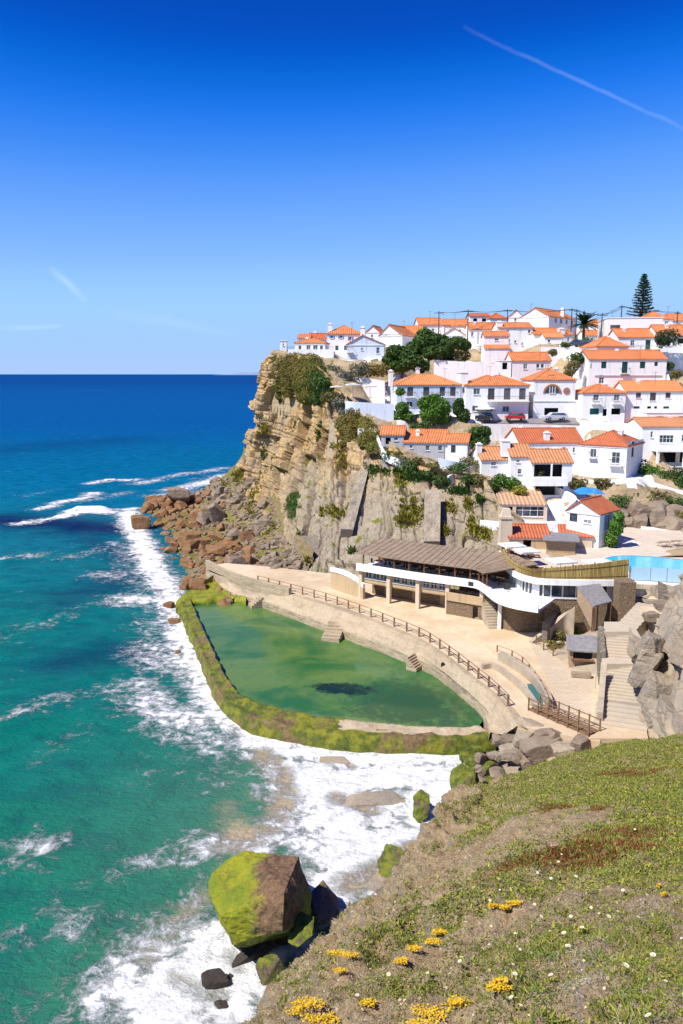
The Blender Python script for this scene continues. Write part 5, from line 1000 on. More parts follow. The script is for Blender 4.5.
for lab,px,py,r in (('white square parasol at the far left corner of the sun terrace',512,544,1.9),('long white square parasol over the dark loungers on the sun terrace',527,549.5,1.7),('white square parasol in front of the grey roofed bar hut',561,559.5,1.9),('white square parasol beside the left end of the swimming pool',600,561,2.1)):
    p=G(px,py,zt+1.9); p[2]=zt; parasol(lab,p,r,2.05,True)
parasol('white parasol at the left of the cliff edge sitting terrace',W(337,398,151),1.5,2.3,True); parasol('white parasol in the middle of the cliff edge sitting terrace',W(353,398,150.5),1.7,2.7,True); parasol('white parasol beside the villa end of the sitting terrace',W(370,398,150),1.5,2.4,True)
# sun loungers
def lounger(p,rot,lab):
    root=empty('sun_lounger',p,R(rot),label=lab,cat='sun lounger',group='dark loungers on the sun terrace'); mb=MB(); mb.box(-.35,.35,-.95,.45,.28,.34); mb.build('seat',M['brown_wood'],root)
    mb=MB(); mb.add([(-.35,.45,.3),(.35,.45,.3),(.35,.95,.75),(-.35,.95,.75),(-.35,.45,.24),(.35,.45,.24),(.35,1.0,.7),(-.35,1.0,.7)],[(0,1,2,3),(7,6,5,4),(0,1,5,4),(1,2,6,5),(2,3,7,6),(3,0,4,7)]); mb.build('backrest',M['brown_wood'],root)
    for a in(-.3,.3):
        for b in(-.85,.4): mb=MB(); mb.box(a-.03,a+.03,b-.03,b+.03,0,.279); mb.build('leg',M['brown_wood'],root)
for i,(px,py) in enumerate(((513,556),(517,558),(521,560),(520,565),(525,567),(530,569),(535,570),(526,556),(532,557.5))):
    lounger(G(px,py,zt),30+7*i,'dark brown sun lounger in the group behind the bamboo fence')
for lab,px,py in (('wooden picnic table at the back of the pool terrace, left one',664,547),('wooden picnic table at the back of the pool terrace, nearer the right edge',676,546)):
    o=G(px,py,zt); root=empty('picnic_table',o,R(10),label=lab,cat='table'); mb=MB(); mb.box(-.8,.8,-.35,.35,.72,.77); mb.build('tabletop',M['tan_wood'],root)
    for s in(-1,1):
        mb=MB(); mb.box(-.8,.8,s*.75-.14,s*.75+.14,.43,.47); mb.build('bench',M['tan_wood'],root); mb=MB(); mb.tube((s*.6,-.7,0),(s*.6,0,.72),.04,k=4); mb.tube((s*.6,.7,0),(s*.6,0,.72),.04,k=4); mb.build('leg',M['tan_wood'],root)
# blue tarp
x,y=np.meshgrid(np.linspace(-1,1,40),np.linspace(-1,1,40),indexing='ij'); zc=.75*(1-np.clip(np.hypot(x,y)*.95,0,1)**2.2)*(.5+.9*fbm(x*1.8+5,y*1.8,0,4,150))+.05
o=W(588,493,122); tag(fast('tarpaulin',np.stack([x*2.1,y*2.4,zc],2).reshape(-1,3),gridfaces(40,40),M['blue_tarp'],smooth=True,loc=o+[0,0,.1]),'crumpled bright blue tarpaulin heap above the bright white gabled house','tarpaulin')
# poles and cables
def pole(label,px,pyb,pyt,Y,arm=1.2,lamp=False,name='utility_pole'):
    b=W(px,pyb,Y); h=W(px,pyt,Y)[2]-b[2]; root=empty(name,b,label=label,cat='pole'); mb=MB(); mb.tube((0,0,-1),(0,0,h),.15,.1,k=8); mb.build('shaft',M['dark_metal'],root); mb=MB(); mb.box(-arm,arm,-.06,.06,h-.6,h-.48); 
    for a in(-.9,-.3,.3,.9): mb.tube((a*arm,0,h-.48),(a*arm,0,h-.28),.05)
    mb.build('crossarm',M['dark_metal'],root)
    if lamp: mb=MB(); mb.tube((0,0,h-1.2),(1.2,-.3,h-.9),.04); mb.box(1.0,1.5,-.42,-.2,h-.95,h-.85); mb.build('lamp_arm',M['metal_grey'],root)
    return b+[0,0,h-.3]
pt=[pole('thin utility pole with a street lamp above the dark tree crown',438.5,338,311,212,lamp=True),pole('tall thin utility pole at the left end of the long continuous roof',467.5,340,309.5,204,lamp=True),pole('utility pole left of the large white skyline house',507,330,309,215),pole('left one of the two close poles beside the date palm',570.5,340,308,200,.7),pole('right one of the two close poles beside the date palm',575.5,340,309,198,.7),pole('utility pole between the date palm and the blank white block',600.5,347,313,185),pole('pole standing behind the flat roof of the blank white block',621,322,305,199,.6),pole('thin pole at the far right skyline',676.5,330,311,200,.7)]
for a,b,lb in zip(pt[:-1],pt[1:],('the first two poles on the left','the tall lamp pole and the next pole','the large skyline house and the palm poles','the twin palm poles','the palm and the blank block','the blank block poles','the pine and the right edge')):
    mb=MB()
    for k in(-.5,0,.5):
        prev=None
        for i in range(17):
            t_=i/16; p=a+(b-a)*t_+[k,0,-4*.025*np.linalg.norm(b-a)*t_*(1-t_)]
            if prev is not None: mb.tube(prev,p,.035,k=4)
            prev=p
    tag(mb.build('power_cable',M['dark_metal']),'sagging black power cables between '+lb,'cable')
# ================================================================ VEGETATION
def leaves(lobes,n,size,flat=.5,shell=.55,seed=0,asp=1.0):
    r_=np.random.default_rng(seed); vol=np.array([l[3]*l[4]*l[5] for l in lobes])**.67; pk=r_.choice(len(lobes),n,p=vol/vol.sum()); Lb=np.array(lobes,float)[pk]
    d=r_.normal(size=(n,3)); d/=np.linalg.norm(d,axis=1,keepdims=True); rad=(shell+(1-shell)*r_.random(n))**.6
    c=Lb[:,:3]+d*Lb[:,3:6]*rad[:,None]*(1+.18*(r_.random(n)-.5))[:,None]
    q=r_.normal(size=(n,3)); nrm=d*.9+q*.7; nrm/=np.linalg.norm(nrm,axis=1,keepdims=True); a=np.cross(nrm,r_.normal(size=(n,3))); a/=np.linalg.norm(a,axis=1,keepdims=True); b=np.cross(nrm,a)
    s=(size*(.6+.8*r_.random(n)))[:,None]; V=np.stack([c-a*s,c-b*s*.55*asp,c+a*s,c+b*s*.55*asp],1).reshape(-1,3); return V,np.arange(4*n).reshape(-1,4)
def bush(label,p,r,mat='leaf_green',n=700,size=.22,h=None,seed=0,name='bush',group=None,cat='bush',lob=6,sink=.2):
    h=h or r*.8; r_=random.Random(seed); lobes=[(0,0,h*.45,r*.75,r*.75,h*.6)]
    for i in range(lob): a=r_.random()*6.28; q=r*(.35+.4*r_.random()); lobes.append((q*cos(a),q*sin(a),h*(.3+.45*r_.random()),r*(.3+.25*r_.random()),r*(.3+.25*r_.random()),h*(.3+.2*r_.random())))
    root=empty(name,np.array(p)-[0,0,sink],label=label,cat=cat,group=group)
    V,f=leaves(lobes,n,size,seed=seed); fast('foliage',V,f,M[mat],root); mb=MB()
    for i in range(4): a=i*1.6; mb.tube((0,0,-.3),(r*.35*cos(a),r*.35*sin(a),h*.5),.07,.03,k=5)
    mb.build('stem',M['bark'],root); return root
def tree(label,p,trunk_h,lobes,n,size,mat,seed=0,name='tree',tr=.28):
    root=empty(name,p,label=label,cat='tree'); V,f=leaves(lobes,n,size,seed=seed); fast('crown',V,f,M[mat],root); mb=MB(); t0=Vector((0,0,-1)); t1=Vector((.2,0,trunk_h)); mb.tube(t0,t1,tr,tr*.7,k=8)
    for l in lobes: 
        e=Vector(l[:3]); m=t1.lerp(e,.5)+Vector((0,0,.2)); mb.tube(t1,m,tr*.5,tr*.3,k=5); mb.tube(m,e,tr*.3,tr*.12,k=5)
    mb.build('trunk',M['bark'],root)
# umbrella-like trees: (px,py)->lobes in px relative
def treepx(label,px,pyb,Y,L_,n,size,mat,seed,name='tree',tr=.3):
    p=W(px,pyb,Y); s=Y/hv(pyb)[0]; lobes=[((a-px)*s,dy,(pyb-b)*s,rx*s,max(rx*s*.8,1.0),rz*s) for a,b,rx,rz,dy in L_]; tree(label,p,max(1.0,(pyb-max(l[1] for l in L_))*s*.8),lobes,n,size,mat,seed,name,tr)
treepx('broad dark green umbrella shaped tree standing tallest in the cluster',428,366,165,[(428,342,16,9,0),(418,348,12,8,1),(440,344,12,9,0),(424,335,8,6,0),(434,352,14,8,-1),(446,352,8,6,0)],7000,.30,'leaf_green',1)
treepx('wide lighter green tree at the left of the cluster touching the gabled house',402,374,163,[(395,352,10,7,0),(405,355,12,9,0),(391,360,9,7,1),(411,362,12,8,-1),(400,366,12,7,0),(420,366,10,7,0)],6500,.28,'leaf_green',2)
treepx('smaller umbrella shaped tree at the right of the cluster beside the white gable',457,364,164,[(457,343,10,6,0),(464,346,7,5,0),(450,345,8,5,0)],3000,.28,'leaf_green',3,tr=.2)
treepx('bright green leafy bush tree in front of the long villa, left side',402,420,147,[(400,392,5,4,0),(402,408,7,6,0),(399,416,7,6,0),(407,417,7,6,0)],2200,.24,'leaf_bright',4,name='tree',tr=.15)
treepx('large bright green round tree in front of the long villa, centre',434,424,147,[(427,404,10,8,0),(438,408,13,10,0),(430,415,11,8,-1),(442,418,9,7,0),(434,399,8,5,0)],5200,.26,'leaf_bright',5)
treepx('dark green shrub tree between the long villa and the balcony house',461,424,148,[(458,408,6,8,0),(463,416,7,8,0),(459,402,4,4,0)],2200,.24,'leaf_green',6,tr=.15)
treepx('rounded green tree under the pale street wall above the cottage',480,444,136,[(476,434,8,7,0),(484,432,7,6,0),(480,440,10,6,0)],2600,.24,'leaf_green',7,tr=.15)
treepx('upright bright green bush on the blue side of the bright white gabled house',613,547,104,[(615,527,7,9,0),(611,539,6,8,0),(617,517,5,6,0)],2600,.2,'leaf_bright',8,name='tree',tr=.12)
# Norfolk pine
p=W(641,330,228); s=228/815.; root=empty('norfolk_pine',p,label='tall dark tiered pine rising above the skyline roofs',cat='tree'); H_=(330-276)*s; mb=MB(); mb.tube((0,0,-2),(0,0,H_),.45,.06,k=8); mb.build('trunk',M['bark'],root)
Vs=[];k=0;r_=np.random.default_rng(5); mb=MB()
z=2.0
while z<H_-.3:
    Lb=(4.6*(1-(z/H_))**.85+.35)*(1 if int(z*3)%2 else .9); nb=7; a0=r_.random()*6.28
    for i in range(nb):
        if r_.random()<.08: continue
        a=a0+2*pi*i/nb+.2*r_.normal(); L_=Lb*(.8+.35*r_.random()); e=np.array([L_*cos(a),L_*sin(a),z+.12*L_]); mb.tube((0,0,z),e,.06,.02,k=4)
        m=int(26+L_*22); t_=.15+.85*r_.random(m); c=np.array([0,0,z])+(e-[0,0,z])*t_[:,None]+r_.normal(size=(m,3))*[.22,.22,.12]*(1.2-.6*t_[:,None]); c[:,2]+=.15*t_**2
        A=r_.normal(size=(m,3)); A/=np.linalg.norm(A,axis=1,keepdims=True); Bv=np.cross(A,r_.normal(size=(m,3))); Bv/=np.linalg.norm(Bv,axis=1,keepdims=True); Vs.append(np.stack([c-A*.2,c-Bv*.09,c+A*.2,c+Bv*.09],1).reshape(-1,3))
    z+=.95*(1-.45*z/H_)
mb.build('branches',M['bark'],root); V=np.concatenate(Vs); fast('crown',V,np.arange(len(V)).reshape(-1,4),M['leaf_pine'],root)
# date palm
p=W(583,347,188); s=188/812.; root=empty('date_palm',p,label='bushy date palm with arching fronds above the clipped hedge',cat='palm'); tz=(347-324)*s; mb=MB(); mb.tube((0,0,-1),(0,0,tz),.4,.32,k=10); mb.build('trunk',M['bark'],root)
V=[];f=[];r_=random.Random(4)
for i in range(64):
    a=r_.random()*6.28; el=r_.uniform(-.35,1.25); L_=r_.uniform(3.6,4.8); prev=None; N_=9
    for j in range(N_+1):
        t_=j/N_; rr=L_*t_*cos(el*(1-.3*t_)); zz_=L_*t_*sin(el)-1.5*t_*t_*(1 if el>0 else .5); c=Vector((rr*cos(a),rr*sin(a),tz+zz_)); sd_=Vector((-sin(a),cos(a),0)); w=.5*sin(pi*min(1,.12+t_*.88))+.02
        if j>0:
            for s_ in(-1,1):
                b=len(V); V+= [prev,c,c+sd_*s_*w+Vector((0,0,-.2*w)),prev.lerp(c,.35)+sd_*s_*w*.8+Vector((0,0,-.2*w))]; f.append((b,b+1,b+2,b+3))
        prev=c
fast('fronds',[tuple(v) for v in V],f,M['leaf_dark'],root)
def hz(px,py,Y): return W(px,py,Y)
hedge=[(576,342,4,182,'leaf_bright'),(586,341,5,183,'leaf_bright'),(594,343,4,182,'leaf_green')]
for (px,py,r,Y,m),lb in zip(hedge,('clipped bright hedge bush under the date palm, left one','clipped bright hedge bush directly below the date palm fronds','darker clipped bush between the date palm and the pole')): bush(lb,W(px,py+4,Y),r*.24*1.0,m,500,.2,h=1.8,seed=px)
# shrubs on banks, each placed on the ground
SH=[(553,352,1.1,165,'leaf_olive','small round shrub on the bare ochre bank, left'),(577,358,1.8,163,'leaf_green','dense green shrub at the top of the bare ochre bank'),(585,359,1.0,163,'leaf_dark','narrow dark shrub beside the green one on the ochre bank'),(573,366,1.6,160,'leaf_olive','dry olive shrub hanging down the ochre bank'),(569,373,1.3,158,'leaf_olive','dry shrub at the foot of the ochre bank'),
(668,338,2.6,164,'leaf_dark','dark shrubbery in front of the orange roof at the right edge'),(662,342,1.8,163,'leaf_dark','dark round bush beside the green door house'),(669,366,1.3,161,'leaf_green','small upright bush on the stone strip at the right'),(676,374,1.5,158,'leaf_olive','dry bush at the right edge above the orange gable roof'),
(628,474,2.4,136,'leaf_green','dense shrub right below the corner of the large white house'),(640,472,3.0,136,'leaf_green','broad dark green shrub left of the porch terrace'),(652,476,2.4,134,'leaf_bright','bright green shrub under the porch balustrade'),(664,480,2.2,133,'leaf_green','rounded shrub below the middle of the porch'),(676,478,2.6,133,'leaf_dark','dark shrub below the porch at the right edge'),(683,484,2.0,131,'leaf_green','green shrub at the right edge just above the white path wall'),
(622,506,2.2,122,'leaf_green','shrub beside the rocky bank behind the white gabled house'),(628,498,1.8,126,'leaf_green','green bush against the lower side of the path wall'),(645,500,2.2,126,'leaf_olive','olive shrub spreading over the rocky bank'),(658,502,2.3,124,'leaf_olive','broad olive green shrub in the middle of the rocky bank'),(676,506,2.0,123,'leaf_green','green shrub near the right edge on the rocky bank'),(683,520,2.0,118.5,'leaf_olive','low yellowish shrub at the right edge behind the pool wall'),
(502,482,1.7,124.5,'leaf_bright','bright green shrub below the slim white house'),(512,484,1.6,124,'leaf_bright','bright green shrub beside the loggia house wall'),(492,486,1.5,123.5,'leaf_green','green shrub on the garden ledge below the cottage'),(480,482,1.6,124.5,'leaf_olive','olive shrub at the left end of the cottage garden ledge'),(468,482,1.8,125.5,'leaf_green','shrub on the rim below the end block'),(456,474,2.2,128,'leaf_green','green shrub in the hollow under the white end block'),(470,466,2.0,130,'leaf_olive','tangled olive shrub between the end block and the cottage'),
(440,482,1.5,126,'leaf_green','shrub on the cliff rim above the tower buttress'),(425,478,1.6,128,'leaf_green','green shrub on the rim left of the tower buttress'),(410,470,2.0,130,'leaf_green','wide shrub on the rim under the grey walled house'),(400,464,1.8,132,'leaf_grey','greyish shrub on the rim beside the sloping white wall'),(392,458,2.0,134,'leaf_green','shrub on the rim below the small end wing'),(383,452,1.8,136,'leaf_olive','olive shrub on the rim under the little porch wing'),(378,444,1.6,139,'leaf_dark','dark shrub on the cliff rim under the sloping white apron'),(432,470,1.7,129,'leaf_olive','olive shrub on the slope below the long grey house'),(418,464,1.5,131,'leaf_olive','dry shrub in front of the long grey house'),
(345,378,2.0,160,'leaf_grey','pale grey tangled shrub on the headland slope'),(358,372,2.2,162,'leaf_grey','greyish bare shrub under the grey stone wall'),(370,370,2.2,163,'leaf_olive','olive shrub right of the grey stone wall'),(382,370,2.0,162,'mat_rust','rust coloured shrub left of the tree cluster'),(336,372,2.0,163,'leaf_grey','twiggy shrub under the headland terrace'),(322,384,2.6,157,'leaf_green','dark green rounded bush at the edge of the hanging mats'),(328,372,2.2,163,'leaf_green','green bush just under the shutter house terrace'),
(347,414,1.6,146,'leaf_grey','silver grey agave like clump below the sitting terrace'),(330,398,1.9,153,'leaf_olive','olive shrub on the rim left of the sitting terrace'),(338,404,1.5,150,'leaf_grey','grey shrub on the rocky rim below the parasols'),(460,356,2.2,167,'mat_rust','rust red shrub beneath the right umbrella shaped tree'),(446,360,1.8,166,'leaf_dark','dark low bush under the tree cluster'),(540,474,1.1,125,'leaf_olive','small bush beside the loggia balcony'),(578,486,1.5,123.5,'leaf_olive','dry bush between the loggia house and the blue tarpaulin'),(602,484,1.3,126,'leaf_olive','low bush behind the blue tarpaulin'),(520,492,1.3,121.5,'leaf_yellow','yellow flowering bush above the tan pavilion'),(477,446,1.5,133,'leaf_green','small bush at the foot of the tree under the street wall'),(415,430,1.6,142,'leaf_green','bush along the wall behind the grey walled house'),(424,426,1.4,144,'leaf_green','low hedge bush at the foot of the bright round tree'),(565,345,1.1,176,'leaf_green','tiny bush behind the white street wall'),(590,402,.9,152,'leaf_green','small bush between the arched house and its right neighbour')]
for i,(px,py,r,Y,m,lb) in enumerate(SH): bush(lb,W(px,py+r*2.2,Y),r,m,int(420*r),.2,h=r*1.15,seed=200+i)
# hanging mats on the headland: bulging cushions that follow the cliff sheet
def mat_on(label,poly_pts,mat,seed,n=2600,size=.2,thick=1.5,name='hanging_plant_mat'):
    A=[np.array(W(*p)) for p in poly_pts]; P=cr(A,40); r_=np.random.default_rng(seed); wd=np.array([q[3] if len(q)>3 else 2.4 for q in [list(p) for p in poly_pts]]) if False else 2.4
    return P
def matlobes(label,items,mat,seed,n,size=.15):
    p0=W(*items[len(items)//2][:3]); root=empty('hanging_plant_mat',p0,label=label,cat='plant mat'); lobes=[]
    for px,py,Y,r in items:
        hm=seed in(301,302,303,304); q=W(px,py+(6 if hm else 0),Y-(1.3 if hm else .3))-p0; r=r*(.78 if hm else .85); lobes.append((q[0],q[1],q[2],r*1.25,r*.8,r*1.0))
    V,f=leaves(lobes,n,size,shell=.7,seed=seed); fast('foliage',V,f,M[mat],root)
    V=[];
    mb=MB()
    for l in lobes:
        mb.tube((l[0],l[1]+l[3]*.2,l[2]-l[5]*.7),(l[0],l[1]+l[3]*.2,l[2]+l[5]*.6),l[3]*.75,l[3]*.5,k=9)
    mb.build('core',M[mat],root)
matlobes('green brown plant mat draped over the very tip of the headland',[(281,354,180,2.0),(277,362,182,2.4),(274,372,184,2.2),(286,358,176,2.6),(283,368,177,2.6),(281,380,177,2.0),(280,390,177,1.2)],'mat_green',301,14000)
matlobes('rust and green plant mat hanging in the middle of the headland top',[(296,357,171,2.8),(293,366,171,2.8),(291,376,171,2.4),(289,386,171,1.6),(300,364,168,2.4)],'mat_rust',302,13000)
matlobes('big rounded yellow green plant mat bulging over the cliff edge',[(310,359,166,3.0),(308,368,165,3.2),(306,379,164,3.0),(306,390,163,2.2),(315,366,164,2.6)],'mat_green',303,16000)
matlobes('dark green bush hanging beside the bulging mat',[(320,375,161,2.6),(324,384,158,2.2),(318,392,159,1.8)],'leaf_green',304,5000)
matlobes('brown green mats trailing below the cliff rim under the parasols',[(345,424,146,1.9),(350,432,144,1.9),(352,420,145,1.8),(349,440,143,1.4)],'mat_rust',305,5000)
matlobes('green mat trailing down below the sloping white apron wall',[(368,430,141.5,1.8),(372,438,139,1.9),(366,440,139,1.7),(374,448,137,1.5),(364,424,143,1.6)],'mat_green',306,5000)
matlobes('large hanging green plant patch in the middle of the cliff',[(297,500,148,2.0),(303,504,144,2.2),(298,514,141,2.0),(294,510,146,1.8),(301,522,136.5,1.0),(310,508,139,1.6),(291,520,146,1.1)],'leaf_green',307,6000)
# yellow-green tufts on cliff ledges and talus
def tufts(name,label,spots,mat,seed,size=.28,kind='stuff',cat='grass'):
    Vs=[]; r_=np.random.default_rng(seed)
    for px,py,w_,h_,Y,n in spots:
        u=r_.normal(size=(n,2))*.42; pts=np.array([W(px+a*w_,py+b*h_,Y) for a,b in u])
        # snap to nearest cliff / talus vertex
        for src in (ALLV,):
            for k in range(0,n,400):
                P=pts[k:k+400]; idx=[]
                # compare in direction space from a far viewpoint: project on same pixel column/row
                d2=((src[None,:,0]-P[:,None,0])**2+(src[None,:,1]-P[:,None,1])**2*.08+(src[None,:,2]-P[:,None,2])**2); idx=d2.argmin(1); pts[k:k+400]=src[idx]+(r_.random((len(P),3))-.5)*[.5,.5,.3]
        A=r_.normal(size=(n,3))*[1,1,.4]; A/=np.linalg.norm(A,axis=1,keepdims=True); up=np.array([0,0,1.])+r_.normal(size=(n,3))*.45+np.array([-.2,-.3,0]); s=(size*(.6+.8*r_.random(n)))[:,None]
        Vs.append(np.stack([pts-A*s*.5,pts+A*s*.5,pts+A*s*.25+up*s,pts-A*s*.25+up*s],1).reshape(-1,3))
    V=np.concatenate(Vs); return tag(fast(name,V,np.arange(len(V)).reshape(-1,4),M[mat]),label,cat,kind=kind)
ALLV=np.concatenate([CLG[::3,::2].reshape(-1,3),TG[::2,::2].reshape(-1,3)])
tufts('cliff_grass','yellow green grass and weeds growing on ledges of the cliff',[(262,432,8,10,176,700),(256,505,10,22,168,1500),(250,520,6,14,165,500),(276,468,5,16,170,500),(262,490,7,22,171,900),(238,478,10,8,182,700),(222,486,10,8,185,500),(274,535,8,12,148,700),(280,548,6,10,142,400),(338,448,10,6,145,600),(341,462,5,10,142,400),(336,511,14,6,124,900),(318,512,6,4,128,300),(412,512,12,14,118,1500),(405,522,10,6,117,600),(400,480,5,12,126,400),(475,528,8,10,115,700),(486,534,6,8,114,400),(445,532,8,6,114,400),(452,508,6,8,119,250),(470,505,5,8,119,250),(355,420,5,8,145,300),(307,562,5,4,118,200),(270,560,8,6,128,300),(245,500,10,10,175,500)],'leaf_yellow',401)
tufts('cliff_scrub','darker green scrub in cracks of the cliff',[(296,425,8,5,164,250),(275,400,6,8,172,250),(318,432,5,12,152,250),(430,505,5,8,119,250),(460,492,14,4,122,600),(392,468,14,5,128,900),(416,478,18,5,126,900),(372,470,5,9,131,250),(480,500,5,6,121,250),(262,455,4,8,178,200),(300,540,5,8,128,250),(352,552,5,4,114,120)],'leaf_green',402)
# plant bed by kiosk
tufts('plant_bed','green weeds in the bed behind the kiosk',[],'leaf_green',403) if False else None
for i,(px,py,r,m,lb) in enumerate(((558,640,1.0,'leaf_olive','olive plants in the bed left of the kiosk'),(565,630,1.1,'leaf_olive','tall olive plants against the stone wall behind the kiosk'),(573,634,.8,'leaf_bright','bright green plant beside the kiosk roof'),(553,648,.8,'mat_rust','rusty low plants at the front of the bed'),(562,650,.8,'leaf_olive','low olive plants behind the rope fence'))): bush(lb,G(px,py,3.2),r,m,500,.14,h=r*1.2,seed=500+i)

random.seed(3)
for px,py,Y in ((352,329,178),(404,328,203),(455,320,212),(430,318,214),(482,323,205),(531,309,200),(515,325,186),(560,327,182),(490,374,152),(445,376,152),(540,354,165),(640,355,158),(655,383,150),(612,318,182),(668,314,203),(548,372,152),(428,432,133),(600,386,149)):
    o=W(px,py,Y); h=random.uniform(1.2,2.2); mb=MB(); mb.tube((0,0,-1.2),(0,0,h),.03,k=4); mb.tube((-.5,0,h-.1),(.5,0,h-.1),.02,k=4)
    for a in(-.4,-.15,.1,.35): mb.tube((a,-.25,h-.1),(a,.25,h-.1),.015,k=4)
    tag(mb.build('roof_aerial',M['dark_metal'],loc=o),'thin metal television aerial standing on a village roof','aerial','roof aerials of the village')
# ================================================================ BOULDERS
import bmesh
def ico(sub):
    bm=bmesh.new(); bmesh.ops.create_icosphere(bm,subdivisions=sub,radius=1); v=np.array([x.co[:] for x in bm.verts]); f=np.array([[x.index for x in q.verts] for q in bm.faces]); bm.free(); return v,f
IV,IF=ico(4); IV5,IF5=ico(5)
def rockmesh(seed,sc_=(1,1,1),planes=11,hi=False,nz_=.05,flat=.65):
    r_=np.random.default_rng(seed); v,f=(IV5,IF5) if hi else (IV,IF); d=v/np.linalg.norm(v,axis=1,keepdims=True); N_=r_.normal(size=(planes,3)); 
    N_=np.concatenate([N_,[[0,0,1],[0,0,-1],[1,.2,.1],[-1,.1,-.2],[.1,1,0],[-.1,-1,.15]]]); N_/=np.linalg.norm(N_,axis=1,keepdims=True); Hh=np.concatenate([.62+.32*r_.random(planes),.6+.25*r_.random(6)])
    q=d@N_.T; rad=np.where(q>.05,Hh/np.maximum(q,.05),9).min(1); rad=np.minimum(rad,1.15)
    p=d*rad[:,None]; n1=fbm(p[:,0]*2+seed,p[:,1]*2,p[:,2]*2,4,7); n2=fbm(p[:,0]*7+seed,p[:,1]*7,p[:,2]*7,3,8); p=p*(1+nz_*2.2*(n1-.5)+nz_*1.2*(n2-.5))[:,None]*np.array(sc_); return p,f
def rock(label,loc,scale,rot,mat,seed,name='boulder',group=None,hi=False,planes=9,nz_=.06,cat='rock'):
    p,f=rockmesh(seed,scale,planes,hi,nz_); o=fast(name,p,f,M[mat],loc=loc,smooth=False); o.rotation_euler=tuple(R(a) for a in rot); return tag(o,label,cat,group)
# prototypes for the talus
protos=[]
for i in range(12):
    r_=random.Random(i); p,f=rockmesh(60+i,(1,.62+.35*r_.random(),.5+.35*r_.random()),9,False,.05); me=[]
    for m in('boulder_brown','boulder_grey'):
        o=fast('boulder',p,f,M[m]); me.append(o.data); bpy.data.objects.remove(o)
    protos.append(me)
def put(me,loc,s,lab,grp,rot=None):
    o=bpy.data.objects.new('boulder',me); col.objects.link(o); o.location=tuple(loc); o.scale=(s,s,s); o.rotation_euler=rot or (random.uniform(-.5,.5),random.uniform(-.5,.5),random.uniform(0,6.28)); return tag(o,lab,'rock',grp)
random.seed(21); placed=[]
def proj(p): 
    d=np.array(p)-[0,0,HC]; fw=CP*d[1]-SP*d[2]; up=SP*d[1]+CP*d[2]; return 341.5+F*d[0]/fw, 512-F*up/fw
cnt=[0,0]; tries=0
while sum(cnt)<290 and tries<9000:
    tries+=1; u=random.randint(25,TU-2); v=random.randint(22,TV-8); p=TG[u,v]; 
    if p[2]<-.6: continue
    sx,sy=proj(p)
    if sx>305 or sy<480: continue
    fr_=(v/TV); s=random.choice((.5,.6,.7,.8,.9,1,1.1,1.2,1.4,1.7))*(1.1 if sy<560 else .9)*(1.2 if fr_>.5 else 1)
    if fr_<.35 and random.random()<.45: continue
    if s>1.7 and sx>285: continue
    if any((p[0]-q[0])**2+(p[1]-q[1])**2+((p[2]-q[2])*1.2)**2<(.47*(s+q[3]))**2 for q in placed): continue
    placed.append((p[0],p[1],p[2],s)); br=fr_>.50+random.uniform(-.09,.12) or (sx<195 and sy>500)
    cnt[0 if br else 1]+=1
    put(protos[random.randrange(12)][0 if br else 1],p+np.array([0,0,s*.18]),s,'rust brown angular boulder in the wave washed front of the rock pile' if br else 'grey angular boulder on the upper part of the rock pile under the headland','brown boulders at the waterline' if br else 'grey boulders higher on the talus')
Vr=[];Fr=[];off_=0; pr_=[rockmesh(40+i,(1,.7,.6),8,False,.04) for i in range(3)]; v3,f3=ico(2)
small=[]
for i in range(6):
    dd3=v3/np.linalg.norm(v3,axis=1,keepdims=True); r_=np.random.default_rng(900+i); N_=r_.normal(size=(12,3)); N_/=np.linalg.norm(N_,axis=1,keepdims=True); q=dd3@N_.T; rad=np.minimum(np.where(q>.05,(.6+.3*r_.random(12))/np.maximum(q,.05),9).min(1),1.1); small.append(dd3*rad[:,None]*[1,.75,.6])
r_=np.random.default_rng(31)
for i in range(1500):
    u=r_.integers(25,TU-2); v=r_.integers(14,TV-8); p=TG[u,v]; sx,sy=proj(p)
    if p[2]<-.4 or sx>310 or sy<478: continue
    s_=r_.uniform(.18,.6); a=r_.random()*6.28; c_,q_=cos(a),sin(a); m_=small[i%6]; w=np.stack([m_[:,0]*c_-m_[:,1]*q_,m_[:,0]*q_+m_[:,1]*c_,m_[:,2]],1)*s_+p+[0,0,s_*.3]; Vr.append(w); Fr.append(f3+off_); off_+=len(w)
tag(fast('rubble',np.concatenate(Vr),np.concatenate(Fr),M['boulder_grey']),'loose small rubble filling the gaps between the boulders under the headland','rubble',kind='stuff')
big=[((141,521,184),(2.6,2.2,2.2),(5,4,20),'boulder_brown','big square brown block standing in the water at the left tip of the rock pile'),((216,515,166),(2.4,1.7,3.2),(12,-25,20),'boulder_grey','tall leaning grey slab boulder near the top left of the rock pile'),((205,522,167),(2.2,1.6,2.5),(8,20,60),'boulder_grey','pointed grey boulder left of the leaning slab'),((178,494,190),(3.2,3,2.2),(0,10,10),'boulder_grey','dark grey boulder at the far left shoulder of the rock pile'),((262,571,119.5),(3.4,1.7,1.1),(0,4,-18),'boulder_grey','long low grey slab boulder behind the deck parapet'),((236,563,122),(2.0,1.6,1.4),(5,5,30),'boulder_grey','rounded grey boulder left of the long slab'),((188,584,113.5),(1.6,1.4,1.2),(5,5,50),'boulder_brown','blocky brown boulder by the pool corner, left of a matching one'),((197,586,112),(1.5,1.3,1.3),(5,15,10),'boulder_brown','blocky brown boulder by the pool corner, right of a matching one')]
for i,((px,py,Y),s,r,m,lb) in enumerate(big): rock(lb,W(px,py,Y) if i else G(141,524,.8),s,r,m,500+i)
# foreground sea rocks -------------------------------------------------------
def grock(label,px,py,z,scale,rot,mat,seed,**k): p=G(px,py,z); return rock(label,p,scale,rot,mat,seed,**k)
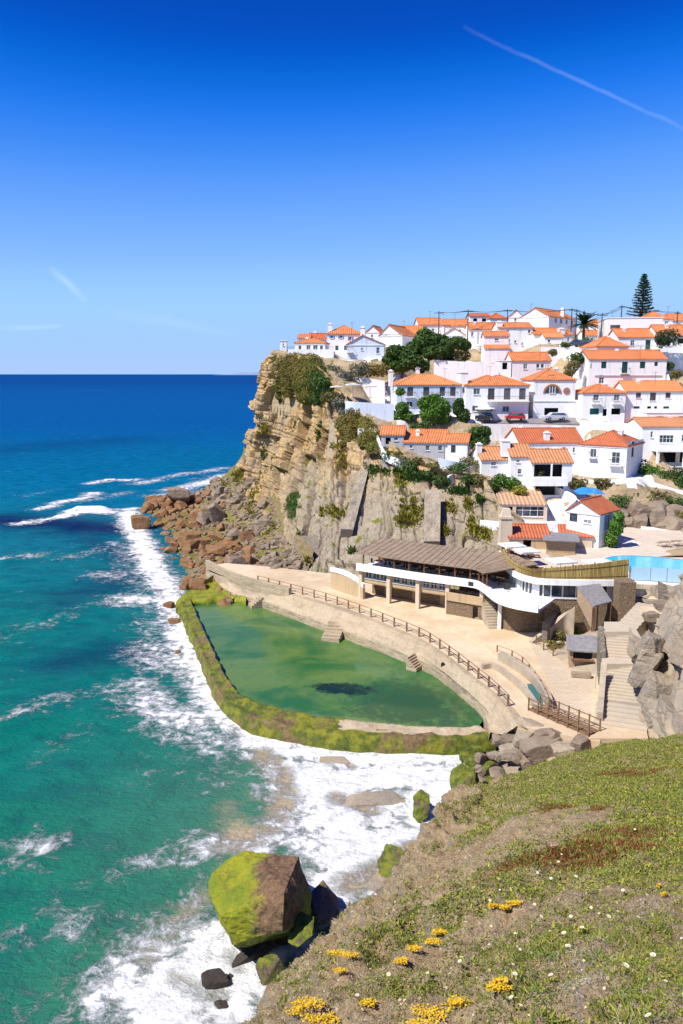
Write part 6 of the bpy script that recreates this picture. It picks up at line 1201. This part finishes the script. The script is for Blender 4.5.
# hero boulder: a polygonal block with shaped silhouette
def hero(label,pts,faces,mat,loc,name='boulder',sub=5,amp=.12):
    bm=bmesh.new(); vs=[bm.verts.new(p) for p in pts]; bmesh.ops.convex_hull(bm,input=vs); 
    bmesh.ops.triangulate(bm,faces=bm.faces[:])
    for _ in range(sub): bmesh.ops.subdivide_edges(bm,edges=[e for e in bm.edges if e.calc_length()>.16],cuts=1,use_grid_fill=True); bmesh.ops.triangulate(bm,faces=bm.faces[:])
    for _ in range(0): bmesh.ops.smooth_vert(bm,verts=bm.verts[:],factor=.5,use_axis_x=True,use_axis_y=True,use_axis_z=True)
    bm.normal_update(); co_=np.array([v.co[:] for v in bm.verts]); no=np.array([v.normal[:] for v in bm.verts])
    d=amp*2*(fbm(co_[:,0]*.8,co_[:,1]*.8,co_[:,2]*.8+3,4,170)-.5)+amp*.9*(fbm(co_[:,0]*3.5,co_[:,1]*3.5,co_[:,2]*3.5,4,171)-.5); co_=co_+no*d[:,None]
    for v,c in zip(bm.verts,co_): v.co=c
    me=bpy.data.meshes.new(name); bm.to_mesh(me); bm.free(); me.materials.append(M[mat]); me.polygons.foreach_set('use_smooth',[False]*len(me.polygons)); o=bpy.data.objects.new(name,me); col.objects.link(o); o.location=tuple(loc); return tag(o,label,'rock')
def PW(px,py,Y,o): return tuple(W(px,py,Y)-o)
o=W(255,930,41)
def HP(L_): return [PW(a,b,c,o) for a,b,c in L_]
t=NT('hero_rock',.8,.3); n1=t.noise(.5,6,rough=.65); n2=t.noise(3.5,6,rough=.7); lay=t.noise(1,5,t.scalev((.5,.5,3)),dist=.4); nx=t.xyz(t.geo.outputs['Normal']); ps=t.xyz(); f2_=t.ramp(t.math('ADD',ps[2],t.math('MULTIPLY',n1,1.6)),3.6,2.6)
moss=t.mix(t.math('MULTIPLY',f2_,t.ramp(n2,.3,.6)),t.mix(t.ramp(n1,.35,.65),(.30,.29,.012),(.15,.19,.012)),(.09,.085,.012)); bare=t.mix(t.ramp(n2,.35,.7),(.23,.135,.07),(.10,.06,.035))
xs_=G(265,880,2.5)[0]; f1=t.ramp(t.math('ADD',t.math('SUBTRACT',ps[0],xs_),t.math('ADD',t.math('MULTIPLY',t.math('SUBTRACT',n1,.5),3.2),t.math('MULTIPLY',t.math('SUBTRACT',n2,.5),1.5))),.4,-.4)
f2=t.math('MULTIPLY',t.ramp(t.math('ADD',t.math('SUBTRACT',ps[2],t.math('MULTIPLY',t.math('SUBTRACT',ps[0],xs_),.25)),t.math('ADD',t.math('MULTIPLY',n1,2.0),n2)),5.1,4.2),.92); mk=t.math('MULTIPLY',t.math('MAXIMUM',f1,f2),t.ramp(t.math('ADD',n1,t.math('MULTIPLY',n2,.35)),.44,.56)); cc=t.mix(mk,bare,moss); cc=t.mix(t.math('MULTIPLY',t.ramp(lay,.5,.72),.5),cc,(.05,.045,.02)); cc=t.mix(t.math('MULTIPLY',t.ramp(n2,.52,.75),.5),cc,(.04,.035,.015))
cc=t.mix(t.ramp(t.math('ADD',ps[2],t.math('MULTIPLY',n2,.6)),.9,.5),cc,(.03,.025,.018)); t.color(cc); t.bump(t.math('ADD',n2,lay),.9,.12); M['hero_rock']=t.m
hero('huge angular boulder, bright green moss on its left and bare brown rock right',HP([(207,893,40),(213,871,42),(245,849,43),(258,860,41),(299,856,41.5),(311,893,40.5),(309,920,39.5),(282,930,36.6),(234,945,38),(221,915,38),(284,893,36.9),(240,952,42),(310,928,43),(250,872,48),(298,880,47)]),None,'hero_rock',o,amp=.22)
o=W(322,905,43); hero('smaller brown boulder leaning on the right side of the huge mossy boulder',HP([(310,893,43),(323,880,44),(337,897,43.5),(339,915,42),(318,922,41),(308,912,42),(320,900,46),(335,910,46)]),None,'sea_rock' if False else 'mossy_rock',o,amp=.1)
o=W(301,927,38); hero('small green mossy boulder wedged below the huge boulder',HP([(290,925,38),(302,912,38.5),(313,918,38),(312,935,37),(298,946,36.5),(289,942,37),(303,925,41)]),None,'mossy_green',o,amp=.22)
o=W(390,865,47); hero('tall mossy green boulder at the foot of the flowery slope',HP([(378,884,47),(377,862,47.5),(387,844,48.5),(400,848,48),(407,853,47.5),(404,880,46),(385,890,46),(395,865,51)]),None,'mossy_green',o,amp=.3)
o=W(420,805,54); hero('dark green mossy boulder standing in the white surf',HP([(413,815,53.9),(413,797,54.4),(421,789,54.8),(429,794,54.4),(428,817,53.6),(418,822,53.4),(422,800,57)]),None,'mossy_green',o,amp=.28)
o=W(462,780,57); hero('bright mossy boulder at the end of the pool wall',HP([(448,786,57),(450,771,57.6),(462,763,58),(474,769,57.6),(475,784,57),(467,795,56.2),(454,794,56.2),(463,778,61)]),None,'mossy_green',o,amp=.28)
for i,(px,py,z,s,r,m,lb) in enumerate([
 (215,983,.2,(.85,.6,.75),(10,5,20),'sea_rock','black wet rock standing alone in the foam at the lower left'),(249,957,.2,(1.5,.55,.5),(0,-12,35),'sea_rock','long dark wet rock slanting in the foam under the huge boulder'),
 (272,972,.5,(.85,.6,1.0),(5,-15,20),'mossy_green','dark boulder with a mossy top beside the slope edge'),(232,978,.0,(.5,.3,.3),(0,10,60),'sea_rock','small black rock right of the lone wet rock'),(222,1008,.0,(.5,.4,.3),(0,10,10),'sea_rock','small black rock near the bottom of the foam'),(243,990,0,(.35,.25,.2),(0,0,10),'sea_rock','tiny black rock between the two mossy edged ones'),(285,940,.1,(.7,.4,.4),(0,0,30),'sea_rock','low dark rock in the gap right under the huge boulder'),(262,948,0,(.6,.35,.25),(0,0,0),'sea_rock','flat dark rock touching the base of the huge boulder'),
 (372,802,-.25,(3.0,1.3,.55),(0,0,10),'pale_rock','low sandy brown rock ledge showing through the white surf'),(335,762,-.25,(1.8,.8,.4),(0,0,0),'pale_rock','small sandy rock ledge in the surf near the pool wall'),(385,883,-.1,(1.6,1,.5),(0,0,30),'pale_rock','sandy ledge in the surf beside the tall mossy boulder'),
 (475,760,.3,(1.3,.9,.6),(0,0,0),'mossy_green','flat mossy rock at the base of the pool wall end'),(487,766,.6,(1.0,.8,.7),(5,0,40),'mossy_green','rounded mossy rock beside the flat one'),(484,783,.6,(1.5,.8,.6),(5,5,10),'mossy_green','low mossy rock in front of the pale rocks'),(498,775,.9,(.9,.8,.6),(0,0,0),'boulder_grey','pale rounded stone left of the grey slab'),(505,790,1.0,(1.3,.9,.7),(0,0,30),'pale_rock','pale rock above the flowery slope edge'),(465,756,.4,(.6,.5,.4),(0,0,0),'mossy_green','small mossy stone touching the wall end'),(478,749,.6,(.7,.5,.4),(0,0,10),'mossy_green','tiny mossy stone by the wall ledge'),(495,757,.8,(.8,.7,.5),(0,0,20),'pale_rock','small pale stone by the wall ledge'),
 (540,748,2.3,(2.3,1.2,1.1),(0,-14,25),'boulder_grey','large smooth grey boulder below the footbridge'),(523,742,2.2,(1.6,1.1,.9),(0,0,60),'pale_rock','pale boulder at the left end of the footbridge'),(530,728,2.8,(1.5,1.0,.9),(0,10,0),'pale_rock','tan boulder between the deck corner and the footbridge'),(556,738,2.6,(1.6,1,1.0),(0,20,30),'boulder_grey','grey boulder in the shade of the footbridge'),(515,753,1.5,(1.4,1,.8),(0,0,0),'pale_rock','pale boulder near the surf at the deck corner'),(565,752,2.2,(1.6,1.1,.9),(0,0,10),'pale_rock','pale boulder at the hill edge under the footbridge'),(580,745,2.8,(1.3,.9,.8),(0,0,50),'boulder_grey','grey boulder by the right end of the footbridge'),(510,740,1.7,(1.1,.8,.7),(0,0,50),'boulder_grey','small grey boulder under the deck corner'),(553,758,1.5,(1.4,1,.7),(0,0,50),'pale_rock','tan stone low on the hill edge'),(530,762,1.2,(1.3,1,.7),(0,0,20),'boulder_grey','grey stone at the hill edge above the mossy stones'),
 (545,735,2.9,(1.0,.7,.6),(0,0,20),'boulder_grey','wedge shaped stone under the bridge planks'),
 (138,556,-.2,(1.1,.8,.5),(0,0,0),'boulder_brown','small brown rock awash off the rock pile'),(178,654,-.2,(.8,.6,.5),(0,0,30),'boulder_brown','small brown rock in the surf along the pool wall'),(155,590,-.2,(1.0,.7,.5),(0,0,30),'boulder_brown','brown rock just breaking the surf near the pool corner'),(170,606,-.1,(1.1,.9,.7),(0,0,60),'boulder_brown','brown rock outside the pool corner'),(175,622,-.1,(1.0,.7,.6),(0,0,10),'boulder_brown','brown rock against the outside of the pool wall')]): grock(lb,px,py,z,s,r,m,700+i)
random.seed(5)
for i in range(34):
    px=random.uniform(478,600); py=random.uniform(738,782)
    if py>792-(px-478)*.42: continue
    p=G(px,py,1.2+(px-478)*.012); put(protos[i%12][1],p,random.uniform(.3,.75),'small pale grey stone in the rubble between the pool wall and the hill','loose stones by the footbridge')
# right rock mass
rn=[[(640,612,82),(634,632,80),(632,660,78),(632,690,74),(634,715,70),(636,750,66)],
    [(652,604,76),(644,630,71),(640,662,67),(636,692,63),(636,718,60),(638,755,56)],
    [(664,602,72),(658,630,67),(655,664,62),(652,695,59),(651,722,56),(650,760,52)],
    [(680,596,69),(674,628,64),(672,660,59),(671,695,55.5),(670,725,53),(668,765,49)],
    [(702,588,67),(696,625,61),(692,660,57),(690,695,53.5),(690,730,50),(688,770,46)],
    [(730,575,65),(730,620,60),(725,660,55),(722,700,51),(720,735,48),(720,770,44)]]
rnet=[[W(p[0]+(26 if i in(2,3) else 21),p[1],p[2] if i<4 else c[3][2]-(i-3)*1.0) for i,p in enumerate(c)] for c in rn]; rnet=[[c[0]+np.array([1.5,9,-1.])]+c for c in rnet]
rnet+=[[p+np.array([12,1,2]) for p in rnet[-1]],[p+np.array([34,3,5]) for p in rnet[-1]]]
rg=loft(rnet,290,240); n=gnorm(rg); n=n if n[100,120,1]<0 else -n; x,y,z=rg[...,0],rg[...,1],rg[...,2]
qd=x*.8-z*.75+y*.1; ly=np.floor(qd/1.7+.7*fbm(x*.25,y*.25,z*.25,3,181)); fq=qd/1.7+.7*fbm(x*.25,y*.25,z*.25,3,181)-ly
sb=np.floor((z*.8+x*.4)/2.6+_h(ly,ly*0,ly*0,190)*5); d=1.5*(_h(ly,sb,ly*0,191)-.5)-.5*np.exp(-(np.minimum(fq,1-fq)/.07)**2)+2.4*(fbm(x*.14,y*.14,z*.14,4,182)-.5)+.6*(fbm(x*.7,y*.7,z*.7,4,183)-.5)
rg=rg+n*d[...,None]; tag(fast('rock_outcrop',rg.reshape(-1,3),gridfaces(290,240),M['rock_right']),'massive grey jointed rock outcrop at the right edge beside the public stairs','rock outcrop')
for i,(px,py,z,s,r,m,lb) in enumerate([(645,666,7.3,(1.3,1.6,2.2),(0,25,-20),'rock_right','slanting tan slab rock overhanging the right side of the stairs'),(656,690,6.0,(1.3,1.5,2.1),(0,20,10),'rock_right','rounded rock with a dark cleft below the slanting slab'),(658,712,4.5,(1.3,1.4,1.9),(0,10,10),'rock_right','upright pale rock at the foot of the stairs'),(637,648,7.9,(.9,1.5,1.2),(0,15,0),'pale_rock','tan rock at the bend of the upper stairs'),(650,648,8.8,(1.3,1.6,1.5),(0,15,0),'rock_right','grey rock between the upper path and the cliff'),(664,606,9.5,(1.5,1.0,.6),(0,0,10),'boulder_grey','low grey rock near the pool wall'),(676,600,9.8,(1.6,1.1,.9),(0,0,40),'boulder_grey','grey rock at the right edge near the pool wall'),(656,602,9.2,(1.8,.6,.4),(0,0,10),'pale_rock','long low tan rock along the wall base'),(650,616,9.2,(1.0,.8,.6),(0,0,10),'boulder_grey','grey boulder beside the upper path')]): grock(lb,px,py,z,s,r,m,900+i,planes=7)
# rocky bank right, behind the pool
for i,(px,py,Y,s,m) in enumerate([(622,514,121,2.2,0),(634,512,121,2.6,1),(645,516,120,2.4,0),(656,516,119.5,2.8,1),(668,520,118.5,2.6,1),(679,526,117,2.2,0),(640,522,118,1.6,1),(628,522,119,1.6,0),(663,510,121.5,2.0,1),(650,508,122,1.8,0),(675,512,121,2.0,0),(690,520,119,2.6,1),(616,520,119,1.5,1),(684,534,115,1.4,0)]):
    put(protos[i%12][1],W(px,py,Y),s,'lumpy ochre rock in the bare bank behind the swimming pool','rocks of the bank behind the pool').data=protos[i%12][1]
M['bankrock']=None
# ================================================================ FOREGROUND SLOPE
fn=[[(150,1150,8.5),(244,1060,10.5),(309,985,14),(352,927,17.5),(400,894,21),(416,852,24.5),(453,801,29)],
    [(300,1150,5.5),(345,1020,8.5),(378,945,12.5),(425,898,16),(465,856,20.5),(487,818,26),(503,785,32)],
    [(450,1150,4.6),(475,1020,7),(495,930,10.5),(520,866,14.8),(540,818,20),(560,780,27),(575,758,35)],
    [(600,1150,4.3),(615,1020,6.2),(632,930,9.5),(650,852,14),(662,800,20.5),(670,762,29),(683,735,39)],
    [(770,1150,4),(770,1020,5.6),(775,920,9),(790,845,13.5),(805,790,20),(820,748,30),(840,712,43)]]
fnet=[]
for c in fn:
    P=[W(*p) for p in c]; P[0][2]=max(P[0][2],26.6) if False else P[0][2]; e=P[-1]; P+=[e+np.array([0,3,-3.5]),e+np.array([0,6,-14]),e+np.array([0,7,-24])]; fnet.append(P)
L0=fnet[0]; fnet=[[p+np.array([-3.0,2.2,-22]) for p in L0],[p+np.array([-1.3,1.2,-8]) for p in L0],[p+np.array([-.22,.35,-1.3]) for p in L0]]+fnet+[[p+np.array([13,0,1.5]) for p in fnet[-1]],[p+np.array([32,0,4]) for p in fnet[-1]]]
FU,FV=660,560; fg=loft(fnet,FU,FV); n=gnorm(fg); n=n if n[FU//2,FV//3,2]>0 else -n; x,y,z=fg[...,0],fg[...,1],fg[...,2]
steep=np.clip((.75-n[...,2])/.4,0,1)
d=.75*(fbm(x*.22,y*.22,z*.22,4,201)-.5)+.50*(fbm(x*1.1,y*1.1,z*1.1,4,202)-.5)+.20*(fbm(x*4,y*4,z*4,3,203)-.5)+steep*1.2*(fbm(x*.5,y*.5,z*.8,4,204)-.5)
ed0=np.abs(x-fg[int((FU-1)*3/9),:,0][None,:]); wl=np.clip((5-ed0)/4,0,1); rd=1-np.abs(2*fbm(x*.9,y*.9,z*1.4,4,207)-1)*2.2; cellq=_h(np.floor(x*1.6+fbm(x,y,z,3,208)*3),np.floor(z*2.2+fbm(x*1.3,y*1.3,z,3,209)*3),np.floor(y*.9),210)
d=d+wl*(.45*(rd-.4)+.22*(cellq-.5))
FG=fg+n*d[...,None]
t=NT('slope_soil',.95,.15); n1=t.noise(.5,6,rough=.65); n2=t.noise(5,6,rough=.75); n3=t.noise(22,5,rough=.7); n4=t.noise(60,3,rough=.7)
c=t.mix(t.ramp(n1,.35,.6),(.40,.28,.15),(.50,.37,.21)); c=t.mix(t.ramp(n2,.42,.62),c,(.60,.47,.29)); c=t.mix(t.math('MULTIPLY',t.ramp(n3,.50,.60),.65),c,(.22,.15,.08)); c=t.mix(t.math('MULTIPLY',t.ramp(n4,.5,.6),.5),c,(.14,.10,.06))
c=t.mix(t.math('MULTIPLY',t.ramp(t.xyz(t.geo.outputs['Normal'])[2],.62,.45),.7),c,(.32,.28,.23))
t.color(c); t.bump(t.math('ADD',n2,t.math('ADD',t.math('MULTIPLY',n3,.5),t.math('MULTIPLY',n4,.25))),1,.12); M['slope_soil']=t.m
struct(fast('grassy_slope',FG.reshape(-1,3),gridfaces(FU,FV),M['slope_soil'],smooth=True))
# vegetation on it: sampled by area
a_=FG[1:,:-1]-FG[:-1,:-1]; b_=FG[:-1,1:]-FG[:-1,:-1]; ar=np.linalg.norm(np.cross(a_,b_),axis=2); fn_=gnorm(FG)[:-1,:-1]
cen=FG[:-1,:-1]; vis=(cen[...,1]>3.2)&(cen[...,1]<46)&(cen[...,2]>13.0)&(cen[...,0]<cen[...,1]*.47+4)
X_c,Y_c=cen[...,0],cen[...,1]
def slopept(px,py):    # nearest point of the slope to the sight line of a pixel
    h,v=hv(py); d=np.array([px-341.5,h,-v]); d/=np.linalg.norm(d); P=FG.reshape(-1,3)-[0,0,HC]; t_=P@d; D=np.linalg.norm(P-t_[:,None]*d,axis=1); k=np.where((D<.22)&(t_>2))[0]
    if len(k)==0: k=[D.argmin()]
    return FG.reshape(-1,3)[k[np.argmin(t_[k])]]
rng=np.random.default_rng(77)
lush=fbm(X_c*.22,Y_c*.22,0,4,211); lush2=fbm(X_c*1.1,Y_c*1.1,0,3,212)
# broad trend: lush to the right, drier to the left and on the crest band
tr=np.clip((X_c-(Y_c*.12-.5))/7,-.6,1.0)*.30
bare=np.zeros_like(X_c)
for A_,B_,w in ((slopept(400,860),slopept(560,815),1.5),(slopept(370,900),slopept(470,850),1.9),(slopept(560,790),slopept(650,765),1.0),(slopept(430,830),slopept(540,790),1.0),(slopept(480,905),slopept(580,890),1.0)):
    P=np.stack([X_c.ravel(),Y_c.ravel()],1); bare=np.maximum(bare,np.exp(-(seg(P,A_[:2],B_[:2]).reshape(X_c.shape)/w)**2))
cj=np.linspace(0,1,FU-1)[:,None]; cp0=FG[195 if False else int((FU-1)*3/9),:-1,:2]; edge_=np.abs(X_c-cp0[None,:,0])
lush3=fbm(X_c*3.2,Y_c*3.2,0,3,213)
dn=np.clip((lush3-.5)*2.6+(lush-.5)*3.4+tr*2.4+.56-.75*np.clip((3.6-edge_)/3.6,0,1)+(lush2-.5)*2.0-.8*bare,0.01,1)*np.clip((fn_[...,2]-.35)/.3,0,1)
red=np.zeros_like(X_c)
for px,py,w in ((600,832,.8),(560,845,.7),(625,825,.7),(580,850,.6),(520,852,.5),(540,848,.6),(640,828,.5),(615,770,.6),(650,765,.7),(560,800,.4),(600,800,.3)):
    q=slopept(px,py); red=np.maximum(red,np.exp(-(((X_c-q[0])/1.35)**2+((Y_c-q[1])/.75)**2)/w**2))
def scatter(name,label,weight,n,size,mats,tall=.7,lean=.5,k=3,cat='ground cover',wid=.35,seed=0,lift=0):
    r_=np.random.default_rng(seed); w=(ar*vis*weight).ravel(); idx=r_.choice(w.size,n,p=w/w.sum()); i,j=np.divmod(idx,FV-1); u=r_.random((n,2)); base=FG[i,j]+(FG[i+1,j]-FG[i,j])*u[:,:1]+(FG[i,j+1]-FG[i,j])*u[:,1:]; N0=fn_[i,j]
    Vs=[]
    for q in range(k):
        dirn=N0*tall+r_.normal(size=(n,3))*lean; dirn/=np.linalg.norm(dirn,axis=1,keepdims=True); sd_=np.cross(dirn,r_.normal(size=(n,3))); sd_/=np.linalg.norm(sd_,axis=1,keepdims=True); s=(size*(.5+r_.random(n)))[:,None]; b=base+r_.normal(size=(n,3))*size*.45+N0*lift
        Vs.append(np.stack([b-sd_*s*wid*.5,b+sd_*s*wid*.5,b+dirn*s+sd_*s*wid*.3,b+dirn*s-sd_*s*wid*.3],1))
    V=np.stack(Vs,1).reshape(-1,3); nf=len(V)//4; mi=np.repeat(r_.integers(0,len(mats),n),k); o=fast(name,V,np.arange(len(V)).reshape(-1,4),[M[m] for m in mats],mi=mi); tag(o,label,cat,kind='stuff'); return o
leafmat('fg_green',(.12,.17,.028),(.20,.24,.035),(.34,.32,.07),.8,tr=.15); leafmat('fg_yellow',(.36,.35,.05),(.27,.30,.04),(.46,.40,.08),.8,tr=.15); leafmat('fg_dark',(.09,.14,.03),(.14,.19,.04),sc_=.8,tr=.15); leafmat('fg_red',(.24,.05,.03),(.32,.11,.05),(.20,.18,.04),3)
leafmat('fg_dry',(.46,.35,.18),(.34,.25,.13),(.58,.47,.28),2,tr=.1); leafmat('fg_purple',(.26,.16,.09),(.36,.25,.14),(.44,.35,.2),2,tr=.1); leafmat('yellow_petal',(.78,.44,.01),(.80,.52,.02),(.35,.33,.03),14,tr=.1)
nearw=1/(1+(Y_c/11)**1.3)
scatter('ground_cover','green succulent ground cover spreading over the near slope',dn**1.5*(1-.85*red)*nearw,270000,.023,['fg_green','fg_green','fg_yellow','fg_dark'],seed=1,tall=.45,lean=.55,wid=.55,k=2)
scatter('ground_cover','yellow green low plants on the near slope',np.clip(dn-.25,0,1)*(1-.8*red)*nearw*np.clip((fbm(X_c*.6,Y_c*.6,0,3,215)-.42)*5,0,1),100000,.021,['fg_yellow','fg_green'],seed=2,tall=.6,wid=.55,k=2)
scatter('far_ground_cover','low green plants on the far crest of the near slope',dn*(1-.85*red)*np.clip((Y_c-9)/8,0,1),140000,.05,['fg_green','fg_yellow','fg_yellow','fg_dark'],seed=3,k=2,tall=.4,wid=.5)
scatter('dry_plants','dry brown and purplish stems between the green plants',np.clip(1.1-dn,0.05,1)*nearw,120000,.024,['fg_dry','fg_purple','fg_purple','fg_dry'],seed=4,tall=.5,lean=.8,wid=.2)
scatter('red_ground_cover','patches of dark red succulent plants on the near slope',red**2.2,15000,.05,['fg_red','fg_red','fg_green'],seed=5)
# pale dead twigs
dd_=np.zeros_like(X_c)
for px,py in ((580,938),(600,925),(565,945),(555,968),(590,960),(620,1005),(645,890)):
    q=slopept(px,py); dd_=np.maximum(dd_,np.exp(-((X_c-q[0])**2+(Y_c-q[1])**2)/.22**2))
leafmat('fg_stone',(.5,.43,.33),(.42,.35,.26),tr=0); leafmat('dead_twig',(.42,.36,.31),(.3,.25,.22),tr=.0); scatter('tall_tufts','taller leafy tufts standing out of the low cover on the near slope',np.clip(dn-.3,0,1)*nearw*np.clip((fbm(X_c*1.7,Y_c*1.7,0,3,219)-.52)*8,0,1),20000,.05,['fg_green','fg_dark','fg_yellow'],seed=12,tall=.9,lean=.5,wid=.28,k=3)
scatter('near_stones','small pale stones and crumbs of earth on the near slope',np.clip(1.2-dn,0.02,1)*nearw,25000,.022,['fg_dry','fg_stone'],seed=8,tall=.6,lean=.6,wid=1.3,k=1)
scatter('dead_twigs','pale grey dead twigs lying on the near slope',dd_,900,.07,['dead_twig'],seed=6,wid=.05,tall=.5,lean=1)
# yellow flower cushions
YC=[(430,992,.34),(418,1003,.22),(445,985,.2),(482,972,.2),(476,985,.16),(492,962,.14),(327,948,.32),(335,958,.2),(353,945,.25),(300,990,.3),(312,1004,.3),(285,1005,.25),(505,893,.3),(496,898,.22),(480,905,.2),(432,920,.28),(426,928,.25),(420,935,.2),(405,946,.18),(455,1018,.2),(400,1018,.2),(660,880,.1),(463,1020,.15),(350,1012,.25),(370,985,.15),(656,873,.1)]
r_=np.random.default_rng(9)
for i,(px,py,r) in enumerate(YC):
    r=r*(.36+.36*max(0,(py-880)/140))
    p=slopept(px,py); n=int(50+r*1900); r*=1.15; n=int(n*.85); a=r_.random(n)*6.28; q=r_.random(n)**.55*r*(1+.2*np.sin(a*3+i))*.85; c=np.stack([q*np.cos(a),q*np.sin(a)*.8,.02+.06*r_.random(n)-.42*q*np.sin(a)*.8],1); A=r_.normal(size=(n,3))*[1,1,.4]; A/=np.linalg.norm(A,axis=1,keepdims=True); Bv=np.cross(A,r_.normal(size=(n,3))*.3+[0,0,1]); Bv/=np.linalg.norm(Bv,axis=1,keepdims=True); s=.008+.006*r_.random((n,1))
    V=np.stack([c-A*s,c-Bv*s,c+A*s,c+Bv*s],1).reshape(-1,3); o=fast('yellow_flower_cushion',V,np.arange(4*n).reshape(-1,4),M['yellow_petal'],loc=p); tag(o,'cushion of tiny golden yellow flowers on the near slope','flowers','golden flower cushions')
# white daisies
t=NT('petal_white',.7,.2); t.color((.80,.76,.58)); M['petal_white']=t.m; t=NT('petal_centre',.7,.2); t.color((.55,.5,.2)); M['petal_centre']=t.m
mb=MB(); k=12
for i in range(k):
    a,b=2*pi*i/k,2*pi*(i+.8)/k; mb.add([(0,0,0),(.034*cos(a),.034*sin(a),.012),(.04*cos((a+b)/2),.04*sin((a+b)/2),.014),(.034*cos(b),.034*sin(b),.012)],[(0,1,2,3)])
pm=mb.build('petals',M['petal_white']); mb=MB(); mb.tube((0,0,.001),(0,0,.016),.011,k=8); cm_=mb.build('flower_centre',M['petal_centre']); mb=MB(); mb.tube((0,0,-.08),(0,0,0),.004,k=4); st_=mb.build('stem',M['fg_green'])
DS=[(549,958),(497,985),(518,950),(519,959),(523,936),(479,934),(506,923),(478,895),(463,911),(556,921),(578,901),(594,909),(595,897),(611,951),(637,996),(613,900),(572,867),(556,853),(560,846),(463,943),(451,948),(500,999),(433,962),(528,895),(581,915),(640,825),(520,940),(585,880),(570,880),(600,880),(545,870),(536,864),(610,862),(652,940),(568,1009),(476,1012),(447,1010),(350,880),(390,905),(420,900),(555,935),(552,935),(660,960),(500,880),(588,905),(570,905),(540,905),(490,915),(620,880),(630,905),(360,935),(345,985),(385,960)]
for i,(px,py) in enumerate(DS):
    p=slopept(px,py)+np.array([0,-.02,.10]); s=random.uniform(.45,.8); root=empty('white_flower',p,random.random()*6,label='small white daisy like flower head among the plants of the near slope',cat='flower',group='white flowers on the slope'); root.scale=(s,s,s); root.rotation_euler=(R(random.uniform(0,35)),R(random.uniform(-20,20)),random.random()*6)
    for src in(pm,cm_,st_):
        o=bpy.data.objects.new(src.name.split('.')[0],src.data); col.objects.link(o); o.parent=root
for src in(pm,cm_,st_): bpy.data.objects.remove(src)
